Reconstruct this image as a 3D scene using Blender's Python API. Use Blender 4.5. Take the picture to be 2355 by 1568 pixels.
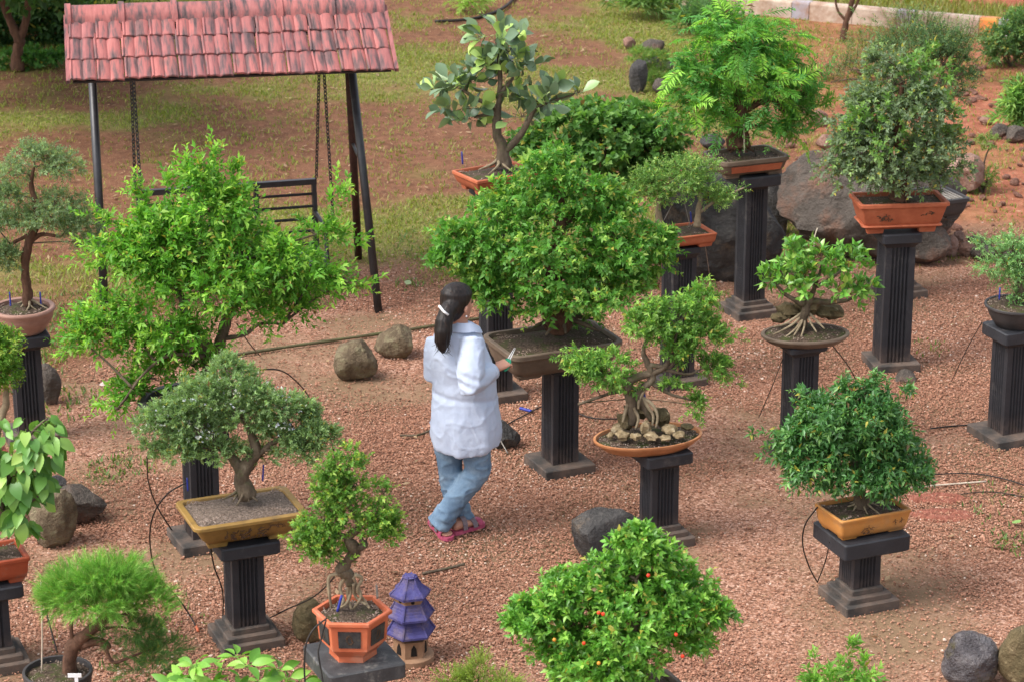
import bpy, bmesh, math, random
import numpy as np
from mathutils import Vector, Matrix, Euler, noise as mnoise

for o in list(bpy.data.objects):
    bpy.data.objects.remove(o, do_unlink=True)
scene = bpy.context.scene
COL = scene.collection
R = math.radians

# ------------------------------------------------------------------ camera
CAM_H, CAM_DEP = 6.2, R(19.0)
FPX, IW, IH = 5800.0, 2355.0, 1568.0          # focal length in pixels of a 2355 px wide picture
cam_d = bpy.data.cameras.new('camera')
cam_d.sensor_width = 36.0
cam_d.lens = 36.0 * FPX / IW
cam_d.clip_start, cam_d.clip_end = 0.1, 500.0
cam_d.dof.use_dof = True
cam_d.dof.focus_distance = 15.6
cam_d.dof.aperture_fstop = 5.0
cam = bpy.data.objects.new('camera', cam_d)
COL.objects.link(cam)
cam.location = (0, 0, CAM_H)
cam.rotation_euler = (math.pi / 2 - CAM_DEP, 0, 0)
scene.camera = cam

# ------------------------------------------------------------------ sky, sun, exposure
SUN_V = Vector((-0.75, -0.30, 1.05)).normalized()
world = bpy.data.worlds.new('World')
scene.world = world
world.use_nodes = True
wn, wl = world.node_tree.nodes, world.node_tree.links
sky = wn.new('ShaderNodeTexSky')
sky.sky_type = 'NISHITA'
sky.sun_disc = False
sky.sun_elevation = math.asin(SUN_V.z)
sky.sun_rotation = math.atan2(SUN_V.x, SUN_V.y)
sky.air_density, sky.dust_density = 1.0, 4.0
hs = wn.new('ShaderNodeHueSaturation')
hs.inputs['Saturation'].default_value = 0.42
wl.new(sky.outputs[0], hs.inputs['Color'])
bg = wn['Background']
wl.new(hs.outputs[0], bg.inputs['Color'])
bg.inputs['Strength'].default_value = 0.15
sun_d = bpy.data.lights.new('sun', 'SUN')
sun_d.energy = 0.95
sun_d.angle = R(28)
sun_d.color = (1.0, 0.97, 0.92)
sun = bpy.data.objects.new('sun', sun_d)
COL.objects.link(sun)
sun.rotation_euler = SUN_V.to_track_quat('Z', 'Y').to_euler()
scene.view_settings.view_transform = 'Standard'
scene.view_settings.look = 'None'
scene.view_settings.gamma = 1.0
scene.view_settings.exposure = 1.26
scene.cycles.max_bounces = 5
scene.cycles.diffuse_bounces = 3
scene.cycles.glossy_bounces = 2
scene.cycles.transmission_bounces = 3

# ------------------------------------------------------------------ places on the ground
CS, SN = math.cos(CAM_DEP), math.sin(CAM_DEP)
def PT(px, py, y):
    """point of the garden at distance y along the sight line through px, py"""
    a, b = (px - IW / 2) / FPX, (IH / 2 - py) / FPX
    dy, dz = CS + b * SN, -SN + b * CS
    t = y / dy
    return Vector((a * t, y, CAM_H + dz * t))
def G(px, py, z=0.0):
    b = (IH / 2 - py) / FPX
    dy, dz = CS + b * SN, -SN + b * CS
    t = (z - CAM_H) / dz
    return Vector(((px - IW / 2) / FPX * t, dy * t, z))
def S(p):
    return FPX / (p[1] * CS - (p[2] - CAM_H) * SN)
def PX(x, y, z=0.0):
    d = y * CS - (z - CAM_H) * SN
    return IW / 2 + FPX * x / d, IH / 2 - FPX * (y * SN + (z - CAM_H) * CS) / d

# ------------------------------------------------------------------ object helpers
def tag(o, label=None, cat=None, group=None, kind=None):
    if label: o['label'] = label
    if cat: o['category'] = cat
    if group: o['group'] = group
    if kind: o['kind'] = kind
    return o
def empty(name, loc, label, cat, group=None):
    o = bpy.data.objects.new(name, None)
    COL.objects.link(o)
    o.location = loc
    o.empty_display_size = 0.1
    return tag(o, label, cat, group)
def mesh_np(name, v, tris=None, quads=None, col=None, smooth=False):
    me = bpy.data.meshes.new(name)
    v = np.asarray(v, dtype=np.float32)
    nt = 0 if tris is None else len(tris)
    nq = 0 if quads is None else len(quads)
    me.vertices.add(len(v))
    me.vertices.foreach_set('co', v.ravel())
    idx, starts = [], []
    if nt:
        idx.append(np.asarray(tris, np.int32).ravel()); starts.append(np.arange(nt) * 3)
    if nq:
        idx.append(np.asarray(quads, np.int32).ravel()); starts.append(nt * 3 + np.arange(nq) * 4)
    idx = np.concatenate(idx)
    me.loops.add(len(idx))
    me.polygons.add(nt + nq)
    me.loops.foreach_set('vertex_index', idx)
    me.polygons.foreach_set('loop_start', np.concatenate(starts).astype(np.int32))
    if smooth:
        me.polygons.foreach_set('use_smooth', np.ones(nt + nq, dtype=bool))
    me.update(calc_edges=True)
    if col is not None:
        a = me.color_attributes.new('Col', 'FLOAT_COLOR', 'POINT')
        c = np.ones((len(v), 4), np.float32); c[:, :3] = col
        a.data.foreach_set('color', c.ravel())
    return me
def add(name, me, mat, parent=None):
    o = bpy.data.objects.new(name, me)
    COL.objects.link(o)
    if mat is not None and not me.materials:
        me.materials.append(mat)
    if parent is not None:
        o.parent = parent
    return o

class MB:
    """collects shapes in world coordinates, built as one mesh"""
    def __init__(self): self.v, self.f = [], []
    def put(self, vs, fs):
        n = len(self.v)
        self.v += [tuple(p) for p in vs]
        self.f += [tuple(i + n for i in f) for f in fs]
    def loft(self, rings, caps=(True, True), closed=True):
        n = len(rings[0]); vs = [p for r in rings for p in r]; fs = []
        m = n if closed else n - 1
        for k in range(len(rings) - 1):
            for i in range(m):
                j = (i + 1) % n
                fs.append((k * n + i, k * n + j, (k + 1) * n + j, (k + 1) * n + i))
        if caps[0]: fs.append(tuple(range(n - 1, -1, -1)))
        if caps[1]: fs.append(tuple((len(rings) - 1) * n + i for i in range(n)))
        self.put(vs, fs)
    def box(self, c, size, rot=0.0, m=None):
        hx, hy, hz = size[0] / 2, size[1] / 2, size[2] / 2
        vs = [Vector((x, y, z)) for z in (-hz, hz) for x, y in ((-hx, -hy), (hx, -hy), (hx, hy), (-hx, hy))]
        mm = m if m is not None else Matrix.Rotation(rot, 3, 'Z')
        vs = [mm @ p + Vector(c) for p in vs]
        self.put(vs, [(3, 2, 1, 0), (4, 5, 6, 7), (0, 1, 5, 4), (1, 2, 6, 5), (2, 3, 7, 6), (3, 0, 4, 7)])
    def tube(self, pts, rad, n=6, cap=True, flat=None):
        pts = [Vector(p) for p in pts]
        if not hasattr(rad, '__len__'): rad = [rad] * len(pts)
        rings = []; up = None
        for i, p in enumerate(pts):
            t = (pts[min(i + 1, len(pts) - 1)] - pts[max(i - 1, 0)])
            t = t.normalized() if t.length > 1e-9 else Vector((0, 0, 1))
            if up is None:
                up = t.cross(Vector((0.3, 0.9, 0.2)) if abs(t.y) < 0.9 else Vector((1, 0, 0))).normalized()
            else:
                up = (up - t * up.dot(t)); up = up.normalized() if up.length > 1e-6 else t.orthogonal().normalized()
            w = t.cross(up)
            rings.append([p + (up * math.cos(2 * math.pi * k / n) + w * math.sin(2 * math.pi * k / n)) * rad[i] for k in range(n)])
        self.loft(rings, (cap, cap))
    def build(self, name, mat, parent=None, smooth=False, world=True):
        off = np.array(parent_world(parent)) if (parent is not None and world) else np.zeros(3)
        me = bpy.data.meshes.new(name)
        me.from_pydata([tuple(np.array(p) - off) for p in self.v], [], self.f)
        if smooth:
            me.polygons.foreach_set('use_smooth', np.ones(len(me.polygons), dtype=bool))
        me.update()
        return add(name, me, mat, parent)
def parent_world(o):
    v = Vector((0, 0, 0))
    while o is not None:
        v += o.location; o = o.parent
    return v
def shade_angle(o, deg=35):
    me = o.data
    me.polygons.foreach_set('use_smooth', np.ones(len(me.polygons), dtype=bool))
    bm = bmesh.new(); bm.from_mesh(me)
    for e in bm.edges:
        if len(e.link_faces) == 2 and e.calc_face_angle(0) > R(deg): e.smooth = False
    bm.to_mesh(me); bm.free()
    return o
def spline(pts, n=8):
    """Catmull-Rom through the points"""
    pts = [Vector(p) for p in pts]
    if len(pts) < 3:
        return [pts[0].lerp(pts[-1], i / n) for i in range(n + 1)]
    out = []
    q = [pts[0] * 2 - pts[1]] + pts + [pts[-1] * 2 - pts[-2]]
    for i in range(1, len(q) - 2):
        for k in range(n):
            t = k / n
            out.append(0.5 * ((2 * q[i]) + (q[i + 1] - q[i - 1]) * t + (2 * q[i - 1] - 5 * q[i] + 4 * q[i + 1] - q[i + 2]) * t * t
                              + (-q[i - 1] + 3 * q[i] - 3 * q[i + 1] + q[i + 2]) * t ** 3))
    out.append(pts[-1])
    return out
def lin(a, n):
    """resample a list of numbers to n values"""
    return list(np.interp(np.linspace(0, 1, n), np.linspace(0, 1, len(a)), a))

# ------------------------------------------------------------------ materials
def nodes(name):
    m = bpy.data.materials.new(name); m.use_nodes = True
    return m, m.node_tree.nodes, m.node_tree.links, m.node_tree.nodes['Principled BSDF']
def ramp(nd, stops):
    r = nd.new('ShaderNodeValToRGB')
    el = r.color_ramp.elements
    while len(el) < len(stops): el.new(0.5)
    for e, (p, c) in zip(el, stops):
        e.position = p; e.color = (*c, 1)
    return r
def stone_mat(name, stops, scale=6.0, rough=0.8, bump=0.3, bscale=40.0, coat=None, spec=0.3, streak=None, detail=6.0, bdist=0.01, dust=None):
    m, nd, lk, bs = nodes(name)
    tc = nd.new('ShaderNodeTexCoord')
    vec = tc.outputs['Object']
    if streak:
        mp = nd.new('ShaderNodeMapping'); mp.inputs['Scale'].default_value = streak
        lk.new(vec, mp.inputs['Vector']); vec2 = mp.outputs[0]
    else: vec2 = vec
    n1 = nd.new('ShaderNodeTexNoise'); n1.inputs['Scale'].default_value = scale; n1.inputs['Detail'].default_value = detail
    n1.inputs['Roughness'].default_value = 0.65
    lk.new(vec2, n1.inputs['Vector'])
    r = ramp(nd, stops); lk.new(n1.outputs['Fac'], r.inputs['Fac'])
    out = r.outputs['Color']
    if coat:       # second layer (dust, moss, lichen) in patches of its own
        colr, sc, lo, hi = coat
        n2 = nd.new('ShaderNodeTexNoise'); n2.inputs['Scale'].default_value = sc; n2.inputs['Detail'].default_value = 8
        n2.inputs['Roughness'].default_value = 0.7
        lk.new(vec, n2.inputs['Vector'])
        mr = nd.new('ShaderNodeMapRange'); mr.inputs['From Min'].default_value = lo; mr.inputs['From Max'].default_value = hi
        lk.new(n2.outputs['Fac'], mr.inputs['Value'])
        mx = nd.new('ShaderNodeMix'); mx.data_type = 'RGBA'
        lk.new(mr.outputs[0], mx.inputs['Factor']); lk.new(out, mx.inputs[6]); mx.inputs[7].default_value = (*colr, 1)
        out = mx.outputs[2]
    if dust:       # soil splashed on the lowest part
        sx = nd.new('ShaderNodeSeparateXYZ'); lk.new(vec, sx.inputs[0])
        m1 = nd.new('ShaderNodeMapRange'); m1.inputs['From Min'].default_value = dust[1]; m1.inputs['From Max'].default_value = 0.03
        lk.new(sx.outputs['Z'], m1.inputs['Value'])
        n3 = nd.new('ShaderNodeTexNoise'); n3.inputs['Scale'].default_value = 14; n3.inputs['Detail'].default_value = 8; n3.inputs['Roughness'].default_value = 0.75
        lk.new(vec, n3.inputs['Vector'])
        m2 = nd.new('ShaderNodeMapRange'); m2.inputs['From Min'].default_value = 0.35; m2.inputs['From Max'].default_value = 0.65; lk.new(n3.outputs['Fac'], m2.inputs['Value'])
        mm = nd.new('ShaderNodeMath'); mm.operation = 'MULTIPLY'; lk.new(m1.outputs[0], mm.inputs[0]); lk.new(m2.outputs[0], mm.inputs[1])
        mx = nd.new('ShaderNodeMix'); mx.data_type = 'RGBA'
        lk.new(mm.outputs[0], mx.inputs['Factor']); lk.new(out, mx.inputs[6]); mx.inputs[7].default_value = (*dust[0], 1)
        out = mx.outputs[2]
    lk.new(out, bs.inputs['Base Color'])
    bs.inputs['Roughness'].default_value = rough
    bs.inputs['Specular IOR Level'].default_value = spec
    if bump:
        nb = nd.new('ShaderNodeTexNoise'); nb.inputs['Scale'].default_value = bscale; nb.inputs['Detail'].default_value = 5
        lk.new(vec, nb.inputs['Vector'])
        b = nd.new('ShaderNodeBump'); b.inputs['Strength'].default_value = bump; b.inputs['Distance'].default_value = bdist
        nb.inputs['Roughness'].default_value = 0.65
        lk.new(nb.outputs['Fac'], b.inputs['Height']); lk.new(b.outputs[0], bs.inputs['Normal'])
    return m
def leaf_mat(name, rough=0.5, trans=0.46, spec=0.35, obj_random=None):
    """leaf: colour from the mesh attribute, or from a per-object random mix of two colours"""
    m, nd, lk, bs = nodes(name)
    if obj_random:
        oi = nd.new('ShaderNodeObjectInfo')
        r = ramp(nd, obj_random); lk.new(oi.outputs['Random'], r.inputs['Fac']); c = r.outputs['Color']
    else:
        at = nd.new('ShaderNodeAttribute'); at.attribute_name = 'Col'; c = at.outputs['Color']
    lk.new(c, bs.inputs['Base Color'])
    bs.inputs['Roughness'].default_value = rough
    bs.inputs['Specular IOR Level'].default_value = spec
    tr = nd.new('ShaderNodeBsdfTranslucent')
    g = nd.new('ShaderNodeMix'); g.data_type = 'RGBA'; g.blend_type = 'MULTIPLY'; g.inputs['Factor'].default_value = 1.0
    lk.new(c, g.inputs[6]); g.inputs[7].default_value = (1.25, 1.3, 0.6, 1)
    lk.new(g.outputs[2], tr.inputs['Color'])
    ms = nd.new('ShaderNodeMixShader'); ms.inputs[0].default_value = trans
    lk.new(bs.outputs[0], ms.inputs[1]); lk.new(tr.outputs[0], ms.inputs[2])
    lk.new(ms.outputs[0], nd['Material Output'].inputs['Surface'])
    return m
def attr_mat(name, attr='Col', rough=0.8, spec=0.2):
    m, nd, lk, bs = nodes(name)
    at = nd.new('ShaderNodeAttribute'); at.attribute_name = attr
    lk.new(at.outputs['Color'], bs.inputs['Base Color'])
    bs.inputs['Roughness'].default_value = rough
    bs.inputs['Specular IOR Level'].default_value = spec
    return m

MT = {}
MT['leaf'] = leaf_mat('leaf')
MT['leaf_gloss'] = leaf_mat('glossy leaf', rough=0.34, trans=0.34, spec=0.45)
MT['needle'] = leaf_mat('needle', rough=0.6, trans=0.35, spec=0.2)
MT['bark'] = stone_mat('grey brown bark', [(0.3, (0.055, 0.04, 0.028)), (0.55, (0.12, 0.09, 0.06)), (0.75, (0.2, 0.165, 0.12))], 22, 0.9, 0.8, 60, streak=(1, 1, 0.35), coat=((0.07, 0.09, 0.03), 9, 0.55, 0.7))
MT['bark_red'] = stone_mat('red brown bark', [(0.3, (0.05, 0.025, 0.016)), (0.6, (0.13, 0.065, 0.04)), (0.8, (0.22, 0.13, 0.09))], 25, 0.9, 0.8, 60, streak=(1, 1, 0.3))
MT['bark_pale'] = stone_mat('pale root bark', [(0.3, (0.16, 0.12, 0.075)), (0.6, (0.3, 0.24, 0.155)), (0.8, (0.42, 0.36, 0.26))], 20, 0.85, 0.5, 50)
MT['ped'] = stone_mat('black painted concrete', [(0.3, (0.015, 0.0155, 0.019)), (0.6, (0.026, 0.027, 0.032)), (0.8, (0.045, 0.045, 0.05))], 7, 0.55, 0.25, 70, coat=((0.12, 0.108, 0.10), 6, 0.56, 0.84), spec=0.38, detail=9, dust=((0.12, 0.08, 0.062), .2))
MT['ped_base'] = stone_mat('dusty black concrete base', [(0.3, (0.035, 0.032, 0.03)), (0.6, (0.07, 0.06, 0.053)), (0.8, (0.11, 0.092, 0.08))], 8, 0.85, 0.4, 60, coat=((0.15, 0.105, 0.08), 5, 0.42, 0.66), detail=9)
MT['slab_worn'] = stone_mat('worn black slab', [(0.3, (0.03, 0.03, 0.032)), (0.55, (0.06, 0.06, 0.062)), (0.8, (0.12, 0.12, 0.118))], 8, 0.6, 0.3, 60, coat=((0.22, 0.21, 0.19), 9, 0.56, 0.72))
MT['terracotta'] = stone_mat('terracotta', [(0.3, (0.30, 0.075, 0.035)), (0.6, (0.42, 0.12, 0.055)), (0.8, (0.5, 0.17, 0.09))], 9, 0.65, 0.15, 80)
MT['orange_pot'] = stone_mat('orange plastic pot', [(0.3, (0.40, 0.095, 0.04)), (0.5, (0.5, 0.13, 0.06)), (0.7, (0.56, 0.17, 0.08))], 7, 0.55, 0.1, 60, coat=((0.42, 0.24, 0.17), 6, 0.52, 0.78), detail=9)
MT['red_pot'] = stone_mat('red glazed pot', [(0.3, (0.24, 0.045, 0.02)), (0.6, (0.33, 0.07, 0.03)), (0.8, (0.36, 0.1, 0.05))], 8, 0.5, 0.1, 60, coat=((0.2, 0.12, 0.09), 7, 0.6, 0.75))
MT['ochre_pot'] = stone_mat('ochre glazed pot', [(0.3, (0.2, 0.115, 0.028)), (0.6, (0.29, 0.17, 0.045)), (0.8, (0.36, 0.225, 0.075))], 7, 0.48, 0.15, 50, coat=((0.15, 0.09, 0.035), 9, 0.5, 0.72), spec=0.45, detail=10)
MT['amber_pot'] = stone_mat('amber glazed pot', [(0.3, (0.42, 0.175, 0.04)), (0.6, (0.53, 0.235, 0.06)), (0.8, (0.58, 0.28, 0.09))], 6, 0.5, 0.1, 50, spec=0.4, coat=((0.36, 0.2, 0.09), 7, 0.5, 0.75), detail=9)
MT['brown_pot'] = stone_mat('grey brown glazed pot', [(0.3, (0.09, 0.065, 0.045)), (0.6, (0.145, 0.105, 0.075)), (0.8, (0.2, 0.15, 0.11))], 6, 0.55, 0.15, 50, coat=((0.18, 0.15, 0.1), 5, 0.58, 0.75))
MT['dark_pot'] = stone_mat('dark grey pot', [(0.3, (0.03, 0.028, 0.028)), (0.6, (0.055, 0.05, 0.05)), (0.8, (0.09, 0.08, 0.078))], 6, 0.55, 0.15, 50)
MT['pink_pot'] = stone_mat('pinkish brown stoneware', [(0.3, (0.22, 0.115, 0.085)), (0.6, (0.33, 0.19, 0.145)), (0.8, (0.43, 0.27, 0.2))], 5, 0.55, 0.15, 50, streak=(1, 1, 3))
MT['tray'] = stone_mat('oval clay tray', [(0.3, (0.33, 0.13, 0.05)), (0.6, (0.46, 0.2, 0.09)), (0.8, (0.55, 0.28, 0.15))], 7, 0.55, 0.1, 60, coat=((0.2, 0.1, 0.04), 9, 0.58, 0.75))
MT['motif_dark'] = stone_mat('dark relief motif', [(0.3, (0.045, 0.026, 0.015)), (0.8, (0.11, 0.06, 0.033))], 20, 0.7, 0.0)
MT['inset'] = stone_mat('dark inset panel', [(0.3, (0.022, 0.022, 0.024)), (0.6, (0.045, 0.044, 0.043)), (0.8, (0.10, 0.09, 0.06))], 22, 0.6, 0.5, 60)
MT['soil'] = stone_mat('potting soil', [(0.3, (0.025, 0.017, 0.012)), (0.5, (0.07, 0.045, 0.03)), (0.65, (0.14, 0.1, 0.075)), (0.8, (0.3, 0.24, 0.2))], 70, 0.95, 1.0, 90, coat=((0.05, 0.06, 0.015), 12, 0.5, 0.62))
MT['iron'] = stone_mat('black painted iron', [(0.3, (0.012, 0.012, 0.014)), (0.7, (0.03, 0.03, 0.033))], 12, 0.4, 0.1, 60, coat=((0.07, 0.035, 0.022), 10, 0.62, 0.76), spec=0.5)
MT['rust'] = stone_mat('rusty iron', [(0.3, (0.03, 0.016, 0.013)), (0.7, (0.085, 0.035, 0.025))], 14, 0.8, 0.2, 60)
MT['tile'] = None
MT['rubber'] = stone_mat('black tubing', [(0.3, (0.01, 0.009, 0.008)), (0.7, (0.025, 0.02, 0.017))], 20, 0.5, 0.0)
MT['grey_tube'] = stone_mat('grey thin line', [(0.3, (0.16, 0.14, 0.12)), (0.7, (0.3, 0.27, 0.24))], 20, 0.6, 0.0)
MT['pale_stick'] = stone_mat('pale stick', [(0.3, (0.38, 0.3, 0.22)), (0.7, (0.6, 0.52, 0.42))], 20, 0.7, 0.1)
MT['blue_tie'] = stone_mat('blue plastic', [(0.3, (0.02, 0.03, 0.22)), (0.7, (0.04, 0.06, 0.36))], 10, 0.4, 0.0)
MT['white'] = stone_mat('white plastic', [(0.3, (0.72, 0.72, 0.72)), (0.7, (0.82, 0.82, 0.82))], 10, 0.4, 0.0)
MT['purple'] = stone_mat('violet painted clay', [(0.3, (0.035, 0.03, 0.11)), (0.55, (0.058, 0.053, 0.18)), (0.8, (0.10, 0.098, 0.24))], 12, 0.7, 0.35, 60, coat=((0.14, 0.105, 0.13), 10, 0.48, 0.72), detail=10)
MT['clay'] = stone_mat('buff clay', [(0.3, (0.2, 0.11, 0.06)), (0.6, (0.3, 0.175, 0.105)), (0.8, (0.38, 0.25, 0.165))], 9, 0.8, 0.2, 60)
MT['black'] = stone_mat('dark opening', [(0.3, (0.008, 0.006, 0.005)), (0.7, (0.014, 0.011, 0.009))], 10, 0.9, 0.0)
MT['rock_brown'] = stone_mat('brown lichen rock', [(0.25, (0.05, 0.035, 0.02)), (0.5, (0.135, 0.098, 0.06)), (0.75, (0.23, 0.18, 0.12))], 7, 0.9, 1.0, 25, coat=((0.19, 0.165, 0.095), 14, 0.5, 0.66), detail=10, bdist=.04)
MT['rock_dark'] = stone_mat('dark basalt', [(0.25, (0.025, 0.024, 0.025)), (0.5, (0.06, 0.056, 0.054)), (0.75, (0.12, 0.11, 0.1))], 6, 0.85, 1.0, 22, coat=((0.16, 0.12, 0.085), 5, 0.54, 0.68), detail=10, bdist=.05)
MT['rock_grey'] = stone_mat('grey brown boulder', [(0.25, (0.04, 0.032, 0.026)), (0.5, (0.09, 0.074, 0.062)), (0.75, (0.16, 0.135, 0.115))], 3.5, 0.9, 0.9, 18, coat=((0.17, 0.09, 0.06), 2.2, 0.5, 0.66), detail=12, bdist=.06)
MT['rock_wet'] = stone_mat('glistening dark rock', [(0.25, (0.03, 0.026, 0.03)), (0.5, (0.085, 0.075, 0.08)), (0.75, (0.22, 0.2, 0.2))], 11, 0.28, 1.0, 34, coat=((0.10, 0.085, 0.025), 7, 0.55, 0.68), spec=0.6, bdist=.05)
MT['rock_red'] = stone_mat('reddish field stone', [(0.25, (0.13, 0.065, 0.045)), (0.5, (0.24, 0.14, 0.105)), (0.75, (0.4, 0.3, 0.25))], 6, 0.9, 0.8, 25, bdist=.04)
MT['rock_moss'] = stone_mat('mossy rock', [(0.25, (0.05, 0.045, 0.02)), (0.5, (0.12, 0.09, 0.045)), (0.75, (0.2, 0.15, 0.085))], 8, 0.9, 0.8, 25, coat=((0.33, 0.27, 0.15), 16, 0.6, 0.7), bdist=.04)
MT['timber'] = stone_mat('mossy timber edging', [(0.3, (0.06, 0.05, 0.025)), (0.6, (0.11, 0.1, 0.05)), (0.8, (0.17, 0.14, 0.085))], 12, 0.9, 0.6, 50, coat=((0.06, 0.08, 0.02), 6, 0.5, 0.7))
MT['skin'] = stone_mat('skin', [(0.3, (0.42, 0.2, 0.135)), (0.7, (0.52, 0.27, 0.19))], 8, 0.5, 0.05, 60)
MT['denim'] = None

def tile_mat():
    m, nd, lk, bs = nodes('weathered pink clay tile')
    tc = nd.new('ShaderNodeTexCoord'); oi = nd.new('ShaderNodeObjectInfo')
    mp = nd.new('ShaderNodeMapping'); mp.inputs['Scale'].default_value = (26, 3.0, 8)
    ad = nd.new('ShaderNodeVectorMath'); ad.operation = 'ADD'
    cx = nd.new('ShaderNodeCombineXYZ')
    mu = nd.new('ShaderNodeMath'); mu.operation = 'MULTIPLY'; mu.inputs[1].default_value = 57.0
    lk.new(oi.outputs['Random'], mu.inputs[0])
    for i in range(3): lk.new(mu.outputs[0], cx.inputs[i])
    lk.new(tc.outputs['Object'], mp.inputs['Vector']); lk.new(mp.outputs[0], ad.inputs[0]); lk.new(cx.outputs[0], ad.inputs[1])
    n1 = nd.new('ShaderNodeTexNoise'); n1.inputs['Scale'].default_value = 1.0; n1.inputs['Detail'].default_value = 7; n1.inputs['Roughness'].default_value = 0.6
    lk.new(ad.outputs[0], n1.inputs['Vector'])
    r = ramp(nd, [(0.32, (0.045, 0.032, 0.033)), (0.45, (0.15, 0.075, 0.072)), (0.53, (0.28, 0.092, 0.084)), (0.72, (0.38, 0.14, 0.125))])
    lk.new(n1.outputs['Fac'], r.inputs['Fac'])
    mx = nd.new('ShaderNodeMix'); mx.data_type = 'RGBA'; mx.blend_type = 'MULTIPLY'; mx.inputs['Factor'].default_value = 0.8
    r2 = ramp(nd, [(0.0, (0.72, 0.72, 0.78)), (0.5, (1.0, 0.95, 0.95)), (1.0, (1.15, 0.98, 0.92))])
    lk.new(oi.outputs['Random'], r2.inputs['Fac'])
    lk.new(r.outputs[0], mx.inputs[6]); lk.new(r2.outputs[0], mx.inputs[7])
    lk.new(mx.outputs[2], bs.inputs['Base Color'])
    bs.inputs['Roughness'].default_value = 0.75
    nb = nd.new('ShaderNodeTexNoise'); nb.inputs['Scale'].default_value = 60
    lk.new(tc.outputs['Object'], nb.inputs['Vector'])
    b = nd.new('ShaderNodeBump'); b.inputs['Strength'].default_value = 0.25; b.inputs['Distance'].default_value = 0.01
    lk.new(nb.outputs['Fac'], b.inputs['Height']); lk.new(b.outputs[0], bs.inputs['Normal'])
    return m
MT['tile'] = tile_mat()

# ================================================================== ground
def sstep(a, b, x):
    t = np.clip((x - a) / (b - a), 0, 1); return t * t * (3 - 2 * t)
_rs = np.random.RandomState(5)
_GR = _rs.rand(64, 64)
def vnoise(x, y, sc):
    """smooth value noise, numpy"""
    x = np.asarray(x) / sc + 100.0; y = np.asarray(y) / sc + 100.0
    xi, yi = np.floor(x).astype(int), np.floor(y).astype(int)
    fx, fy = x - xi, y - yi
    fx, fy = fx * fx * (3 - 2 * fx), fy * fy * (3 - 2 * fy)
    g = lambda a, b: _GR[a % 64, b % 64]
    return (g(xi, yi) * (1 - fx) + g(xi + 1, yi) * fx) * (1 - fy) + (g(xi, yi + 1) * (1 - fx) + g(xi + 1, yi + 1) * fx) * fy
def fbm(x, y, sc):
    return (vnoise(x, y, sc) * 0.5 + vnoise(x + 7.3, y - 3.1, sc * 0.47) * 0.3 + vnoise(x - 2.7, y + 9.4, sc * 0.21) * 0.2)
# edge of the gravel bed, followed along world X: (x, y of the edge)
_edge = [G(px, py) for px, py in [(-400, 1010), (60, 930), (230, 850), (420, 745), (600, 690), (900, 640), (1250, 620), (1600, 640), (1800, 600), (2050, 585), (2200, 580), (2600, 560)]]
EX, EY = [p.x for p in _edge], [p.y for p in _edge]
def zones(x, y):
    """gravel, grass density, bare red soil, each 0..1"""
    x = np.asarray(x, float); y = np.asarray(y, float)
    ed = np.interp(x, EX, EY) + (fbm(x, y, 1.3) - 0.5) * 2.2
    grav = 1 - sstep(-0.55, 0.75, y - ed)
    n = fbm(x, y, 2.1)
    gr = sstep(0.45, 0.63, n) * (1 - grav) * sstep(18.6, 20.5, y)
    red = sstep(2.2, 3.6, x) * sstep(20.2, 21.5, y)
    gr = gr * (1 - 0.75 * red)
    return grav, gr, red
xs = np.concatenate([np.linspace(-90, -9, 14), np.arange(-8.5, 8.6, 0.13), np.linspace(9, 90, 14)])
ys = np.concatenate([np.linspace(-30, 9, 8), np.arange(9.5, 33.5, 0.13), np.linspace(34, 140, 16)])
gx, gy = np.meshgrid(xs, ys)
zg, zgr, zred = zones(gx, gy)
gz = (fbm(gx, gy, 0.9) - 0.5) * 0.05 * (1 - zg) - 0.012
nx, ny = len(xs), len(ys)
ii = np.arange(nx * ny).reshape(ny, nx)
q = np.stack([ii[:-1, :-1], ii[:-1, 1:], ii[1:, 1:], ii[1:, :-1]], -1).reshape(-1, 4)
me = mesh_np('ground', np.stack([gx, gy, gz], -1).reshape(-1, 3), quads=q, col=np.stack([zg, zgr, zred], -1).reshape(-1, 3), smooth=True)
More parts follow.
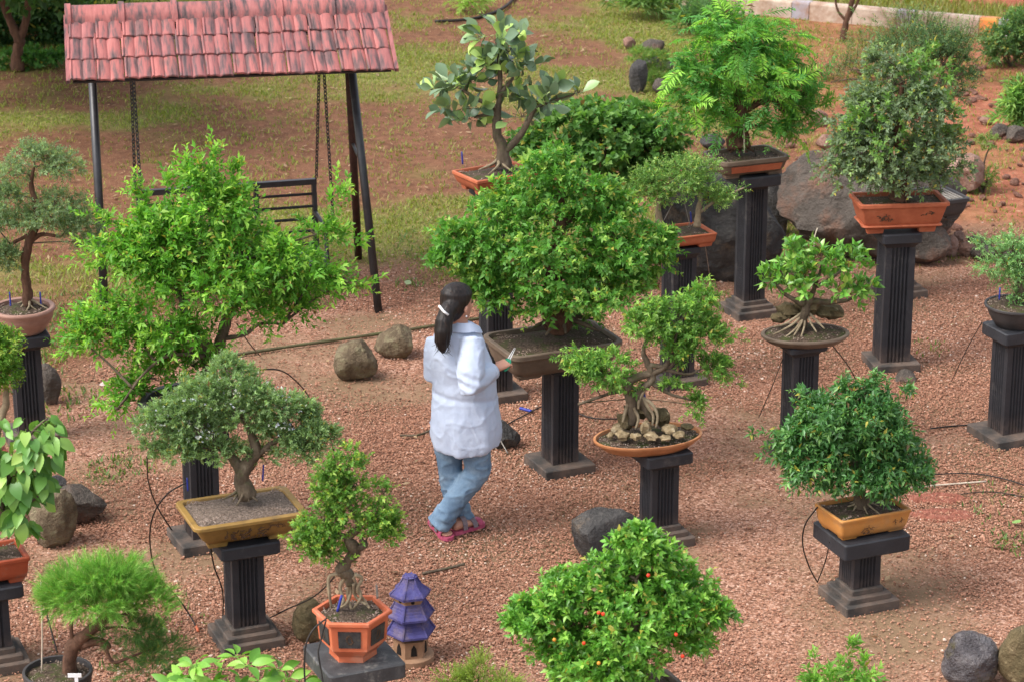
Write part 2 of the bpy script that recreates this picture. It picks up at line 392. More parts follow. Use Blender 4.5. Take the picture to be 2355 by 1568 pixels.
def ground_mat():
    m, nd, lk, bs = nodes('garden ground')
    tc = nd.new('ShaderNodeTexCoord'); at = nd.new('ShaderNodeAttribute'); at.attribute_name = 'Col'
    sp = nd.new('ShaderNodeSeparateColor'); lk.new(at.outputs['Color'], sp.inputs[0])
    def noise(sc, det=6, rgh=0.6):
        n = nd.new('ShaderNodeTexNoise'); n.inputs['Scale'].default_value = sc; n.inputs['Detail'].default_value = det; n.inputs['Roughness'].default_value = rgh
        lk.new(tc.outputs['Object'], n.inputs['Vector']); return n
    def mix(f, a, b):
        mx = nd.new('ShaderNodeMix'); mx.data_type = 'RGBA'
        for s, v in ((mx.inputs['Factor'], f), (mx.inputs[6], a), (mx.inputs[7], b)):
            if isinstance(v, (tuple, float)): s.default_value = v
            else: lk.new(v, s)
        return mx.outputs[2]
    # gravel floor between the chips
    vo = nd.new('ShaderNodeTexVoronoi'); vo.inputs['Scale'].default_value = 75; lk.new(tc.outputs['Object'], vo.inputs['Vector'])
    sv = nd.new('ShaderNodeSeparateColor'); lk.new(vo.outputs['Color'], sv.inputs[0])
    rg = ramp(nd, [(0.0, (0.13, 0.065, 0.042)), (0.35, (0.25, 0.125, 0.08)), (0.7, (0.36, 0.19, 0.125)), (1.0, (0.5, 0.31, 0.23))])
    lk.new(sv.outputs[0], rg.inputs['Fac'])
    nd1 = noise(1.1, 5)
    rd = ramp(nd, [(0.42, (0, 0, 0)), (0.62, (1, 1, 1))]); lk.new(nd1.outputs['Fac'], rd.inputs['Fac'])
    grav = mix(rd.outputs[0], rg.outputs[0], (0.21, 0.135, 0.08, 1))
    n2 = noise(9, 8, 0.7)
    soil = ramp(nd, [(0.3, (0.065, 0.03, 0.016)), (0.5, (0.145, 0.063, 0.034)), (0.7, (0.21, 0.10, 0.056))]); lk.new(n2.outputs['Fac'], soil.inputs['Fac'])
    n3 = noise(38, 6, 0.7)
    thatch = ramp(nd, [(0.35, (0.10, 0.10, 0.03)), (0.55, (0.2, 0.215, 0.055)), (0.7, (0.3, 0.3, 0.10))]); lk.new(n3.outputs['Fac'], thatch.inputs['Fac'])
    redr = ramp(nd, [(0.3, (0.15, 0.05, 0.028)), (0.55, (0.30, 0.105, 0.06)), (0.75, (0.4, 0.17, 0.11))]); lk.new(n2.outputs['Fac'], redr.inputs['Fac'])
    c = mix(sp.outputs[2], soil.outputs[0], redr.outputs[0])
    # straw and dry bits lying on the soil
    n4 = noise(70, 4, 0.7); r4 = ramp(nd, [(0.58, (0, 0, 0)), (0.66, (1, 1, 1))]); lk.new(n4.outputs['Fac'], r4.inputs['Fac'])
    c = mix(r4.outputs[0], c, (0.36, 0.24, 0.14, 1))
    ga = nd.new('ShaderNodeMath'); ga.operation = 'MULTIPLY'; ga.inputs[1].default_value = 0.75; lk.new(sp.outputs[1], ga.inputs[0])
    c = mix(ga.outputs[0], c, thatch.outputs[0])
    c = mix(sp.outputs[0], c, grav)
    lk.new(c, bs.inputs['Base Color']); bs.inputs['Roughness'].default_value = 0.95; bs.inputs['Specular IOR Level'].default_value = 0.15
    b = nd.new('ShaderNodeBump'); b.inputs['Strength'].default_value = 0.9; b.inputs['Distance'].default_value = 0.012
    lk.new(n3.outputs['Fac'], b.inputs['Height']); lk.new(b.outputs[0], bs.inputs['Normal'])
    return m
ground = add('ground', me, ground_mat())
tag(ground, 'red earth and gravel garden ground', 'ground', kind='structure')

# --- loose stone chips, too many to count: points with a geometry node modifier that sets a chip on each
def scatter(name, pts, scl, tint, mat, subdiv=1):
    me = bpy.data.meshes.new(name)
    me.vertices.add(len(pts)); me.vertices.foreach_set('co', np.asarray(pts, np.float32).ravel())
    a = me.attributes.new('scl', 'FLOAT_VECTOR', 'POINT'); a.data.foreach_set('vector', np.asarray(scl, np.float32).ravel())
    a = me.attributes.new('tint', 'FLOAT', 'POINT'); a.data.foreach_set('value', np.asarray(tint, np.float32))
    o = add(name, me, None)
    ng = bpy.data.node_groups.new(name + ' scatter', 'GeometryNodeTree')
    ng.interface.new_socket('Geometry', in_out='INPUT', socket_type='NodeSocketGeometry')
    ng.interface.new_socket('Geometry', in_out='OUTPUT', socket_type='NodeSocketGeometry')
    N, L = ng.nodes, ng.links
    gi, go = N.new('NodeGroupInput'), N.new('NodeGroupOutput')
    ico = N.new('GeometryNodeMeshIcoSphere'); ico.inputs['Subdivisions'].default_value = subdiv; ico.inputs['Radius'].default_value = 1.0
    sm = N.new('GeometryNodeSetMaterial'); sm.inputs['Material'].default_value = mat
    iop = N.new('GeometryNodeInstanceOnPoints')
    na = N.new('GeometryNodeInputNamedAttribute'); na.data_type = 'FLOAT_VECTOR'; na.inputs['Name'].default_value = 'scl'
    rv = N.new('FunctionNodeRandomValue'); rv.data_type = 'FLOAT_VECTOR'
    rv.inputs[0].default_value = (-0.5, -0.5, 0); rv.inputs[1].default_value = (0.5, 0.5, 6.28)
    L.new(ico.outputs[0], sm.inputs[0]); L.new(gi.outputs[0], iop.inputs['Points']); L.new(sm.outputs[0], iop.inputs['Instance'])
    L.new(rv.outputs[0], iop.inputs['Rotation']); L.new(na.outputs[0], iop.inputs['Scale']); L.new(iop.outputs[0], go.inputs[0])
    md = o.modifiers.new('scatter', 'NODES'); md.node_group = ng
    me.materials.append(mat)
    return o
def chip_mat():
    m, nd, lk, bs = nodes('laterite chips')
    at = nd.new('ShaderNodeAttribute'); at.attribute_type = 'INSTANCER'; at.attribute_name = 'tint'
    r = ramp(nd, [(0.0, (0.10, 0.05, 0.032)), (0.2, (0.22, 0.10, 0.062)), (0.5, (0.345, 0.17, 0.108)), (0.8, (0.45, 0.24, 0.16)), (0.93, (0.52, 0.33, 0.24)), (1.0, (0.6, 0.47, 0.38))])
    lk.new(at.outputs['Fac'], r.inputs['Fac']); lk.new(r.outputs[0], bs.inputs['Base Color'])
    bs.inputs['Roughness'].default_value = 0.85; bs.inputs['Specular IOR Level'].default_value = 0.2
    return m
rs = np.random.RandomState(11)
NCH = 860000
cx = rs.uniform(-4.6, 6.2, NCH); cy = rs.uniform(10.6, 23.0, NCH)
keep = np.abs(cx) < 0.215 * cy + 1.0
cx, cy = cx[keep], cy[keep]
zc = zones(cx, cy)[0]
patch = sstep(0.40, 0.60, fbm(cx + 3, cy + 8, 1.6))          # worn patches with fewer chips
keep = rs.rand(len(cx)) < zc * (0.16 + 0.84 * patch)
cx, cy = cx[keep], cy[keep]; n = len(cx)
sz = rs.uniform(0.0038, 0.0082, n) * (1 + 0.6 * (rs.rand(n) < 0.04))
scl = np.stack([sz * rs.uniform(0.8, 1.4, n), sz * rs.uniform(0.6, 1.1, n), sz * rs.uniform(0.35, 0.7, n)], -1)
tint = np.clip(rs.normal(0.5, 0.2, n) + (fbm(cx, cy, 0.8) - 0.5) * 0.5 + 0.4 * (rs.rand(n) < 0.006), 0, 1)
gv = scatter('gravel', np.stack([cx, cy, rs.uniform(-0.008, 0.004, n)], -1), scl, tint, chip_mat())
tag(gv, 'pinkish laterite stone chips covering the garden floor', 'gravel', kind='stuff')

# --- grass tufts on the back lawn and weeds in the gravel
def grass(name, label, pos, h, w, c0, c1, seed, lean=0.6):
    rs = np.random.RandomState(seed); n = len(pos)
    az = rs.uniform(0, 2 * np.pi, n); ln = rs.uniform(0.1, lean, n)
    hh = h * rs.uniform(0.5, 1.3, n); ww = w * rs.uniform(0.7, 1.3, n)
    d = np.stack([np.cos(az), np.sin(az), np.zeros(n)], -1); s = np.stack([-np.sin(az), np.cos(az), np.zeros(n)], -1)
    up = np.array([0, 0, 1.0])
    b = pos
    m = b + d * (hh * ln * 0.4)[:, None] + up * (hh * 0.6)[:, None]
    t = b + d * (hh * ln * 1.1)[:, None] + up * (hh * 0.95)[:, None]
    v = np.stack([b - s * ww[:, None], b + s * ww[:, None], m + s * ww[:, None] * 0.7, m - s * ww[:, None] * 0.7, t], 1)
    k = np.arange(n)[:, None] * 5
    quads = k + np.array([[0, 1, 2, 3]]); tris = k + np.array([[3, 2, 4]])
    f = rs.rand(n, 1); straw = rs.rand(n, 1) < 0.13
    col = np.repeat(np.where(straw, np.array([.34, .24, .12]), np.array(c0) * (1 - f) + np.array(c1) * f) * rs.uniform(0.75, 1.2, (n, 1)), 5, axis=0)
    o = add(name, mesh_np(name, v.reshape(-1, 3), tris, quads, col), MT['leaf'])
    return tag(o, label, 'grass', kind='stuff')
NG = 560000
x = rs.uniform(-8, 9, NG); y = rs.uniform(17.5, 34, NG)
keep = np.abs(x) < 0.22 * y + 1.2
x, y = x[keep], y[keep]
zz = zones(x, y)
keep = rs.rand(len(x)) < (zz[1] * 0.75 + 0.25) * (1 - zz[0]) * sstep(0.3, 0.6, vnoise(x, y, 0.13) + zz[1] * 0.3)
x, y = x[keep], y[keep]
print('grass blades', len(x), 'chips', n)
grass('lawn_grass', 'short yellowish grass growing in patches on the back lawn', np.stack([x, y, np.full(len(x), -0.015)], -1), 0.036, 0.0055, (0.15, 0.215, 0.03), (0.31, 0.33, 0.08), 3, 1.4)
pw = []
for px, py, rad, k in [(250, 1080, 0.16, 130), (330, 1055, 0.2, 120), (180, 740, 0.5, 700), (150, 930, 0.25, 160), (1240, 700, 0.2, 140), (60, 780, 0.5, 400), (2140, 800, 0.15, 40), (2330, 1250, 0.12, 70), (2290, 1150, 0.25, 50), (720, 690, 0.15, 120), (940, 655, 0.12, 60), (1620, 690, 0.25, 160), (240, 1460, 0.3, 90), (1840, 480, 0.3, 200), (420, 1420, 0.2, 40), (2330, 1195, 0.3, 60), (60, 860, 0.3, 220), (640, 640, 0.4, 300), (1010, 560, 0.4, 300)]:
    c = G(px, py)
    a = rs.uniform(0, 6.28, k); r_ = rad * np.sqrt(rs.rand(k))
    pw.append(np.stack([c.x + r_ * np.cos(a), c.y + r_ * np.sin(a) * 1.6, np.full(k, -0.01)], -1))
grass('weed_tufts', 'small green weeds sprouting through the gravel', np.concatenate(pw), 0.04, 0.006, (0.06, 0.14, 0.03), (0.16, 0.26, 0.06), 4, 1.5)

# --- dry leaves and straw lying about
def litter():
    rs = np.random.RandomState(21); n = 16000
    x = rs.uniform(-6, 7, n); y = rs.uniform(11, 30, n)
    keep = (np.abs(x) < 0.21 * y + 0.6) & (rs.rand(n) < 0.25 + 0.75 * (1 - zones(x, y)[0]))
    x, y = x[keep], y[keep]; n = len(x)
    az = rs.uniform(0, 6.28, n); L = rs.uniform(0.008, 0.03, n) * (1 + .8 * (rs.rand(n) < .1)); W = L * rs.choice([0.08, 0.25, 0.45], n)
    d = np.stack([np.cos(az), np.sin(az), rs.uniform(-.2, .3, n)], -1); s = np.stack([-np.sin(az), np.cos(az), rs.uniform(-.3, .3, n)], -1)
    b = np.stack([x, y, np.full(n, 0.012)], -1)
    v = np.stack([b - d * L[:, None], b + s * W[:, None], b + d * L[:, None], b - s * W[:, None]], 1)
    k = np.arange(n)[:, None] * 4 + np.array([[0, 1, 2, 3]])
    f = rs.rand(n, 1)
    col = np.repeat(np.array([0.17, 0.09, 0.045]) * (1 - f) + np.array([0.52, 0.38, 0.24]) * f, 4, axis=0)
    o = add('leaf_litter', mesh_np('leaf_litter', v.reshape(-1, 3), quads=k, col=col), MT['leaf'])
    tag(o, 'dry leaves and straw scattered over the ground', 'leaf litter', kind='stuff')
litter()

# ================================================================== painted kerb and the path behind it
def painted(name, c):
    return stone_mat(name, [(0.3, tuple(x * 0.7 for x in c)), (0.55, c), (0.8, tuple(min(1, x * 1.1) for x in c))], 5, 0.8, 0.3, 40, coat=((0.30, 0.17, 0.11), 4.5, 0.44, 0.66))
KM = {'w': painted('whitewashed kerb', (0.52, 0.41, 0.33)), 'g': painted('grey kerb paint', (0.34, 0.32, 0.36)), 'o': painted('orange kerb paint', (0.75, 0.25, 0.06))}
ka, kb = G(1630, 20), G(2420, 92)
kd = (kb - ka); klen = kd.length; kd.normalize(); krot = math.atan2(kd.y, kd.x)
kerb = empty('kerb', ka, 'low painted kerb in cream with grey and orange sections at the back', 'kerb')
t0 = -3.0; k = 0
segs = [('w', 1.0), ('o', .22), ('g', .22), ('w', 1.0), ('g', 0.22), ('w', 1.1), ('g', 0.26), ('w', 0.85), ('o', 0.25), ('g', 0.24), ('w', 0.9), ('g', .25), ('w', 1.2)]
# colour sections measured along the kerb from the photograph
def kt(px):
    best = min(range(2001), key=lambda i: abs(PX(*(ka + kd * (klen * (i / 2000 * 1.4 - 0.2)))[:2], 0.15)[0] - px))
    return klen * (best / 2000 * 1.4 - 0.2)
cuts = [(kt(1600) - 2.2, 'w'), (kt(1600) - 1.1, 'w'), (kt(1640), 'w'), (kt(1735), 'w'), (kt(1826), 'g'), (kt(1866), 'w'), (kt(1965), 'w'), (kt(2066), 'g'), (kt(2110), 'w'), (kt(2185), 'w'), (kt(2256), 'o'), (kt(2300), 'g'), (kt(2345), 'w'), (kt(2420), 'w'), (kt(2420) + 1.0, 'g'), (kt(2420) + 1.25, 'w'), (kt(2420) + 2.2, None)]
for (a, c), (b, _) in zip(cuts[:-1], cuts[1:]):
    m = MB(); p = ka + kd * ((a + b) / 2)
    L = b - a - 0.008
    rings = []
    for z, w in ((-0.05, 0.17), (0.17, 0.17), (0.19, 0.15)):
        rings.append([(p + Matrix.Rotation(krot, 3, 'Z') @ Vector((x * L / 2, y * w / 2, z + (0.004 if c != 'w' else 0)))) for x, y in ((-1, -1), (1, -1), (1, 1), (-1, 1))])
    m.loft(rings)
    m.build('kerb_stone', KM[c], kerb)
# grass strip right behind the kerb
n = 14000
t = rs.uniform(-3, klen + 3, n); off = rs.uniform(0.12, 1.5, n) ** 1.0
kn = Vector((-kd.y, kd.x, 0))
pos = np.stack([ka.x + kd.x * t + kn.x * off, ka.y + kd.y * t + kn.y * off, np.zeros(n)], -1)
grass('verge_grass', 'strip of yellow green grass behind the painted kerb', pos, 0.13, 0.008, (0.15, 0.19, 0.03), (0.32, 0.33, 0.09), 8, 0.8)
# red laterite bank beyond
m = MB(); rings = []
for o_, z in ((1.5, -0.05), (1.75, 0.35), (2.2, 0.75), (3.5, 1.0), (9.0, 1.2)):
    rings.append([ka + kd * tt + kn * (o_ + 0.25 * mnoise.noise(Vector((tt * 0.7, o_, 0)))) + Vector((0, 0, z + 0.12 * mnoise.noise(Vector((tt * 0.9, o_ * 2, 4))))) for tt in np.linspace(-6, klen + 9, 60)])
m.loft(rings, (False, False), closed=False)
bank = m.build('earth_bank', stone_mat('red laterite bank', [(0.3, (0.16, 0.05, 0.03)), (0.55, (0.33, 0.11, 0.07)), (0.75, (0.42, 0.19, 0.13))], 4, 0.95, 0.8, 14), smooth=True)
tag(bank, 'red earth bank', 'bank', kind='structure')
#__END2__

# ================================================================== pedestals
def hz(g, py):
    k = (IH / 2 - py) / FPX
    return CAM_H + g.y * (k * CS - SN) / (CS + k * SN)
def rrect(c, w, d, r, rot, z, n=3):
    out = []
    for (sx, sy, a0) in ((1, 1, 0), (-1, 1, 90), (-1, -1, 180), (1, -1, 270)):
        for k in range(n + 1):
            a = R(a0 + 90 * k / n)
            out.append(Vector((sx * (w / 2 - r) + r * math.cos(a), sy * (d / 2 - r) + r * math.sin(a), 0)))
    m = Matrix.Rotation(rot, 3, 'Z')
    return [m @ p + Vector((c[0], c[1], z)) for p in out]
def slab_mesh(c, w, d, z0, z1, rot, ch=0.006, r=0.012, wob=0.0):
    m = MB()
    m.loft([rrect(c, w - 2 * ch, d - 2 * ch, r, rot, z0), rrect(c, w, d, r, rot, z0 + ch), rrect(c, w, d, r, rot, z1 - ch), rrect(c, w - 2 * ch, d - 2 * ch, r, rot, z1)])
    return m
PED_GROUP = 'black fluted concrete pedestals'
def pedestal(label, bpx, top_py, rot=22, shaft=0.178, base=0.35, steps=3, slab=0.30, slab_t=0.06, neck=True, gpt=None, ztop=None, slab_d=None, worn=False):
    g = gpt if gpt is not None else G(*bpx)
    zt = ztop if ztop is not None else hz(g, top_py)
    rt = R(rot)
    root = empty('pedestal', g, label, 'pedestal', PED_GROUP)
    z = -0.02
    if steps == 1:
        o = slab_mesh(g, base, base, z, 0.055, rt).build('plinth', MT['ped_base'], root); shade_angle(o); z = 0.055
    else:
        w = base
        for i in range(steps):
            h = 0.048 if i == 0 else 0.034
            z1 = (z + h + (0.02 if i == 0 else 0))
            o = slab_mesh(g, w, w, z - (0.004 if i else 0), z1, rt, ch=0.006).build('base_step', MT['ped_base'], root); shade_angle(o)
            z = z1; w -= (base - shaft - 0.035) / max(steps - 1, 1)
    # fluted shaft
    zs1 = zt - slab_t - (0.035 if neck else 0.0)
    w = shaft; prof = []
    mar, ng = 0.20, 5
    gw = (1 - 2 * mar + 0.02) / ng
    for s in range(4):
        a = math.pi / 2 * s
        side = [(-0.5, -0.5)]
        for k in range(ng):
            x0 = -0.5 + mar - 0.01 + k * gw + gw * 0.14; x1 = x0 + gw * 0.72
            side += [(x0, -0.5), (x0 + (x1 - x0) * 0.2, -0.5 + 0.045), (x0 + (x1 - x0) * 0.5, -0.5 + 0.062), (x0 + (x1 - x0) * 0.8, -0.5 + 0.045), (x1, -0.5)]
        for x, y in side:
            prof.append((x * math.cos(a) - y * math.sin(a), x * math.sin(a) + y * math.cos(a)))
    mz = Matrix.Rotation(rt, 3, 'Z')
    m = MB(); rings = []
    for zz, f in ((z - 0.004, 1.0), (zs1 + 0.004, 0.985)):
        rings.append([mz @ Vector((x * w * f, y * w * f, 0)) + Vector((g.x, g.y, zz)) for x, y in prof])
    m.loft(rings); o = m.build('shaft', MT['ped'], root); shade_angle(o, 50)
    if neck:
        m = MB()
        m.loft([rrect(g, shaft * 0.99, shaft * 0.99, 0.01, rt, zs1), rrect(g, shaft * 1.06, shaft * 1.06, 0.012, rt, zs1 + 0.014), rrect(g, (shaft + slab) / 2 * 1.02, (shaft + slab) / 2 * 1.02, 0.014, rt, zs1 + 0.037)])
        o = m.build('neck', MT['ped'], root); shade_angle(o)
    o = slab_mesh(g, slab, slab_d or slab, zt - slab_t, zt, rt, ch=0.008, r=0.02).build('top_slab', MT['slab_worn'] if worn else MT['ped'], root); shade_angle(o)
    pr = random.Random(int(g.x * 1000) + int(g.y * 977)); root.rotation_euler = (R(pr.uniform(-.5, .5)), R(pr.uniform(-.5, .5)), 0)
    return Vector((g.x, g.y, zt))

# ================================================================== pots
def soil_part(root, c, shape, z, mound=0.02, seed=0, mat=None, crumbs=150):
    """shape(f, z): ring of the pot inner outline scaled by f"""
    m = MB(); rings = []
    for f in (1.0, 0.85, 0.68, 0.5, 0.33, 0.16, 0.03):
        ring = []
        for p in shape(f, z):
            ring.append(Vector((p[0], p[1], z + mound * (1 - f * f) + 0.012 * mnoise.noise(Vector((p[0] * 22, p[1] * 22, seed))))))
        rings.append(ring)
    m.loft(rings, (False, True))
    o = m.build('soil', mat or MT['soil'], root, smooth=True)
    # crumbs lying on the soil, one joined part
    rnd = random.Random(seed + 77); mm = MB(); base = shape(1.0, z)
    for k in range(420 if seed in (4, 6, 21) else 160):
        i = rnd.randrange(len(base)); p = Vector(c).lerp(Vector(base[i]).lerp(Vector(base[(i + 1) % len(base)]), rnd.random()), math.sqrt(rnd.random()) * 0.96)
        f = (p - Vector(c)).length
        s = rnd.uniform(0.0025, 0.007); zz = z + mound * 0.55 + rnd.uniform(-0.002, 0.004)
        a = rnd.random() * 6
        pts = [(p.x + s * math.cos(a + q * 2.09), p.y + s * math.sin(a + q * 2.09), zz) for q in range(3)] + [(p.x, p.y, zz + s * 1.1)]
        mm.put(pts, [(0, 1, 3), (1, 2, 3), (2, 0, 3)])
    cr = mm.build('soil_crumbs', MT['crumb'], o); cr['kind'] = 'stuff'
    return o
MT['crumb'] = stone_mat('grit', [(0.3, (0.12, 0.075, 0.055)), (0.5, (0.26, 0.19, 0.15)), (0.7, (0.46, 0.38, 0.32))], 90, 0.9, 0.0)
def ring_pot(root, c, profile, shape, mat, lip_mat=None):
    """profile: list of (f, z) outside then inside"""
    m = MB(); m.loft([shape(f, c[2] + z) for f, z in profile], (True, False))
    o = m.build('pot', mat, root); shade_angle(o, 40); return o
def rect_pot(root, c, w, d, h, rot, mat, taper=0.8, lip=0.02, over=0.012, r=0.02, soil=0.03, foot=0.022, seed=0, round_bottom=False, mound=0.02):
    """rectangular pot: walls, lip, four corner feet, soil"""
    rt = R(rot) if abs(rot) > 0.0 else 0.0
    bw, bd = w * taper, d * (1 - (1 - taper) * w / d if (1 - (1 - taper) * w / d) > 0.6 else taper)
    z = c[2]
    def rr(ww, dd, zz, rad): return rrect(c, ww, dd, max(0.003, rad), rt, zz, 4)
    m = MB(); zf = z + foot
    lw, ld = w - 2 * over, d - 2 * over
    rings = [rr(bw - 0.03, bd - 0.03, zf, r), rr(bw, bd, zf + 0.012, r)]
    for f in (0.35, 0.7):
        rings.append(rr(bw + (lw - bw) * (f ** 0.8), bd + (ld - bd) * (f ** 0.8), zf + (h - foot - lip) * f, r))
    rings += [rr(lw, ld, z + h - lip - 0.004, r), rr(w, d, z + h - lip, r + over * 0.5), rr(w, d, z + h - 0.004, r + over * 0.5), rr(w - 0.008, d - 0.008, z + h, r + over * 0.5)]
    iw, idd = w - 2 * over - 0.03, d - 2 * over - 0.03
    rings += [rr(iw + 0.008, idd + 0.008, z + h, r), rr(iw, idd, z + h - 0.006, r), rr(iw - 0.006, idd - 0.006, z + h - soil - 0.02, r)]
    m.loft(rings, (True, False))
    o = m.build('pot', mat, root); shade_angle(o, 40)
    mz = Matrix.Rotation(rt, 3, 'Z')
    for sx in (-1, 1):
        for sy in (-1, 1):
            f = MB(); fc = Vector((c[0], c[1], 0)) + mz @ Vector((sx * (bw / 2 - bw * 0.14), sy * (bd / 2 - bd * 0.14 - 0.006), 0))
            f.loft([rrect(fc, bw * 0.22, bd * 0.22, 0.008, rt, z + 0.001), rrect(fc, bw * 0.25, bd * 0.25, 0.008, rt, zf + 0.006)])
            shade_angle(f.build('foot', mat, o))
    soil_part(root, (c[0], c[1], z + h - soil), lambda f, zz: rrect(c, (iw - 0.004) * f, (idd - 0.004) * f, r * f, rt, zz, 4), z + h - soil, mound, seed)
    return o, rt, (bw, bd, lw, ld)
def round_pot(root, c, prof, mat, rx=1.0, ry=1.0, rot=0.0, n=40, soil=(0.9, 0.03), seed=0, h=None, mound=0.02, flat=False):
    mz = Matrix.Rotation(R(rot), 3, 'Z')
    def ring(f, z): return [mz @ Vector((rx * f * math.cos(2 * math.pi * k / n), ry * f * math.sin(2 * math.pi * k / n), 0)) + Vector((c[0], c[1], z)) for k in range(n)]
    m = MB(); m.loft([ring(f, c[2] + z) for f, z in prof], (True, False))
    o = m.build('pot', mat, root); shade_angle(o, 28 if flat else 50)
    soil_part(root, (c[0], c[1], c[2] + soil[1]), lambda f, zz: ring(f * soil[0], zz), c[2] + soil[1], mound, seed)
    return o
def scribble(pot, c, rt, y_off, w, x0, z0, hgt, seed, mat, n=16, tilt=0.0, thick=0.0022):
    """a small relief of brush strokes on the front of a pot"""
    rnd = random.Random(seed); m = MB(); mz = Matrix.Rotation(rt, 3, 'Z')
    for k in range(n):
        x = x0 + rnd.uniform(-w / 2, w / 2); z = z0 + rnd.uniform(-hgt / 2, hgt / 2)
        L = rnd.uniform(0.01, 0.035); a = rnd.choice([0.1, 0.3, -0.2, 1.3, 1.7, 0.6]) + rnd.uniform(-0.3, 0.3)
        pts = []
        for q in range(5):
            t = q / 4 - 0.5
            dx, dz = L * t * math.cos(a) + 0.004 * math.sin(q * 1.7 + k), L * t * math.sin(a) + 0.003 * math.cos(q * 2 + k)
            pts.append(mz @ Vector((x + dx, -(y_off + (z + dz - z0) * tilt), 0)) + Vector((c[0], c[1], c[2] + z + dz)))
        m.tube(pts, thick, 4)
    o = m.build('motif', mat, pot); o['kind'] = 'stuff'
    return o

# ================================================================== trees
def lobes_w(lobes, Y):
    out = []
    for lb in lobes:
        px, py, rx, ry = lb[:4]
        dy = lb[4] if len(lb) > 4 else 0.0
        df = lb[5] if len(lb) > 5 else 0.85
        c = PT(px, py, Y + dy); s = S(c)
        out.append((np.array(c), np.array([rx / s, max(rx, ry) / s * df, ry / s * 1.02])))
    return out
def unit(a): return a / np.maximum(np.linalg.norm(a, axis=-1, keepdims=True), 1e-9)
LEAF_T = np.array([[0, 0, 0], [0.42, -0.5, 0.10], [0.5, 0, -0.03], [0.42, 0.5, 0.10], [1, 0, -0.16]])
LEAF_F = np.array([[0, 1, 2], [0, 2, 3], [1, 4, 2], [2, 4, 3]])
NEED_T = np.array([[0, -0.5, 0], [0, 0.5, 0], [1, 0, -0.05]])
NEED_F = np.array([[0, 1, 2]])
def shoots_from(lw, n, rs, up=0.35, sub=1.0, low=-0.6, fill=0.45, subr=0.42):
    """origins and directions of the shoots: lobes > sub-lobes > shoots"""
    area = np.array([r[0] * r[2] for _, r in lw]); area = area ** 0.8; cnt = np.maximum(6, (area / area.sum() * n)).astype(int)
    O, D, subs = [], [], []
    for (c, r), k in zip(lw, cnt):
        ns = max(4, int(9 * sub))
        u = unit(rs.normal(size=(ns * 4, 3))); u = u[u[:, 2] > low][:ns]
        sc = c + u * r * rs.uniform(0.5, 0.95, (len(u), 1)); sr = np.outer(rs.uniform(0.7, 1.25, len(u)) * subr, r)
        subs.append(sc)
        j = rs.randint(0, len(u), k)
        v = unit(rs.normal(size=(k, 3))) * (fill + (1 - fill) * rs.rand(k, 1) ** 0.6)
        o = sc[j] + v * sr[j]
        d = unit(unit((o - c) / r) * 0.55 + v * 0.55 + np.array([0, 0, up]) + rs.normal(size=(k, 3)) * 0.28)
        O.append(o); D.append(d)
    return np.concatenate(O), np.concatenate(D), subs
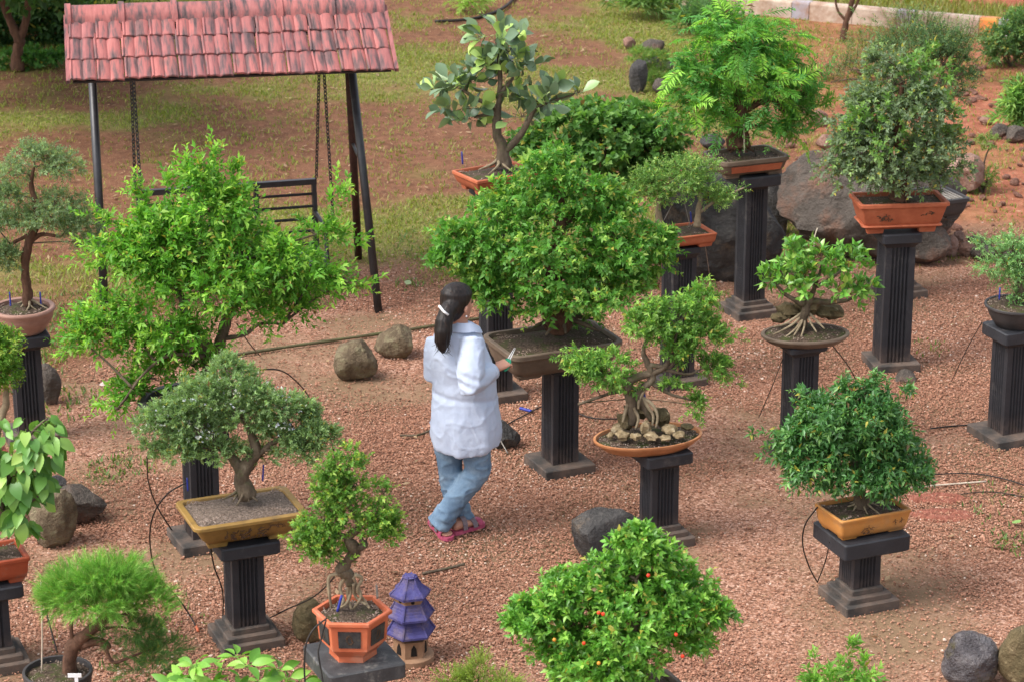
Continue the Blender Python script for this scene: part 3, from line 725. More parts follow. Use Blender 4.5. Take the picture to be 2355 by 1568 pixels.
def leaves_on(O, D, rs, L, K, ll, lw_, ang=0.9, droop=0.1, ca=(.05, .12, .02), cb=(.09, .2, .03), ct=None, young=0.3, pinnate=False, needle=False, nup=0.8, t0=0.1, jit=0.3):
    n = len(O); k = np.arange(K)
    Ls = (L * rs.uniform(0.55, 1.3, n))[:, None]
    t = np.clip(t0 + (1 - t0) * (k[None, :] + rs.uniform(-jit, jit, (n, K)) + 0.5) / K, 0, 1.05)
    g = np.array([0, 0, -1.0])
    P = O[:, None, :] + D[:, None, :] * (Ls * t)[..., None] + g * (droop * Ls * t * t)[..., None]
    T = unit(D[:, None, :] + g * (2 * droop * t)[..., None])
    ref = unit(rs.normal(size=(n, 1, 3)) * 0.4 + np.array([0, 0, 1.0]))
    A = unit(np.cross(T, ref)); B = np.cross(T, A)
    if pinnate:
        sgn = np.where(k % 2 == 0, 1.0, -1.0)[None, :, None]; Rr = A * sgn
    else:
        ph = rs.uniform(0, 6.28, (n, 1)) + k[None, :] * 2.4
        Rr = A * np.cos(ph)[..., None] + B * np.sin(ph)[..., None]
    an = ang * (1.05 - 0.35 * t)[..., None]
    d = unit(T * np.cos(an) + Rr * np.sin(an) + rs.normal(size=P.shape) * 0.12)
    N = np.array([0, 0, nup * .7]) + D[:, None, :] * 0.6 + rs.normal(size=P.shape) * 0.5
    N = unit(N - d * (N * d).sum(-1, keepdims=True)); Sd = np.cross(N, d)
    sv = rs.uniform(.68, 1.28, (n, 1)); ln = ll * sv * rs.uniform(0.7, 1.25, (n, K)); wd = lw_ * sv * rs.uniform(0.75, 1.2, (n, K))
    if pinnate: ln *= (0.6 + 0.8 * np.sin(np.pi * np.clip(t, 0.05, 0.97)))
    tm, tf = (NEED_T, NEED_F) if needle else (LEAF_T, LEAF_F)
    V = P[:, :, None, :] + d[:, :, None, :] * (tm[:, 0] * ln[..., None])[..., None] + Sd[:, :, None, :] * (tm[:, 1] * wd[..., None])[..., None] + N[:, :, None, :] * (tm[:, 2] * ln[..., None])[..., None]
    nv = len(tm); m = n * K
    F = (np.arange(m)[:, None, None] * nv + tf[None]).reshape(-1, 3)
    f = np.clip(rs.rand(n, 1, 1) * 0.5 + rs.rand(n, K, 1) * 0.5, 0, 1)
    C = np.array(ca) * (1 - f) + np.array(cb) * f
    if ct is not None:
        y = (rs.rand(n, 1, 1) < young) * np.clip((t[..., None] - 0.35) / 0.5, 0, 1) * rs.uniform(0.4, 1, (n, K, 1))
        C = C * (1 - y) + np.array(ct) * y
    C = C * np.array([1.3, 1.45, 1.5]) * rs.uniform(.72, 1.22, (n, 1, 1))
    odd = rs.rand(n, K, 1)                       # a few yellowed and a few brown, damaged leaves
    C = np.where(odd < .022, np.array([.42, .38, .07]), np.where(odd > .986, np.array([.2, .12, .05]), C))
    C = np.clip(C, 0, .8)
    C = np.repeat(C.reshape(m, 3), nv, axis=0)
    tips = np.concatenate([P[:, -1, :]], 0)
    return V.reshape(-1, 3), F, C, tips
def foliage(root, lw, seed, shoots, name='foliage', mat=None, up=0.35, sub=1.0, low=-0.6, fill=0.45, subr=0.42, extra=None, twig=0.0, twig_col=(0.09, 0.06, 0.035), **kw):
    """leaf mass of a crown: many leaf-sized faces on short shoots, one part"""
    rs = np.random.RandomState(seed)
    O, D, subs = shoots_from(lw, shoots, rs, up, sub, low, fill, subr)
    V, F, C, tips = leaves_on(O, D, rs, **kw)
    if extra:                                   # long loose shoots standing out of the crown
        for (p0, p1, cnt, spread) in extra:
            p0, p1 = np.array(p0), np.array(p1); t = np.linspace(0, 1, cnt)[:, None]
            bend = np.array([0, 0, 0.06]) * np.sin(t * np.pi)
            o2 = p0 * (1 - t) + p1 * t + bend + rs.normal(size=(cnt, 3)) * spread
            d2 = unit(np.tile(unit(p1 - p0), (cnt, 1)) + rs.normal(size=(cnt, 3)) * 0.6 + np.array([0, 0, 0.3]))
            V2, F2, C2, _ = leaves_on(o2, d2, rs, **{**kw, 'young': min(1.0, kw.get('young', 0.3) + 0.35)})
            F = np.concatenate([F, F2 + len(V)]); V = np.concatenate([V, V2]); C = np.concatenate([C, C2])
    if twig:
        L = kw['L']; a = O; b = O + D * L * 0.9 + np.array([0, 0, -1.0]) * kw.get('droop', 0.1) * L * 0.8
        s = unit(np.cross(D, [0.2, 0.3, 1.0])) * twig
        tv = np.stack([a - s, a + s, b], 1).reshape(-1, 3); tf = np.arange(len(tv)).reshape(-1, 3) + len(V)
        V = np.concatenate([V, tv]); F = np.concatenate([F, tf]); C = np.concatenate([C, np.tile(np.array(twig_col), (len(tv), 1))])
    off = np.array(parent_world(root))
    o = add(name, mesh_np(name, V - off, F, None, C), mat or MT['leaf'], root)
    o['kind'] = 'stuff'
    return o, subs
def trunk(root, paths, mat, seed=0, n=9, gnarl=0.08, name='trunk'):
    """paths: list of lists of (px, py, dY, radius px); first is the trunk, the others are limbs of it"""
    m = MB(); rnd = random.Random(seed); ends = []
    for path in paths:
        pts = [p for p, _ in path]; rad = [r for _, r in path]
        sp = spline(pts, 7); rr = lin(rad, len(sp))
        sp2, rr2 = [], []
        for i, (p, r) in enumerate(zip(sp, rr)):
            k = mnoise.noise(Vector((p.x * 18 + seed, p.y * 18, p.z * 18)))
            k2 = mnoise.noise(Vector((p.x * 18 + seed + 31, p.y * 18, p.z * 18)))
            sp2.append(p + Vector((k, k2, 0)) * r * gnarl * 4); rr2.append(r * (1 + 0.22 * k2))
        m.tube(sp2, rr2, n); ends.append(sp2)
    o = m.build(name, mat, root, smooth=True)
    return o, ends
def P3(Y, *pts):
    out = []
    for p in pts:
        v = PT(p[0], p[1], Y + (p[2] if len(p) > 3 else 0.0)); r = p[-1] / S(v)
        out.append((v, r))
    return out
def branches(tr_obj, ends, lw, subs, mat, seed, r0=0.012, nsub=6):
    m = MB(); rnd = random.Random(seed); r0 = r0 * .7
    nodes_ = [p for e in ends for p in e[len(e) // 4:]]
    for (c, r), ss in zip(lw, subs):
        c = Vector(c)
        cand = [p for p in nodes_ if p.z < c.z + r[2] * 0.3] or nodes_
        a = min(cand, key=lambda p: (p - c).length)
        mid = a.lerp(c, 0.5) + Vector((rnd.uniform(-.03, .03), rnd.uniform(-.03, .03), 0.02))
        sp = spline([a, mid, c], 5)
        m.tube(sp, lin([r0, r0 * 0.55], len(sp)), 6)
        for k in range(min(nsub, len(ss))):
            e = Vector(ss[k]); mm = c.lerp(e, 0.5) + Vector((rnd.uniform(-.03, .03), rnd.uniform(-.03, .03), rnd.uniform(-.01, .03)))
            q = spline([c, mm, e], 4); m.tube(q, lin([r0 * 0.5, r0 * 0.18], len(q)), 4)
    o = m.build('branches', mat, tr_obj, smooth=True); o['kind'] = 'stuff'
    return o
def roots(tr_obj, c, n, rad, r0, mat, seed, drop=0.02, h=0.05):
    m = MB(); rnd = random.Random(seed)
    for k in range(n):
        a = 6.283 * k / n + rnd.uniform(-.3, .3); L = rad * rnd.uniform(0.6, 1.2)
        d = Vector((math.cos(a), math.sin(a), 0)); w = Vector((-d.y, d.x, 0)) * rnd.uniform(-.02, .02)
        sp = spline([Vector(c) + Vector((0, 0, h)) + d * r0 * 0.6, Vector(c) + d * L * 0.4 + w + Vector((0, 0, h * 0.35)), Vector(c) + d * L + Vector((0, 0, -drop))], 5)
        m.tube(sp, lin([r0, r0 * 0.6, r0 * 0.25], len(sp)), 5)
    o = m.build('roots', mat, tr_obj, smooth=True); o['kind'] = 'stuff'
    return o
def leaf_mesh(name, L, W, shape='ovate', seg=6, fold=0.12, curl=0.25, wave=0.0):
    """one large leaf with midrib fold, curl and a stalk"""
    m = MB(); rows = []
    for i in range(seg + 1):
        t = i / seg
        if shape == 'heart': w = (math.sin(math.pi * min(1, t * 0.86 + 0.14)) ** 0.8) * (1.15 - 0.55 * t)
        elif shape == 'obovate': w = math.sin(math.pi * t ** 1.35) ** 0.85
        else: w = math.sin(math.pi * t ** 0.9) ** 0.9
        w = max(w, 0.02) * W / 2
        z = -curl * L * t * t + wave * math.sin(t * 9) * L
        rows.append([(L * (t - (0.10 if shape == 'heart' and i == 0 else 0)), -w, z + fold * w * 1.2), (L * t, 0, z), (L * (t - (0.10 if shape == 'heart' and i == 0 else 0)), w, z + fold * w * 1.2)])
    m.loft(rows, (False, False), closed=False)
    m.tube([(-L * 0.35, 0, 0.03 * L), (0.0, 0, 0.0)], L * 0.018, 3)
    me = bpy.data.meshes.new(name); me.from_pydata(m.v, [], m.f)
    me.polygons.foreach_set('use_smooth', np.ones(len(me.polygons), dtype=bool)); me.update()
    return me
def leaf_objects(root, meshes, mat, O, D, rs, tilt=0.2, size=(0.7, 1.15), nup=0.9, name='leaf', Nrm=None):
    off = parent_world(root); ctr_ = np.mean(np.asarray(O), axis=0)
    for me in meshes:
        if not me.materials: me.materials.append(mat)
    for i in range(len(O)):
        d = Vector(unit(D[i])); nn = Vector((0, 0, nup * .6)) + Vector(unit(np.asarray(O[i]) - ctr_)) * .6 + Vector((0, -.25, 0)) + Vector(rs.normal(size=3) * tilt)
        if Nrm is not None: nn = Vector(Nrm[i]) + Vector(rs.normal(size=3) * tilt)
        nn = (nn - d * nn.dot(d)).normalized(); s = nn.cross(d)
        mat3 = Matrix((d, s, nn)).transposed() * rs.uniform(*size)
        o = bpy.data.objects.new(name, meshes[rs.randint(len(meshes))]); COL.objects.link(o)
        o.parent = root
        o.matrix_local = Matrix.Translation(Vector(O[i]) - off) @ mat3.to_4x4()
def stake(root, pts, r, mat, name='stake'):
    m = MB(); m.tube(spline(pts, 5), r, 6); return m.build(name, mat, root, smooth=True)
#__END3__

# ================================================================== the bonsai, one after another
BG = 'potted bonsai trees'
def bonsai(label, loc, group=BG, name='bonsai_tree'):
    return empty(name, loc, label, 'bonsai', group)

# ---- far left: layered pale bonsai in a round pinkish pot
top = pedestal('black fluted pedestal under the round pinkish pot at the left edge', (72, 1003), 762, rot=20, slab=0.31, slab_t=0.075, steps=1, base=0.34, shaft=0.185)
t1 = bonsai('sparse layered bonsai with pale grey-green pads in a round pinkish pot', top)
s = S(top); rp = 74 / s
round_pot(t1, top, [(0.58, 0), (0.64, 0.012), (0.66, 0.02), (0.84, 0.07), (0.93, 0.115), (0.94, 0.14), (1.0, 0.155), (1.0, 0.168), (0.96, 0.176), (0.84, 0.172), (0.82, 0.12)], MT['pink_pot'], rp, rp, soil=(0.84, 0.145), seed=1, mound=0.035)
Y = top.y
tr, en = trunk(t1, [P3(Y, (66, 705, 0, 13), (60, 650, 0, 11), (58, 610, 0, 10), (66, 560, 0, 10), (84, 515, 0, 9), (82, 470, 0, 7), (72, 425, 0, 6), (80, 380, 0, 3)),
                    P3(Y, (66, 560, 0, 7), (95, 540, 0, 5), (140, 545, -.05, 3)), P3(Y, (70, 540, 0, 5), (30, 560, .03, 4), (5, 590, 0, 3))], MT['bark_red'], 1)
roots(tr, PT(66, 703, Y), 7, 0.13, 0.014, MT['bark_pale'], 1)
lw = lobes_w([(88, 368, 62, 22), (150, 388, 34, 13), (25, 405, 38, 14), (18, 460, 44, 22), (122, 470, 62, 20), (55, 515, 55, 20), (180, 528, 52, 26), (120, 500, 60, 20), (8, 590, 40, 26), (210, 560, 30, 14), (-40, 500, 50, 26), (-30, 570, 40, 22), (60, 345, 30, 14)], Y)
o, sb = foliage(t1, lw, 101, 2900, L=0.06, K=10, ll=0.02, lw_=0.0075, ang=0.9, up=0.25, droop=0.05, subr=0.5, sub=1.2, ca=(.095, .135, .065), cb=(.2, .255, .125), ct=(.25, .33, .14), young=.3)
branches(tr, en, lw, sb, MT['bark'], 1, 0.008)
for px in (25, 95): stake(t1, [PT(px, 712, Y + 0.02), PT(px - 3, 672, Y + 0.02)], 0.006, MT['blue_tie'], 'drip_peg')

# ---- left edge: climbing green crown on its own pot, half out of frame
top = pedestal('black pedestal beneath the small leafy crown cut by the left edge', (-40, 1190), 1075, rot=20, steps=1)
tR = bonsai('small dense yellow-green bonsai cut off by the left edge, before the round pinkish pot', top)
rect_pot(tR, top, 0.34, 0.24, 0.12, 22, MT['red_pot'], seed=2)
Y = top.y
tr, en = trunk(tR, [P3(Y, (-20, 1030, 0, 12), (0, 970, 0, 10), (15, 910, 0, 8), (0, 850, 0, 5)), P3(Y, (-20, 1030, 0, 8), (-30, 950, 0, 7), (-20, 880, 0, 4))], MT['bark_pale'], 2)
lw = lobes_w([(12, 800, 30, 45), (-30, 830, 55, 70), (15, 860, 26, 40), (-60, 780, 50, 50)], Y)
o, sb = foliage(tR, lw, 102, 900, L=0.06, K=7, ll=0.026, lw_=0.013, ca=(.07, .16, .02), cb=(.16, .28, .04), ct=(.35, .38, .07), young=.3)
branches(tr, en, lw, sb, MT['bark'], 2, 0.008)

# ---- big bright bush with cascading branches, left
top = pedestal('black pedestal behind the ochre pot, under the big bright green bonsai', (467, 1243), 985, rot=24, steps=1, base=0.36)
t2 = bonsai('largest bright green bonsai with long shoots cascading to the lower left', top)
Y = top.y; s = S(top)
round_pot(t2, top, [(0.6, 0), (0.68, 0.015), (0.86, 0.11), (0.9, 0.165), (1.0, 0.178), (1.0, 0.2), (0.97, 0.208), (0.86, 0.204), (0.84, 0.14)], MT['dark_pot'], 0.36, 0.30, 24, soil=(0.86, 0.175), seed=3, mound=0.03)
tr, en = trunk(t2, [P3(Y, (478, 905, 0, 22), (488, 850, 0, 18), (505, 800, 0, 14), (520, 740, 0, 12), (545, 690, 0, 9), (560, 600, 0, 8)),
                    P3(Y, (485, 850, 0, 18), (460, 780, 0, 15), (430, 730, 0, 13), (420, 690, 0, 9), (380, 640, 0, 6)),
                    P3(Y, (505, 780, 0, 6), (560, 770, -.05, 5), (600, 745, -.05, 4), (650, 745, 0, 3)),
                    P3(Y, (470, 820, -.05, 6), (430, 815, -.1, 5), (380, 820, -.15, 4), (330, 860, -.18, 3), (270, 940, -.2, 2)),
                    P3(Y, (430, 730, 0, 8), (330, 760, .05, 6), (250, 770, .05, 4))], MT['bark'], 3, n=11, gnarl=0.12)
roots(tr, PT(478, 900, Y), 8, 0.2, 0.03, MT['bark'], 3)
lw = lobes_w([(490, 590, 165, 82), (480, 490, 80, 52), (470, 425, 30, 30), (365, 560, 80, 58), (640, 595, 85, 52), (560, 665, 150, 44), (325, 602, 40, 32), (725, 540, 30, 14), (715, 640, 46, 16), (790, 652, 22, 6),
              (268, 575, 26, 10), (250, 765, 62, 36), (195, 790, 28, 18), (330, 790, 50, 30), (390, 815, 42, 30), (350, 870, 38, 22), (300, 905, 24, 22), (265, 940, 14, 14), (650, 720, 40, 28), (310, 720, 36, 20), (440, 840, 36, 22), (400, 650, 70, 30), (455, 785, 34, 16, -.15), (560, 715, 44, 20, -.15), (400, 770, 40, 20, -.15), (350, 500, 28, 22), (550, 560, 60, 30)], Y)
ex = [(PT(740, 520, Y), PT(795, 445, Y), 22, 0.02), (PT(700, 640, Y), PT(832, 668, Y - .1), 30, 0.02), (PT(700, 590, Y), PT(815, 555, Y + .1), 20, 0.02), (PT(480, 450, Y), PT(490, 365, Y), 24, 0.022), (PT(450, 440, Y), PT(430, 405, Y), 16, 0.02), (PT(340, 520, Y), PT(305, 440, Y), 20, 0.02), (PT(290, 560, Y), PT(215, 500, Y), 20, .02), (PT(270, 600, Y), PT(200, 590, Y), 18, .02), (PT(530, 470, Y), PT(535, 400, Y), 16, .02), (PT(230, 770, Y), PT(165, 810, Y), 14, .015), (PT(300, 900, Y - .1), PT(245, 955, Y - .15), 16, .015), (PT(260, 740, Y), PT(240, 700, Y), 12, .02), (PT(390, 500, Y), PT(395, 425, Y), 16, .02), (PT(320, 620, Y), PT(240, 625, Y - .1), 14, .02)]
o, sb = foliage(t2, lw, 103, 2700, L=0.13, K=9, ll=0.042, lw_=0.018, ang=0.85, up=0.5, droop=0.08, ca=(.065, .17, .02), cb=(.125, .285, .03), ct=(.30, .45, .07), young=.5, twig=0.0018, twig_col=(.12, .14, .04), extra=ex, sub=1.2, subr=.45)
branches(tr, en, lw, sb, MT['bark'], 3, 0.013)

# ---- grey-green lavender-flowered bush in the ochre pot
top = pedestal('black fluted pedestal with stepped base under the ochre pot', (566, 1467), 1228, rot=22, steps=3, base=0.355, slab=0.34, slab_t=0.075, neck=True, shaft=0.185)
t3 = bonsai('grey-green fine-leaved bonsai with tiny lavender flowers in an ochre rectangular pot', top)
Y = top.y
MT['soil_keep'] = MT['soil']; MT['soil'] = stone_mat('gritty grey soil', [(0.3, (0.06, 0.045, 0.035)), (0.5, (0.15, 0.11, 0.085)), (0.65, (0.26, 0.2, 0.165)), (0.8, (0.45, 0.38, 0.33))], 80, 0.95, 1.0, 90)
pot, rt, dims = rect_pot(t3, top, 0.645, 0.445, 0.165, 22, MT['ochre_pot'], taper=0.74, lip=0.02, over=0.022, r=0.03, soil=0.012, seed=4, mound=0.03)
MT['soil'] = MT['soil_keep']
scribble(pot, top, rt, 0.196, 0.24, -0.03, 0.085, 0.06, 4, MT['motif_dark'], 40, tilt=0.35, thick=.0032)
scribble(pot, top, rt, 0.206, 0.1, 0.14, 0.11, 0.02, 5, MT['motif_dark'], 10, tilt=0.35)
tr, en = trunk(t3, [P3(Y, (560, 1138, 0, 24), (556, 1105, 0, 19), (560, 1075, 0, 18), (590, 1045, 0, 14), (585, 1010, 0, 11), (560, 960, 0, 7)),
                    P3(Y, (556, 1090, 0, 14), (535, 1055, 0, 11), (505, 1020, 0, 8), (470, 985, 0, 5)), P3(Y, (590, 1045, 0, 8), (640, 1010, 0, 6), (680, 990, 0, 4))], MT['bark'], 4, n=10, gnarl=.12)
roots(tr, PT(560, 1136, Y), 10, 0.11, 0.017, MT['bark'], 4, h=0.06)
lw = lobes_w([(535, 892, 70, 34), (468, 915, 58, 36), (605, 922, 62, 36), (400, 962, 56, 36), (350, 985, 34, 26), (455, 985, 58, 34), (662, 960, 58, 36), (716, 1000, 44, 30), (645, 1012, 58, 26), (700, 1035, 42, 16), (490, 1042, 60, 20), (418, 1035, 44, 20), (560, 960, 66, 28), (600, 1050, 32, 12), (345, 1035, 24, 12), (755, 1012, 20, 14), (520, 850, 34, 16)], Y)
kw = dict(ca=(.105, .16, .06), cb=(.2, .275, .115), ct=(.3, .39, .17), young=.4)
o, sb = foliage(t3, lw, 104, 4300, L=0.055, K=10, ll=0.021, lw_=0.008, ang=0.75, up=0.45, droop=0.02, sub=1.6, subr=.36, **kw)
o2, _ = foliage(t3, lw[:7], 105, 620, name='flowers', L=0.014, K=4, ll=0.011, lw_=0.009, ang=1.0, up=.4, ca=(.42, .38, .52), cb=(.66, .64, .72), fill=.9)
branches(tr, en, lw, sb, MT['bark'], 4, 0.01)
stake(t3, [PT(432, 1128, Y), PT(430, 1098, Y)], 0.005, MT['blue_tie'], 'drip_peg'); stake(t3, [PT(604, 1105, Y + .05), PT(606, 1068, Y + .05)], 0.005, MT['blue_tie'], 'drip_peg')

# ---- twisted-root fig in the orange hexagonal pot
g4 = G(812, 1502, 0.62)
top = pedestal('wide worn black slab pedestal under the orange hexagonal pot', None, 0, rot=24, gpt=Vector((g4.x, g4.y, 0)), ztop=0.62, slab=0.405, slab_t=0.085, steps=3, neck=False, worn=True, shaft=0.19)
t4 = bonsai('twisted aerial-root bonsai in an orange hexagonal pot with dark inset panels', top)
Y = top.y; s = S(top)
hx = lambda r_: [(r_ * math.cos(R(60 * k)), r_ * math.sin(R(60 * k))) for k in range(6)]
Rr = 92 / s; mz = Matrix.Rotation(R(-2), 3, 'Z')
ph = 0.245
def hring(f, z): return [mz @ Vector((Rr * f * math.cos(R(60 * k)), Rr * f * math.sin(R(60 * k)), 0)) + Vector((top.x, top.y, top.z + z)) for k in range(6)]
m = MB(); m.loft([hring(.56, .03), hring(.62, .034), hring(.80, .075), hring(.84, .08), hring(.90, .212), hring(.92, .216), hring(1.0, .226), hring(1.0, .24), hring(.97, .245), hring(.88, .243), hring(.84, .17)], (True, False))
pot = m.build('pot', MT['orange_pot'], t4)
m = MB(); m.loft([hring(.60, .001), hring(.585, .034)], (True, True)); m.build('foot_ring', MT['orange_pot'], pot)
for k in (3, 4, 5, 0):
    a, b = hring(.855, .095), hring(.897, .2)
    e = [a[k], a[(k + 1) % 6], b[(k + 1) % 6], b[k]]
    ctr = sum(e, Vector()) / 4; nrm = (e[1] - e[0]).cross(e[3] - e[0]).normalized()
    if nrm.dot(ctr - Vector((top.x, top.y, ctr.z))) < 0: nrm = -nrm
    q = [ctr + (p - ctr) * 0.86 for p in e]
    q = [q[0].lerp(q[1], .13), q[1].lerp(q[0], .13), q[2].lerp(q[3], .13), q[3].lerp(q[2], .13)]
    m = MB(); m.loft([[p - nrm * 0.003 for p in q], [p + nrm * 0.004 for p in q]]); ip = m.build('inset_panel', MT['inset'], pot)
    m = MB(); rnd = random.Random(k); u, w = (q[1] - q[0]) / 2, (q[3] - q[0]) / 2
    for j in range(9):
        a0 = rnd.random() * 6; pts = [ctr + nrm * 0.0045 + u * (0.45 * rnd.uniform(.4, 1) * math.cos(a0 + .5 * i)) * .8 + w * (0.6 * rnd.uniform(.7, 1) * math.sin(a0 + .5 * i)) for i in range(4)]
        m.tube(spline(pts, 3), 0.0022, 4)
    m.build('relief', MT['motif_dark'], ip)
soil_part(t4, (top.x, top.y, top.z + .215), lambda f, zz: hring(.86 * f, zz - top.z), top.z + .215, 0.02, 6)
tr, en = trunk(t4, [P3(Y, (806, 1345, 0, 9), (800, 1322, 0, 15), (788, 1308, 0, 17), (800, 1290, 0, 11), (815, 1272, 0, 14), (805, 1252, 0, 15), (800, 1235, 0, 10), (828, 1205, 0, 9), (800, 1150, 0, 5), (795, 1090, 0, 3)),
                    P3(Y, (815, 1262, 0, 9), (838, 1252, 0, 8), (830, 1240, 0, 5)), P3(Y, (828, 1205, 0, 6), (860, 1190, 0, 4)), P3(Y, (805, 1240, 0, 8), (770, 1220, 0, 5), (740, 1200, 0, 3))], MT['bark'], 5, gnarl=.16)
m = MB()
for pts in ([(790, 1318), (758, 1325), (757, 1360), (762, 1395)], [(800, 1325), (806, 1360), (795, 1388), (770, 1400)], [(810, 1325), (822, 1350), (830, 1372), (812, 1400)], [(815, 1320), (832, 1330), (822, 1355), (838, 1380), (850, 1398)], [(803, 1330), (800, 1370), (808, 1400)], [(795, 1325), (782, 1350), (790, 1380), (778, 1400)], [(812, 1340), (818, 1370), (842, 1390)]):
    sp = spline([PT(x, y, Y + (i % 2) * .02 - .01) for i, (x, y) in enumerate(pts)], 6); m.tube(sp, lin([0.011, .009, .006], len(sp)), 6)
m.build('aerial_roots', MT['bark_pale'], tr, smooth=True)
lw = lobes_w([(805, 1055, 24, 24), (775, 1085, 34, 22), (770, 1125, 46, 24), (815, 1120, 30, 24), (790, 1165, 52, 20), (740, 1195, 40, 24), (865, 1185, 42, 24), (735, 1240, 52, 26), (860, 1228, 48, 18), (890, 1215, 26, 22), (695, 1225, 24, 22), (765, 1272, 44, 14), (880, 1130, 16, 12), (720, 1265, 30, 14)], Y)
o, sb = foliage(t4, lw, 106, 1250, L=0.055, K=8, ll=0.021, lw_=0.0125, ang=0.9, up=.4, ca=(.06, .14, .02), cb=(.14, .25, .04), ct=(.34, .42, .08), young=.35, twig=.001, sub=1.3)
branches(tr, en, lw, sb, MT['bark'], 5, 0.007)
stake(t4, [PT(776, 1405, Y - .05), PT(786, 1368, Y - .05)], 0.007, MT['blue_tie'], 'plant_tie')
stake(t4, [PT(868, 1375, Y + .05), PT(866, 1345, Y + .05)], 0.006, MT['grey_tube'], 'drip_peg')

# ---- heart-leaved plant in the red rectangular pot, lower left
top = pedestal('black pedestal slab under the red rectangular pot of the heart-leaved plant', None, 0, rot=22, gpt=Vector((G(-28, 1330, .5).x, G(-28, 1330, .5).y, 0)), ztop=0.5, slab=0.33, slab_t=0.075, steps=3)
t5 = bonsai('heart-leaved green plant in a red rectangular pot at the lower left edge', top, name='potted_plant')
Y = top.y
rect_pot(t5, top, 0.42, 0.29, 0.15, 24, MT['red_pot'], taper=0.9, over=.008, r=.008, soil=.025, seed=7)
tr, en = trunk(t5, [P3(Y, (-15, 1270, 0, 9), (0, 1180, 0, 8), (20, 1100, 0, 6), (70, 1000, 0, 3), (110, 960, 0, 2)), P3(Y, (0, 1180, 0, 6), (60, 1160, -.05, 4), (100, 1130, -.05, 2)), P3(Y, (20, 1100, 0, 5), (-20, 1050, 0, 3)), P3(Y, (20, 1080, 0, 4), (60, 1080, -.1, 3), (90, 1040, -.1, 2))], MT['bark'], 7)
rs5 = np.random.RandomState(7)
lw = lobes_w([(72, 1020, 62, 58), (36, 1095, 66, 62), (62, 1160, 58, 55), (-10, 1060, 60, 80), (50, 1215, 40, 24), (110, 1000, 30, 42), (-40, 1150, 50, 60), (85, 1110, 40, 50)], Y)
O, D, sb = shoots_from(lw, 285, rs5, up=-0.1)
D = unit(D * np.array([1, 1, 0.5]) + np.array([0.05, -.25, -0.75]))
hm = [leaf_mesh('heart_leaf', 0.085, 0.068, 'heart', fold=f, curl=c) for f, c in ((.25, .15), (.5, .3), (.1, .35))]
LM_heart = leaf_mat('heart leaf', 0.42, .25, .4, [(0, (.075, .2, .035)), (.5, (.135, .3, .055)), (.85, (.21, .4, .08)), (1, (.32, .48, .1))])
leaf_objects(t5, hm, LM_heart, O, D, rs5, tilt=.35, size=(.65, 1.2), Nrm=np.tile(np.array([0.1, -.6, .75]), (len(O), 1)))
branches(tr, en, lw, sb, MT['bark'], 7, 0.005)

# ---- feathery pine-like bonsai, lower left
g6 = G(140, 1660)
t6 = bonsai('feathery bright green pine-like bonsai with dark twisted trunk in a black grow pot', Vector((g6.x, g6.y, 0)))
gz_ = hz(g6, 1540)
top = Vector((g6.x, g6.y, 0)); Y = g6.y; hp = gz_; rp = 80 / S((g6.x, g6.y, gz_))
round_pot(t6, top, [(0.8, 0.0), (0.84, 0.01), (0.94, hp * .6), (0.96, hp - 0.03), (1.0, hp - 0.025), (1.0, hp), (0.96, hp + .002), (0.92, hp), (0.9, hp - .06)], MT['dark_pot'], rp, rp, soil=(0.92, hp - .03), seed=8, mound=.02)
tr, en = trunk(t6, [P3(Y, (158, 1560, 0, 17), (162, 1520, 0, 16), (170, 1485, 0, 18), (200, 1455, 0, 15), (235, 1430, 0, 11), (250, 1405, 0, 8), (258, 1370, 0, 4)),
                    P3(Y, (185, 1482, 0, 12), (220, 1475, 0, 10), (244, 1482, 0, 9), (250, 1490, 0, 7)), P3(Y, (244, 1490, 0, 5), (262, 1522, -.03, 4), (310, 1505, -.05, 3), (350, 1490, -.05, 2)),
                    P3(Y, (168, 1480, 0, 6), (165, 1440, 0, 5), (172, 1400, 0, 4)), P3(Y, (235, 1430, 0, 6), (290, 1410, 0, 4), (330, 1390, 0, 3)), P3(Y, (210, 1450, 0, 5), (270, 1440, 0, 3), (320, 1450, 0, 2))], MT['bark_red'], 8, gnarl=.14)
lw = lobes_w([(235, 1352, 120, 45), (160, 1372, 58, 38), (330, 1392, 58, 34), (250, 1320, 85, 26), (200, 1385, 75, 28), (290, 1370, 75, 36)], Y)
kw6 = dict(needle=True, L=0.07, K=26, ll=0.042, lw_=0.0022, ang=0.55, droop=.05, ca=(.085, .2, .025), cb=(.17, .32, .055), ct=(.28, .42, .1), young=.4, mat=MT['needle'])
o, sb = foliage(t6, lw, 107, 1900, up=0.55, sub=1.3, **kw6)
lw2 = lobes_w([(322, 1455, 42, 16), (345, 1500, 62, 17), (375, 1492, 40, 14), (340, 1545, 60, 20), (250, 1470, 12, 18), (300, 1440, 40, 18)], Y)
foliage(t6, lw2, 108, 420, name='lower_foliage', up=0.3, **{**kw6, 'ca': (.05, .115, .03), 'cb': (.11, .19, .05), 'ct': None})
branches(tr, en, lw, sb, MT['bark_red'], 8, 0.006)
m = MB(); tp = PT(172, 1560, Y - .14); m.box(tp + Vector((0, 0, .02)), (0.07, 0.004, 0.022)); m.box(tp + Vector((.008, 0, -.02)), (0.018, 0.004, 0.06)); m.build('name_tag', MT['white'], t6)
stake(t6, [PT(96, 1545, Y), PT(97, 1450, Y), PT(94, 1338, Y)], 0.0045, MT['pale_stick'])

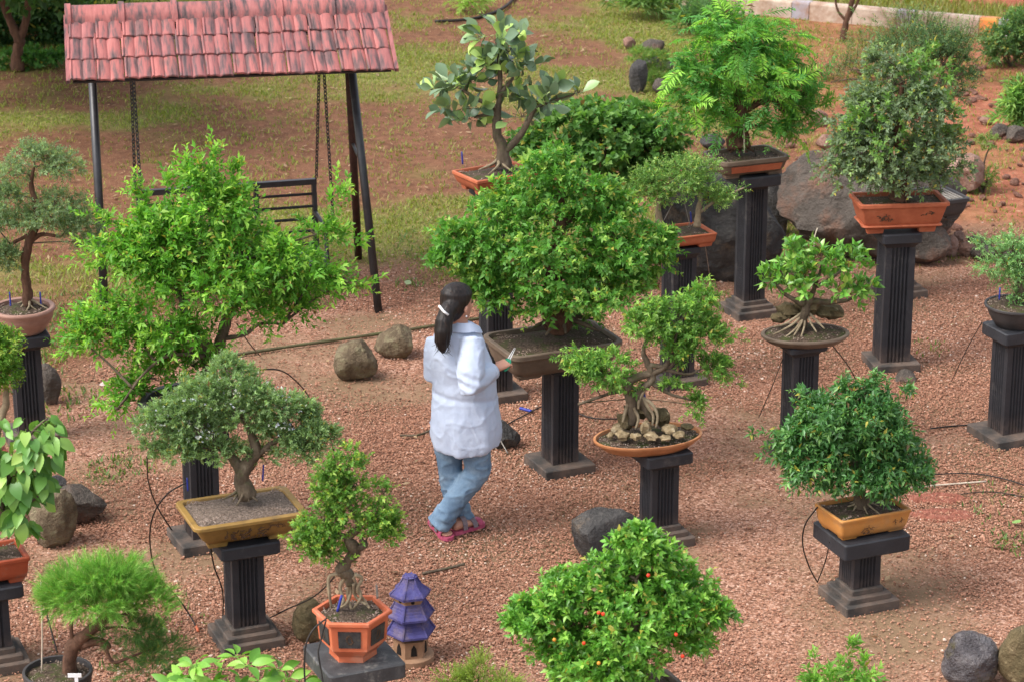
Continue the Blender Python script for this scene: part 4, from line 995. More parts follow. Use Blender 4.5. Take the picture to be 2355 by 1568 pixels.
# ---- berry bush, bottom centre
g9 = G(1462, 1655, 0.45)
top = pedestal('black pedestal beneath the red-berried bush at the bottom edge', None, 0, rot=22, gpt=Vector((g9.x, g9.y, 0)), ztop=0.45, slab=0.36, steps=3)
t9 = bonsai('dense bright green bush with small red berries at the bottom edge', top)
Y = top.y
rect_pot(t9, top, 0.52, 0.36, 0.15, 24, MT['brown_pot'], seed=9)
tr, en = trunk(t9, [P3(Y, (1480, 1595, 0, 22), (1478, 1550, 0, 20), (1465, 1500, 0, 16), (1460, 1430, 0, 11), (1465, 1330, 0, 5)), P3(Y, (1478, 1550, 0, 11), (1400, 1490, 0, 8), (1320, 1440, 0, 5)), P3(Y, (1470, 1520, 0, 10), (1550, 1460, 0, 7), (1610, 1430, 0, 4))], MT['bark'], 9)
lw = lobes_w([(1430, 1420, 185, 72), (1475, 1275, 68, 50), (1465, 1335, 115, 52), (1310, 1405, 105, 55), (1590, 1420, 85, 55), (1400, 1490, 165, 52), (1545, 1475, 85, 40), (1235, 1420, 62, 38), (1380, 1530, 115, 36), (1200, 1435, 36, 24), (1560, 1375, 70, 38), (1350, 1360, 80, 40), (1480, 1240, 30, 24), (1320, 1500, 80, 36)], Y)
o, sb = foliage(t9, lw, 109, 3300, L=0.055, K=8, ll=0.036, lw_=0.019, ang=0.95, up=.45, ca=(.06, .165, .02), cb=(.125, .27, .035), ct=(.26, .40, .07), young=.45, mat=MT['leaf_gloss'], sub=1.5, subr=.38)
branches(tr, en, lw, sb, MT['bark'], 9, 0.011)
bm_ = stone_mat('red berry', [(0.3, (.55, .02, .01)), (.7, (.7, .06, .02))], 10, .3, 0)
bg_ = stone_mat('orange berry', [(0.3, (.6, .18, .02)), (.7, (.6, .35, .05))], 10, .35, 0)
def ball(name, c, r, mat, root, seg=8):
    m = MB(); rings = []
    for i in range(1, 6):
        a = math.pi * i / 6; rings.append([Vector(c) + Vector((math.cos(6.283 * k / seg) * math.sin(a), math.sin(6.283 * k / seg) * math.sin(a), -math.cos(a))) * r for k in range(seg)])
    m.loft(rings); return m.build(name, mat, root, smooth=True)
for px, py, mt, dd in [(1491, 1322, 0, .30), (1377, 1408, 0, .36), (1387, 1411, 0, .36), (1555, 1458, 0, .33), (1570, 1508, 0, .30), (1275, 1470, 1, .3), (1343, 1478, 0, .3), (1377, 1524, 1, .34)]:
    ball('berry', PT(px, py, Y - dd), 0.0095, bg_ if mt else bm_, t9)

# ---- the large crown over the grey-brown pot, centre
top = pedestal('black fluted pedestal with mossy square plinth under the large central bonsai', (1287, 1072), 838, rot=24, steps=1, base=0.36, slab=0.22, slab_t=0.03, shaft=0.185, neck=False)
t10 = bonsai('largest broad green bonsai in a long grey-brown pot behind the woman', top)
Y = top.y
pc = Vector((top.x - 0.05, top.y, top.z))
pot, rt, dims = rect_pot(t10, pc, 0.80, 0.54, 0.185, 24, MT['brown_pot'], taper=0.86, lip=0.03, over=0.016, r=0.07, soil=0.025, foot=0.018, seed=10, mound=.03)
tr, en = trunk(t10, [P3(Y, (1272, 742, 0, 36), (1270, 715, 0, 27), (1268, 680, 0, 23), (1278, 620, 0, 20), (1292, 540, 0, 16), (1290, 450, 0, 9), (1285, 390, 0, 4)), P3(Y, (1275, 640, 0, 13), (1190, 600, 0, 9), (1120, 570, 0, 5)), P3(Y, (1280, 620, 0, 13), (1370, 590, 0, 9), (1450, 570, 0, 5)), P3(Y, (1290, 540, 0, 9), (1230, 480, 0, 6)), P3(Y, (1290, 520, 0, 9), (1360, 470, 0, 6))], MT['bark_red'], 10, n=11, gnarl=.14)
roots(tr, PT(1285, 742, Y), 9, 0.24, 0.028, MT['bark'], 10, h=.07)
lw = lobes_w([(1270, 560, 205, 95), (1290, 440, 112, 62), (1120, 560, 105, 70), (1430, 560, 108, 72), (1290, 655, 215, 50), (1165, 640, 100, 46), (1150, 695, 34, 30, -.1), (1480, 605, 68, 46), (1400, 660, 90, 34), (1270, 385, 62, 32), (1190, 480, 90, 50), (1380, 480, 90, 55), (1050, 545, 50, 30), (1040, 600, 40, 26), (1260, 700, 60, 26, -.1), (1510, 560, 36, 36), (1340, 720, 40, 20, .2)], Y)
o, sb = foliage(t10, lw, 110, 3300, L=0.075, K=8, ll=0.039, lw_=0.021, ang=0.95, up=.3, droop=.15, ca=(.055, .15, .022), cb=(.115, .255, .04), ct=(.30, .38, .08), young=.35, sub=1.6, subr=.38, twig=.0014)
branches(tr, en, lw, sb, MT['bark_red'], 10, 0.013)

# ---- big-leaved fig in the red pot, behind
top = pedestal('tall black fluted pedestal directly behind the woman', (1140, 908), 432, rot=22, steps=1, base=0.36, shaft=0.185, slab=0.3)
t11 = bonsai('upright bonsai with large leathery grey-green leaves in a shallow red pot', top)
Y = top.y
rect_pot(t11, top, 0.50, 0.34, 0.12, 32, MT['terracotta'], taper=.85, over=.006, r=.008, seed=11, soil=.02)
tr, en = trunk(t11, [P3(Y, (1156, 385, 0, 20), (1155, 345, 0, 13), (1142, 300, 0, 11), (1146, 240, 0, 7), (1150, 170, 0, 5), (1140, 100, 0, 3)), P3(Y, (1160, 350, 0, 9), (1190, 320, 0, 8), (1215, 280, 0, 7), (1240, 245, 0, 4), (1320, 218, 0, 2)), P3(Y, (1146, 250, 0, 7), (1100, 230, 0, 5), (1060, 205, 0, 3)), P3(Y, (1148, 220, 0, 6), (1180, 180, 0, 4)), P3(Y, (1146, 260, 0, 5), (1090, 270, 0, 3))], MT['bark'], 11, gnarl=.1)
roots(tr, PT(1150, 382, Y), 7, .14, .016, MT['bark_pale'], 11)
rs11 = np.random.RandomState(12)
lw = lobes_w([(1140, 95, 48, 45), (1085, 190, 72, 38), (1195, 175, 70, 45), (1240, 235, 62, 28), (1065, 250, 60, 24), (1130, 150, 60, 40), (1015, 205, 26, 16), (1270, 205, 30, 16), (1330, 215, 20, 4), (1170, 120, 40, 40), (1200, 270, 40, 18), (1080, 275, 40, 22)], Y)
O, D, sb = shoots_from(lw, 290, rs11, up=.2)
fm = [leaf_mesh('fig_leaf', 0.115, 0.075, 'obovate', fold=f, curl=c) for f, c in ((.3, .1), (.45, .25), (.15, .3))]
LM_fig = leaf_mat('leathery leaf', 0.35, .15, .5, [(0, (.08, .14, .075)), (.4, (.14, .215, .12)), (.65, (.2, .29, .16)), (.8, (.27, .42, .11)), (1, (.4, .56, .14))])
leaf_objects(t11, fm, LM_fig, O, D, rs11, tilt=.5, size=(.7, 1.25))
branches(tr, en, lw, sb, MT['bark'], 11, 0.006)
stake(t11, [PT(1064, 378, Y), PT(1062, 350, Y)], .006, MT['blue_tie'], 'drip_peg')

# ---- round-leaved dense bush, behind centre
top = pedestal('black pedestal hidden behind the central crown, under the round-leaved bush', (1385, 660), 470, rot=22, steps=3)
t12 = bonsai('dense domed bush with round dark green leaves behind the central crown', top)
Y = top.y
rect_pot(t12, top, .5, .35, .15, 22, MT['red_pot'], seed=12)
tr, en = trunk(t12, [P3(Y, (1385, 430, 0, 22), (1380, 380, 0, 18), (1385, 330, 0, 8)), P3(Y, (1380, 390, 0, 10), (1300, 350, 0, 6)), P3(Y, (1385, 390, 0, 10), (1460, 350, 0, 6))], MT['bark'], 12)
lw = lobes_w([(1380, 320, 150, 58), (1280, 335, 78, 48), (1480, 345, 78, 50), (1380, 385, 160, 45), (1330, 285, 90, 36), (1430, 285, 85, 36), (1520, 370, 40, 36), (1230, 340, 36, 34)], Y)
o, sb = foliage(t12, lw, 112, 1500, L=0.08, K=8, ll=0.052, lw_=0.042, ang=1.0, up=.35, droop=.2, ca=(.05, .115, .024), cb=(.10, .2, .045), ct=(.19, .30, .07), young=.35, sub=1.4)
branches(tr, en, lw, sb, MT['bark_red'], 12, 0.01)

# ---- thin bonsai in the shallow red tray
top = pedestal('black fluted pedestal under the shallow red tray before the grey boulder', (1556, 876), 562, rot=24, steps=1, base=0.34, shaft=.185, slab=0.24, slab_t=0.05)
t13 = bonsai('wispy light green bonsai in a shallow red tray before the grey boulder', top)
Y = top.y
pc = Vector((top.x - 0.02, top.y, top.z))
rect_pot(t13, pc, .48, .32, .10, 22, MT['terracotta'], taper=.94, over=.004, r=.006, soil=.02, seed=13, lip=.008)
tr, en = trunk(t13, [P3(Y, (1604, 520, 0, 10), (1606, 490, 0, 7), (1610, 450, 0, 5), (1590, 410, 0, 3)), P3(Y, (1520, 520, 0, 9), (1512, 480, 0, 7), (1525, 440, 0, 4), (1540, 410, 0, 2)), P3(Y, (1608, 490, 0, 4), (1650, 460, 0, 3), (1712, 432, 0, 2))], MT['bark_pale'], 13)
lw = lobes_w([(1560, 415, 78, 28), (1500, 425, 42, 34), (1620, 440, 46, 30), (1655, 462, 32, 12), (1580, 390, 60, 18), (1520, 450, 40, 16), (1690, 445, 22, 6), (1480, 440, 22, 20)], Y)
o, sb = foliage(t13, lw, 113, 1150, L=0.08, K=9, ll=0.02, lw_=0.0095, ang=.9, up=.5, ca=(.085, .165, .035), cb=(.17, .28, .07), ct=(.34, .43, .13), young=.45, twig=.001, sub=1.2)
branches(tr, en, lw, sb, MT['bark'], 13, 0.006)
stake(t13, [PT(1588, 525, Y), PT(1570, 450, Y)], .003, MT['grey_tube'], 'guy_line'); stake(t13, [PT(1520, 520, Y), PT(1558, 448, Y)], .003, MT['grey_tube'], 'guy_line')
stake(t13, [PT(1590, 512, Y + .1), PT(1588, 488, Y + .1)], .006, MT['blue_tie'], 'drip_peg')

# ---- feathery tamarind-like crown, upper right
top = pedestal('black fluted pedestal with wide slab under the feathery bonsai', (1722, 716), 396, rot=22, steps=3, base=0.355, slab=0.33, slab_t=0.085, shaft=.178)
t14 = bonsai('tall bright green bonsai with feathery drooping fronds', top)
Y = top.y
pc = Vector((top.x - .06, top.y, top.z))
pot, rt, dims = rect_pot(t14, pc, .58, .40, .145, 22, MT['dark_brown'] if 'dark_brown' in MT else MT['brown_pot'], taper=.86, lip=.03, over=.012, r=.05, soil=.03, seed=14)
m = MB(); mzz = Matrix.Rotation(rt, 3, 'Z')
prof = []
for zz, yy in ((0.045, .158), (0.095, .168)): prof.append(yy)
q = [Vector((-.205, -.1735, .048)), Vector((.205, -.1735, .048)), Vector((.215, -.186, .1)), Vector((-.215, -.186, .1))]
q = [mzz @ p + pc for p in q]; nrm = mzz @ Vector((0, -1, .2))
m.loft([[p - nrm * .004 for p in q], [p + nrm * .006 for p in q]]); m.build('orange_panel', MT['terracotta'], pot)
tr, en = trunk(t14, [P3(Y, (1698, 342, 0, 30), (1700, 315, 0, 22), (1705, 280, 0, 18), (1700, 200, 0, 12), (1695, 110, 0, 6)), P3(Y, (1702, 290, 0, 9), (1640, 240, 0, 6), (1580, 240, 0, 4)), P3(Y, (1702, 260, 0, 9), (1770, 230, 0, 6), (1810, 260, 0, 4))], MT['bark_red'], 14)
roots(tr, PT(1698, 342, Y), 8, .12, .02, MT['bark_red'], 14, h=.05)
rs14 = np.random.RandomState(14)
lw = lobes_w([(1690, 90, 112, 55), (1695, 180, 140, 75), (1640, 225, 105, 50), (1785, 230, 75, 62), (1570, 245, 50, 20), (1805, 300, 48, 30), (1610, 160, 60, 50), (1760, 140, 70, 55), (1700, 60, 70, 30), (1840, 220, 40, 40), (1640, 280, 60, 20), (1740, 290, 60, 20)], Y)
O, D, sb = shoots_from(lw, 285, rs14, up=.25, fill=.7)
D = unit(D * np.array([1, 1, .7]) + np.array([0, 0, -.05]))
def frond_mesh(L, pairs, ll, w, droop, c0, c1, seed):
    rs = np.random.RandomState(seed)
    V, F, C, _ = leaves_on(np.zeros((1, 3)), np.array([[1.0, 0, 0]]), rs, L=L, K=pairs * 2, ll=ll, lw_=w, ang=1.15, droop=droop, ca=c0, cb=c1, pinnate=True, nup=1.0, jit=.1)
    V = V * 1.0
    sv, sf = [], []
    for k in range(7):
        t = k / 6; x = L * t; z = -droop * L * t * t
        sv += [(x, -.0016, z), (x, .0016, z), (x, 0, z + .002)]
    for k in range(6):
        for a, b in ((0, 1), (1, 2), (2, 0)):
            sf += [(3 * k + a, 3 * k + b, 3 * k + 3 + b), (3 * k + a, 3 * k + 3 + b, 3 * k + 3 + a)]
    n0 = len(V); V = np.concatenate([V, np.array(sv)]); F = np.concatenate([F, np.array(sf) + n0]); C = np.concatenate([C, np.tile([[.2, .3, .06]], (len(sv), 1))])
    me = mesh_np('frond', V, F, None, C); return me
fr = [frond_mesh(.19, 13, .05, .0125, .35, (.09, .24, .03), (.17, .37, .05), 1), frond_mesh(.22, 13, .055, .0135, .5, (.13, .3, .03), (.24, .44, .05), 2), frond_mesh(.24, 14, .052, .013, .65, (.18, .36, .04), (.32, .5, .075), 3), frond_mesh(.2, 12, .055, .015, .4, (.055, .17, .035), (.11, .27, .06), 4)]
leaf_objects(t14, fr, MT['leaf'], O, D, rs14, tilt=.3, size=(.75, 1.15), name='frond')
o, sb2 = foliage(t14, [(c, r * .8) for c, r in lw], 114, 700, name='inner_foliage', L=.18, K=20, ll=.04, lw_=.011, pinnate=True, ang=1.1, droop=.35, ca=(.06, .17, .03), cb=(.12, .28, .05), fill=.3)
branches(tr, en, lw, sb, MT['bark'], 14, 0.009)
stake(t14, [PT(1712, 352, Y - .12), PT(1711, 285, Y - .1)], .005, MT['pale_stick'])

# ---- grey-green bush in the rectangular terracotta pot, right
top = pedestal('slender black fluted pedestal under the rectangular terracotta pot', (2048, 838), 527, rot=9, steps=1, base=0.35, shaft=.222, slab=0.30, slab_t=0.075)
t15 = bonsai('grey-green small-leaved bonsai in a rectangular terracotta pot with relief', top)
Y = top.y
pc = Vector((top.x, top.y, top.z))
pot, rt, dims = rect_pot(t15, pc, .66, .36, .235, 7, MT['terracotta'], taper=.80, lip=.025, over=.016, r=.02, soil=.03, foot=.03, seed=15)
m = MB(); mzz = Matrix.Rotation(rt, 3, 'Z')
m.loft([rrect(pc, .57, .282, .02, rt, pc.z + .052), rrect(pc, .585, .297, .02, rt, pc.z + .06), rrect(pc, .575, .287, .02, rt, pc.z + .068)]); m.build('foot_band', MT['terracotta'], pot)
scribble(pot, pc, rt, .152, .10, -.14, .13, .05, 15, MT['motif_dark'], 16, tilt=.25, thick=.0028); scribble(pot, pc, rt, .152, .09, .18, .15, .03, 16, MT['motif_dark'], 10, tilt=.25, thick=.0028)
tr, en = trunk(t15, [P3(Y, (2068, 455, 0, 26), (2070, 420, 0, 20), (2060, 370, 0, 15), (2065, 280, 0, 10), (2075, 190, 0, 5)), P3(Y, (2065, 380, 0, 9), (1990, 340, 0, 5)), P3(Y, (2062, 350, 0, 9), (2140, 330, 0, 5)), P3(Y, (2065, 280, 0, 7), (2130, 190, 0, 4))], MT['bark_red'], 15)
roots(tr, PT(2068, 452, Y), 6, .1, .022, MT['bark_red'], 15)
lw = lobes_w([(2070, 275, 115, 75), (2060, 350, 130, 62), (1980, 335, 68, 60), (2140, 350, 70, 46), (2060, 195, 95, 48), (1960, 390, 55, 34), (2150, 395, 62, 24), (2070, 405, 95, 30), (2120, 250, 70, 50), (2000, 260, 62, 50), (1915, 390, 26, 16), (2205, 385, 30, 12), (2185, 320, 26, 20), (1940, 290, 24, 20), (2040, 140, 40, 24)], Y)
kwg = dict(L=.08, K=9, ll=.031, lw_=.018, ang=.95, droop=.1)
o, sb = foliage(t15, lw, 115, 2400, up=.3, ca=(.095, .125, .07), cb=(.19, .235, .125), ct=(.24, .34, .09), young=.25, sub=1.5, twig=.001, **kwg)
lwy = lobes_w([(2110, 150, 55, 34), (2160, 175, 40, 24), (2040, 310, 34, 60, -.25), (2150, 240, 40, 30, -.1), (1990, 300, 30, 40, -.2), (2160, 310, 30, 20)], Y)
foliage(t15, lwy, 116, 150, name='young_shoots', up=.6, ca=(.08, .155, .03), cb=(.13, .23, .05), ct=(.22, .32, .09), young=.5, **{**kwg, 'll': .042, 'lw_': .02})
branches(tr, en, lw, sb, MT['bark'], 15, 0.01)

# ---- dark pot with a shrub standing behind it
top = pedestal('black pedestal with stepped base partly hidden behind the slender pedestal', (2062, 672), 497, rot=20, steps=3, base=.37, shaft=.19, slab=.34)
t16 = bonsai('dark green shrub in a dark grey pot behind the terracotta one', top)
Y = top.y; pc = Vector((top.x + .17, top.y, top.z))
pot, rt, dims = rect_pot(t16, pc, .62, .42, .17, 22, MT['dark_pot'], taper=.86, lip=.03, over=.012, r=.02, seed=16)
m = MB(); mzz = Matrix.Rotation(rt, 3, 'Z')
for k in range(7): m.box(pc + mzz @ Vector((.03 + k * .036, -.03, .166)), (.014, .30, .012), rt)
m.build('wire_grid', MT['grey_tube'], pot)
tr, en = trunk(t16, [P3(Y, (2150, 440, .1, 14), (2150, 330, .1, 11), (2160, 220, .1, 8), (2170, 150, .1, 4)), P3(Y, (2150, 330, .1, 6), (2090, 200, .1, 4))], MT['bark'], 16)
lw = lobes_w([(2160, 150, 80, 50, .15), (2205, 185, 42, 34, .1), (2085, 130, 75, 44, .2), (2130, 90, 70, 30, .2), (2180, 215, 40, 16, .1), (2200, 120, 50, 30, .2)], Y)
ex = [(PT(2080, 120, Y + .2), PT(x1, y1, Y + .3), 10, .02) for x1, y1 in [(1950, 40), (2010, 50), (2110, 30), (2220, 60), (2270, 95), (1960, 150), (1990, 90)]]
o, sb = foliage(t16, lw, 117, 1500, L=.08, K=9, ll=.022, lw_=.009, ang=.8, up=.5, ca=(.045, .085, .035), cb=(.10, .155, .06), ct=(.2, .26, .1), young=.3, twig=.0011, extra=ex)
branches(tr, en, lw, sb, MT['bark'], 16, 0.008)

# ---- glossy-leaved bonsai on the brown oval tray
top = pedestal('black fluted pedestal under the dark oval tray of the glossy-leaved bonsai', (1834, 1042), 784, rot=20, steps=1, base=.345, slab=.27, slab_t=.045, shaft=.182)
t19 = bonsai('glossy-leaved low bonsai with gripping roots on a dark oval tray', top)
Y = top.y
pc = Vector((top.x + .02, top.y, top.z))
round_pot(t19, pc, [(.78, 0), (.84, .004), (.95, .03), (.97, .04), (1.0, .042), (1.0, .056), (.98, .06), (.92, .058), (.9, .035)], MT['dark_red'] if 'dark_red' in MT else MT['brown_pot'], .295, .2, 8, soil=(.92, .05), seed=19, mound=.025)
tr, en = trunk(t19, [P3(Y, (1848, 752, 0, 9), (1850, 722, 0, 12), (1860, 698, 0, 9), (1875, 660, 0, 5), (1890, 610, 0, 2)), P3(Y, (1862, 692, 0, 7), (1905, 695, 0, 7), (1950, 690, 0, 4), (1990, 670, 0, 2)), P3(Y, (1850, 700, 0, 9), (1810, 680, 0, 5), (1780, 650, 0, 3)), P3(Y, (1880, 660, 0, 5), (1940, 620, 0, 3)), P3(Y, (1855, 690, 0, 5), (1835, 620, 0, 2))], MT['bark'], 19, gnarl=.15)
m = MB()
for pts in ([(1848, 724), (1842, 745), (1826, 772)], [(1850, 724), (1850, 750), (1842, 776)], [(1846, 724), (1820, 748), (1778, 770)], [(1856, 724), (1866, 745), (1878, 764)], [(1848, 724), (1832, 754), (1804, 777)], [(1858, 718), (1882, 742), (1896, 756)], [(1842, 722), (1806, 745), (1780, 752)]):
    sp = spline([PT(x, y, Y - i * .05) for i, (x, y) in enumerate(pts)], 6); m.tube(sp, lin([.011, .008, .005], len(sp)), 6)
m.build('aerial_roots', MT['bark_pale'], tr, smooth=True)
rs19 = np.random.RandomState(19)
lw = lobes_w([(1880, 650, 100, 40), (1810, 645, 65, 34), (1950, 605, 48, 40), (1890, 595, 66, 30), (1985, 660, 34, 36), (1840, 610, 40, 36), (1930, 660, 60, 34), (1770, 640, 26, 18), (1830, 575, 16, 18)], Y)
O, D, sb = shoots_from(lw, 100, rs19, up=.7)
OO, DD = [], []
for o_, d_ in zip(O, D):
    for k in range(3):
        v = unit(d_ * .7 + rs19.normal(size=3) * .55 + np.array([0, 0, .25])); OO.append(o_ + v * .008); DD.append(v)
gm_ = [leaf_mesh('glossy_leaf', .066, .031, 'ovate', fold=f, curl=c, seg=5) for f, c in ((.3, .1), (.5, -.1), (.2, .25))]
LM_gl = leaf_mat('glossy young leaf', .3, .22, .55, [(0, (.065, .18, .03)), (.5, (.135, .3, .04)), (.8, (.23, .42, .065)), (1, (.36, .52, .11))])
leaf_objects(t19, gm_, LM_gl, np.array(OO), np.array(DD), rs19, tilt=.5, size=(.7, 1.25))
foliage(t19, lw, 119, 150, L=.05, K=6, ll=.055, lw_=.026, ang=.9, up=.6, ca=(.065, .17, .03), cb=(.13, .28, .04), ct=(.25, .4, .07), young=.5, mat=MT['leaf_gloss'])
branches(tr, en, lw, sb, MT['bark'], 19, .006)

# ---- dark dense bush in the amber pot, lower right
top = pedestal('short black pedestal with broad slab under the amber pot', (1974, 1378), 1212, rot=22, steps=3, base=.35, slab=.43, slab_d=.39, slab_t=.1, shaft=.175, neck=True)
t20 = bonsai('dense dark green bonsai in a small amber rectangular pot', top)
Y = top.y
pc = Vector((top.x, top.y, top.z))
pot, rt, dims = rect_pot(t20, pc, .47, .315, .135, 24, MT['amber_pot'], taper=.9, lip=.015, over=.003, r=.02, soil=.025, foot=.008, seed=20)
scribble(pot, pc, rt, .156, .07, -.06, .055, .05, 20, MT['motif_dark'], 20, tilt=.1, thick=.0015); scribble(pot, pc, rt, .156, .05, .14, .075, .02, 21, MT['motif_dark'], 6, tilt=.1, thick=.0015)
tr, en = trunk(t20, [P3(Y, (1982, 1165, 0, 20), (1978, 1135, 0, 14), (1972, 1100, 0, 13), (1965, 1030, 0, 9), (1965, 950, 0, 4)), P3(Y, (1972, 1100, 0, 8), (1890, 1070, 0, 5)), P3(Y, (1972, 1090, 0, 8), (2050, 1060, 0, 5)), P3(Y, (1890, 1070, 0, 4), (1800, 1030, 0, 2))], MT['bark'], 20)
roots(tr, PT(1982, 1162, Y), 8, .12, .012, MT['bark_pale'], 20, h=.04)
lw = lobes_w([(1960, 1010, 130, 66), (1950, 950, 95, 42), (1870, 1065, 80, 46), (2055, 1055, 76, 48), (1985, 905, 55, 20), (1965, 1095, 95, 24), (2020, 980, 76, 46), (1890, 1000, 76, 50), (2085, 1085, 45, 26), (1835, 1050, 36, 26)], Y)
ex = [(PT(1860, 1040, Y), PT(1735, 1000, Y), 16, .018), (PT(1840, 1060, Y), PT(1760, 1050, Y), 12, .018), (PT(1880, 950, Y), PT(1835, 905, Y), 10, .012), (PT(2000, 920, Y), PT(2020, 870, Y), 12, .015), (PT(2060, 940, Y), PT(2080, 900, Y), 10, .015), (PT(1940, 920, Y), PT(1940, 885, Y), 10, .015)]
o, sb = foliage(t20, lw, 120, 2700, L=.06, K=8, ll=.040, lw_=.0155, ang=1.05, up=.15, droop=.3, ca=(.035, .10, .025), cb=(.075, .175, .045), ct=(.16, .28, .07), young=.25, sub=1.5, subr=.4, mat=MT['leaf_gloss'], extra=ex)
branches(tr, en, lw, sb, MT['bark'], 20, .009)

# ---- two-trunked tree with rocks on the oval clay tray
top = pedestal('black fluted pedestal under the oval clay tray', (1514, 1236), 1027, rot=22, steps=3, base=.345, slab=.31, slab_t=.075, shaft=.18)
t21 = bonsai('two-trunk bonsai clasping rocks on an oval clay tray', top)
Y = top.y
pc = Vector((top.x - .075, top.y + .01, top.z))
round_pot(t21, pc, [(.74, 0), (.8, .004), (.9, .03), (.93, .042), (.975, .05), (.985, .055), (1.0, .06), (1.0, .072), (.985, .074), (.955, .072), (.93, .045)], MT['tray'], .345, .215, 18, soil=(.945, .052), seed=21, mound=.02)
tr, en = trunk(t21, [P3(Y, (1452, 975, 0, 12), (1455, 930, 0, 14), (1445, 890, 0, 13), (1455, 870, 0, 10), (1520, 850, 0, 7), (1545, 810, 0, 5), (1560, 750, 0, 3)), P3(Y, (1500, 965, 0, 8), (1478, 930, 0, 9), (1468, 905, 0, 9), (1500, 870, 0, 8), (1490, 835, 0, 7), (1480, 800, 0, 5), (1500, 770, 0, 3)),
                     P3(Y, (1484, 838, 0, 6), (1540, 842, 0, 5), (1552, 810, 0, 4)), P3(Y, (1448, 895, 0, 5), (1400, 905, 0, 4), (1330, 930, 0, 3)), P3(Y, (1450, 880, 0, 6), (1410, 860, 0, 4), (1360, 850, 0, 3)), P3(Y, (1530, 850, 0, 4), (1580, 860, 0, 3), (1610, 850, 0, 2)), P3(Y, (1500, 880, 0, 6), (1540, 905, 0, 4), (1590, 920, 0, 2))], MT['bark'], 21, gnarl=.14)
m = MB()
for pts in ([(1462, 905), (1458, 935), (1468, 960), (1462, 985)], [(1475, 910), (1490, 935), (1502, 955), (1500, 980)], [(1480, 915), (1500, 930), (1512, 955), (1508, 985)], [(1455, 900), (1440, 940), (1432, 970)], [(1485, 890), (1470, 920), (1468, 940)]):
    sp = spline([PT(x, y, Y - .02 * i) for i, (x, y) in enumerate(pts)], 6); m.tube(sp, lin([.013, .011, .007], len(sp)), 6)
m.build('exposed_roots', MT['bark_pale'], tr, smooth=True)
lw = lobes_w([(1565, 735, 76, 40), (1610, 795, 56, 44), (1490, 750, 46, 26), (1395, 845, 64, 26), (1345, 838, 40, 18), (1635, 850, 40, 24), (1440, 885, 36, 14), (1600, 930, 12, 22), (1595, 695, 42, 20), (1500, 715, 34, 18), (1370, 872, 34, 14), (1550, 892, 26, 8), (1560, 800, 40, 18)], Y)
ex = [(PT(1470, 740, Y), PT(1345, 690, Y), 16, .02), (PT(1380, 830, Y), PT(1285, 825, Y), 14, .018), (PT(1600, 910, Y), PT(1612, 960, Y), 10, .01), (PT(1620, 780, Y), PT(1690, 780, Y), 12, .02), (PT(1640, 860, Y), PT(1690, 890, Y), 12, .02), (PT(1600, 700, Y), PT(1610, 665, Y), 10, .02)]
o, sb = foliage(t21, lw, 121, 1500, L=.06, K=9, ll=.029, lw_=.0125, ang=.9, up=.35, droop=.12, ca=(.075, .165, .03), cb=(.15, .27, .05), ct=(.3, .42, .09), young=.4, twig=.001, extra=ex, sub=1.3)
branches(tr, en, lw, sb, MT['bark'], 21, .006)
stake(t21, [PT(1484, 925, Y + .02), PT(1479, 895, Y + .02)], .009, MT['blue_tie'], 'plant_tie')
#__END4__

# ---- bowl bonsai at the right edge
top = pedestal('black fluted pedestal with mossy plinth at the right edge', (2316, 1003), 748, rot=22, steps=1, base=.40, slab=.31, slab_t=.085, shaft=.195)
t18 = bonsai('trailing light green bonsai in a dark round bowl at the right edge', top)
Y = top.y
round_pot(t18, Vector((top.x + .0, top.y, top.z)), [(.55, 0), (.62, .006), (.82, .07), (.92, .125), (.93, .13), (1.0, .138), (1.0, .15), (.98, .153), (.93, .15), (.9, .12)], MT['dark_pot'], .21, .21, soil=(.92, .14), seed=18)
tr, en = trunk(t18, [P3(Y, (2345, 690, 0, 12), (2350, 650, 0, 10), (2345, 600, 0, 6), (2330, 570, 0, 3)), P3(Y, (2348, 640, 0, 5), (2300, 590, 0, 3))], MT['bark'], 18)
lw = lobes_w([(2330, 585, 55, 32), (2275, 562, 32, 12), (2320, 640, 48, 26), (2390, 600, 60, 50), (2350, 550, 40, 16), (2290, 610, 36, 18), (2400, 680, 50, 36), (2335, 680, 24, 16)], Y)
o, sb = foliage(t18, lw, 118, 1500, L=.06, K=9, ll=.017, lw_=.008, ang=.9, up=.2, droop=.2, ca=(.10, .2, .07), cb=(.2, .33, .12), ct=(.35, .48, .2), young=.4, twig=.001)
branches(tr, en, lw, sb, MT['bark'], 18, .006)
stake(t18, [PT(2298, 690, Y - .05), PT(2300, 662, Y - .05)], .005, MT['blue_tie'], 'drip_peg')

# ---- plants rising into the bottom edge of the picture
PG = 'plants at the bottom edge'
g7 = G(540, 1760)
t7 = empty('leafy_plant', Vector((g7.x, g7.y, 0)), 'broad-leaved light green plant rising into view at the bottom, left of the orange pot', 'plant', PG)
Y = g7.y; rs7 = np.random.RandomState(71)
m = MB(); z0 = Vector((g7.x, g7.y, 0)); m.loft([[z0 + Vector((.13 * f * math.cos(6.283 * k / 24), .13 * f * math.sin(6.283 * k / 24), z)) for k in range(24)] for f, z in ((.8, 0), (1, .22), (1.05, .225), (1.05, .24), (.97, .24), (.95, .2))], (True, True)); shade_angle(m.build('pot', MT['dark_pot'], t7))
tr, en = trunk(t7, [P3(Y, (540, 1670, 0, 9), (530, 1600, 0, 7), (520, 1560, 0, 4)), P3(Y, (535, 1620, 0, 6), (620, 1570, 0, 3)), P3(Y, (535, 1620, 0, 6), (440, 1575, 0, 3))], MT['bark'], 71)
O, D = [], []
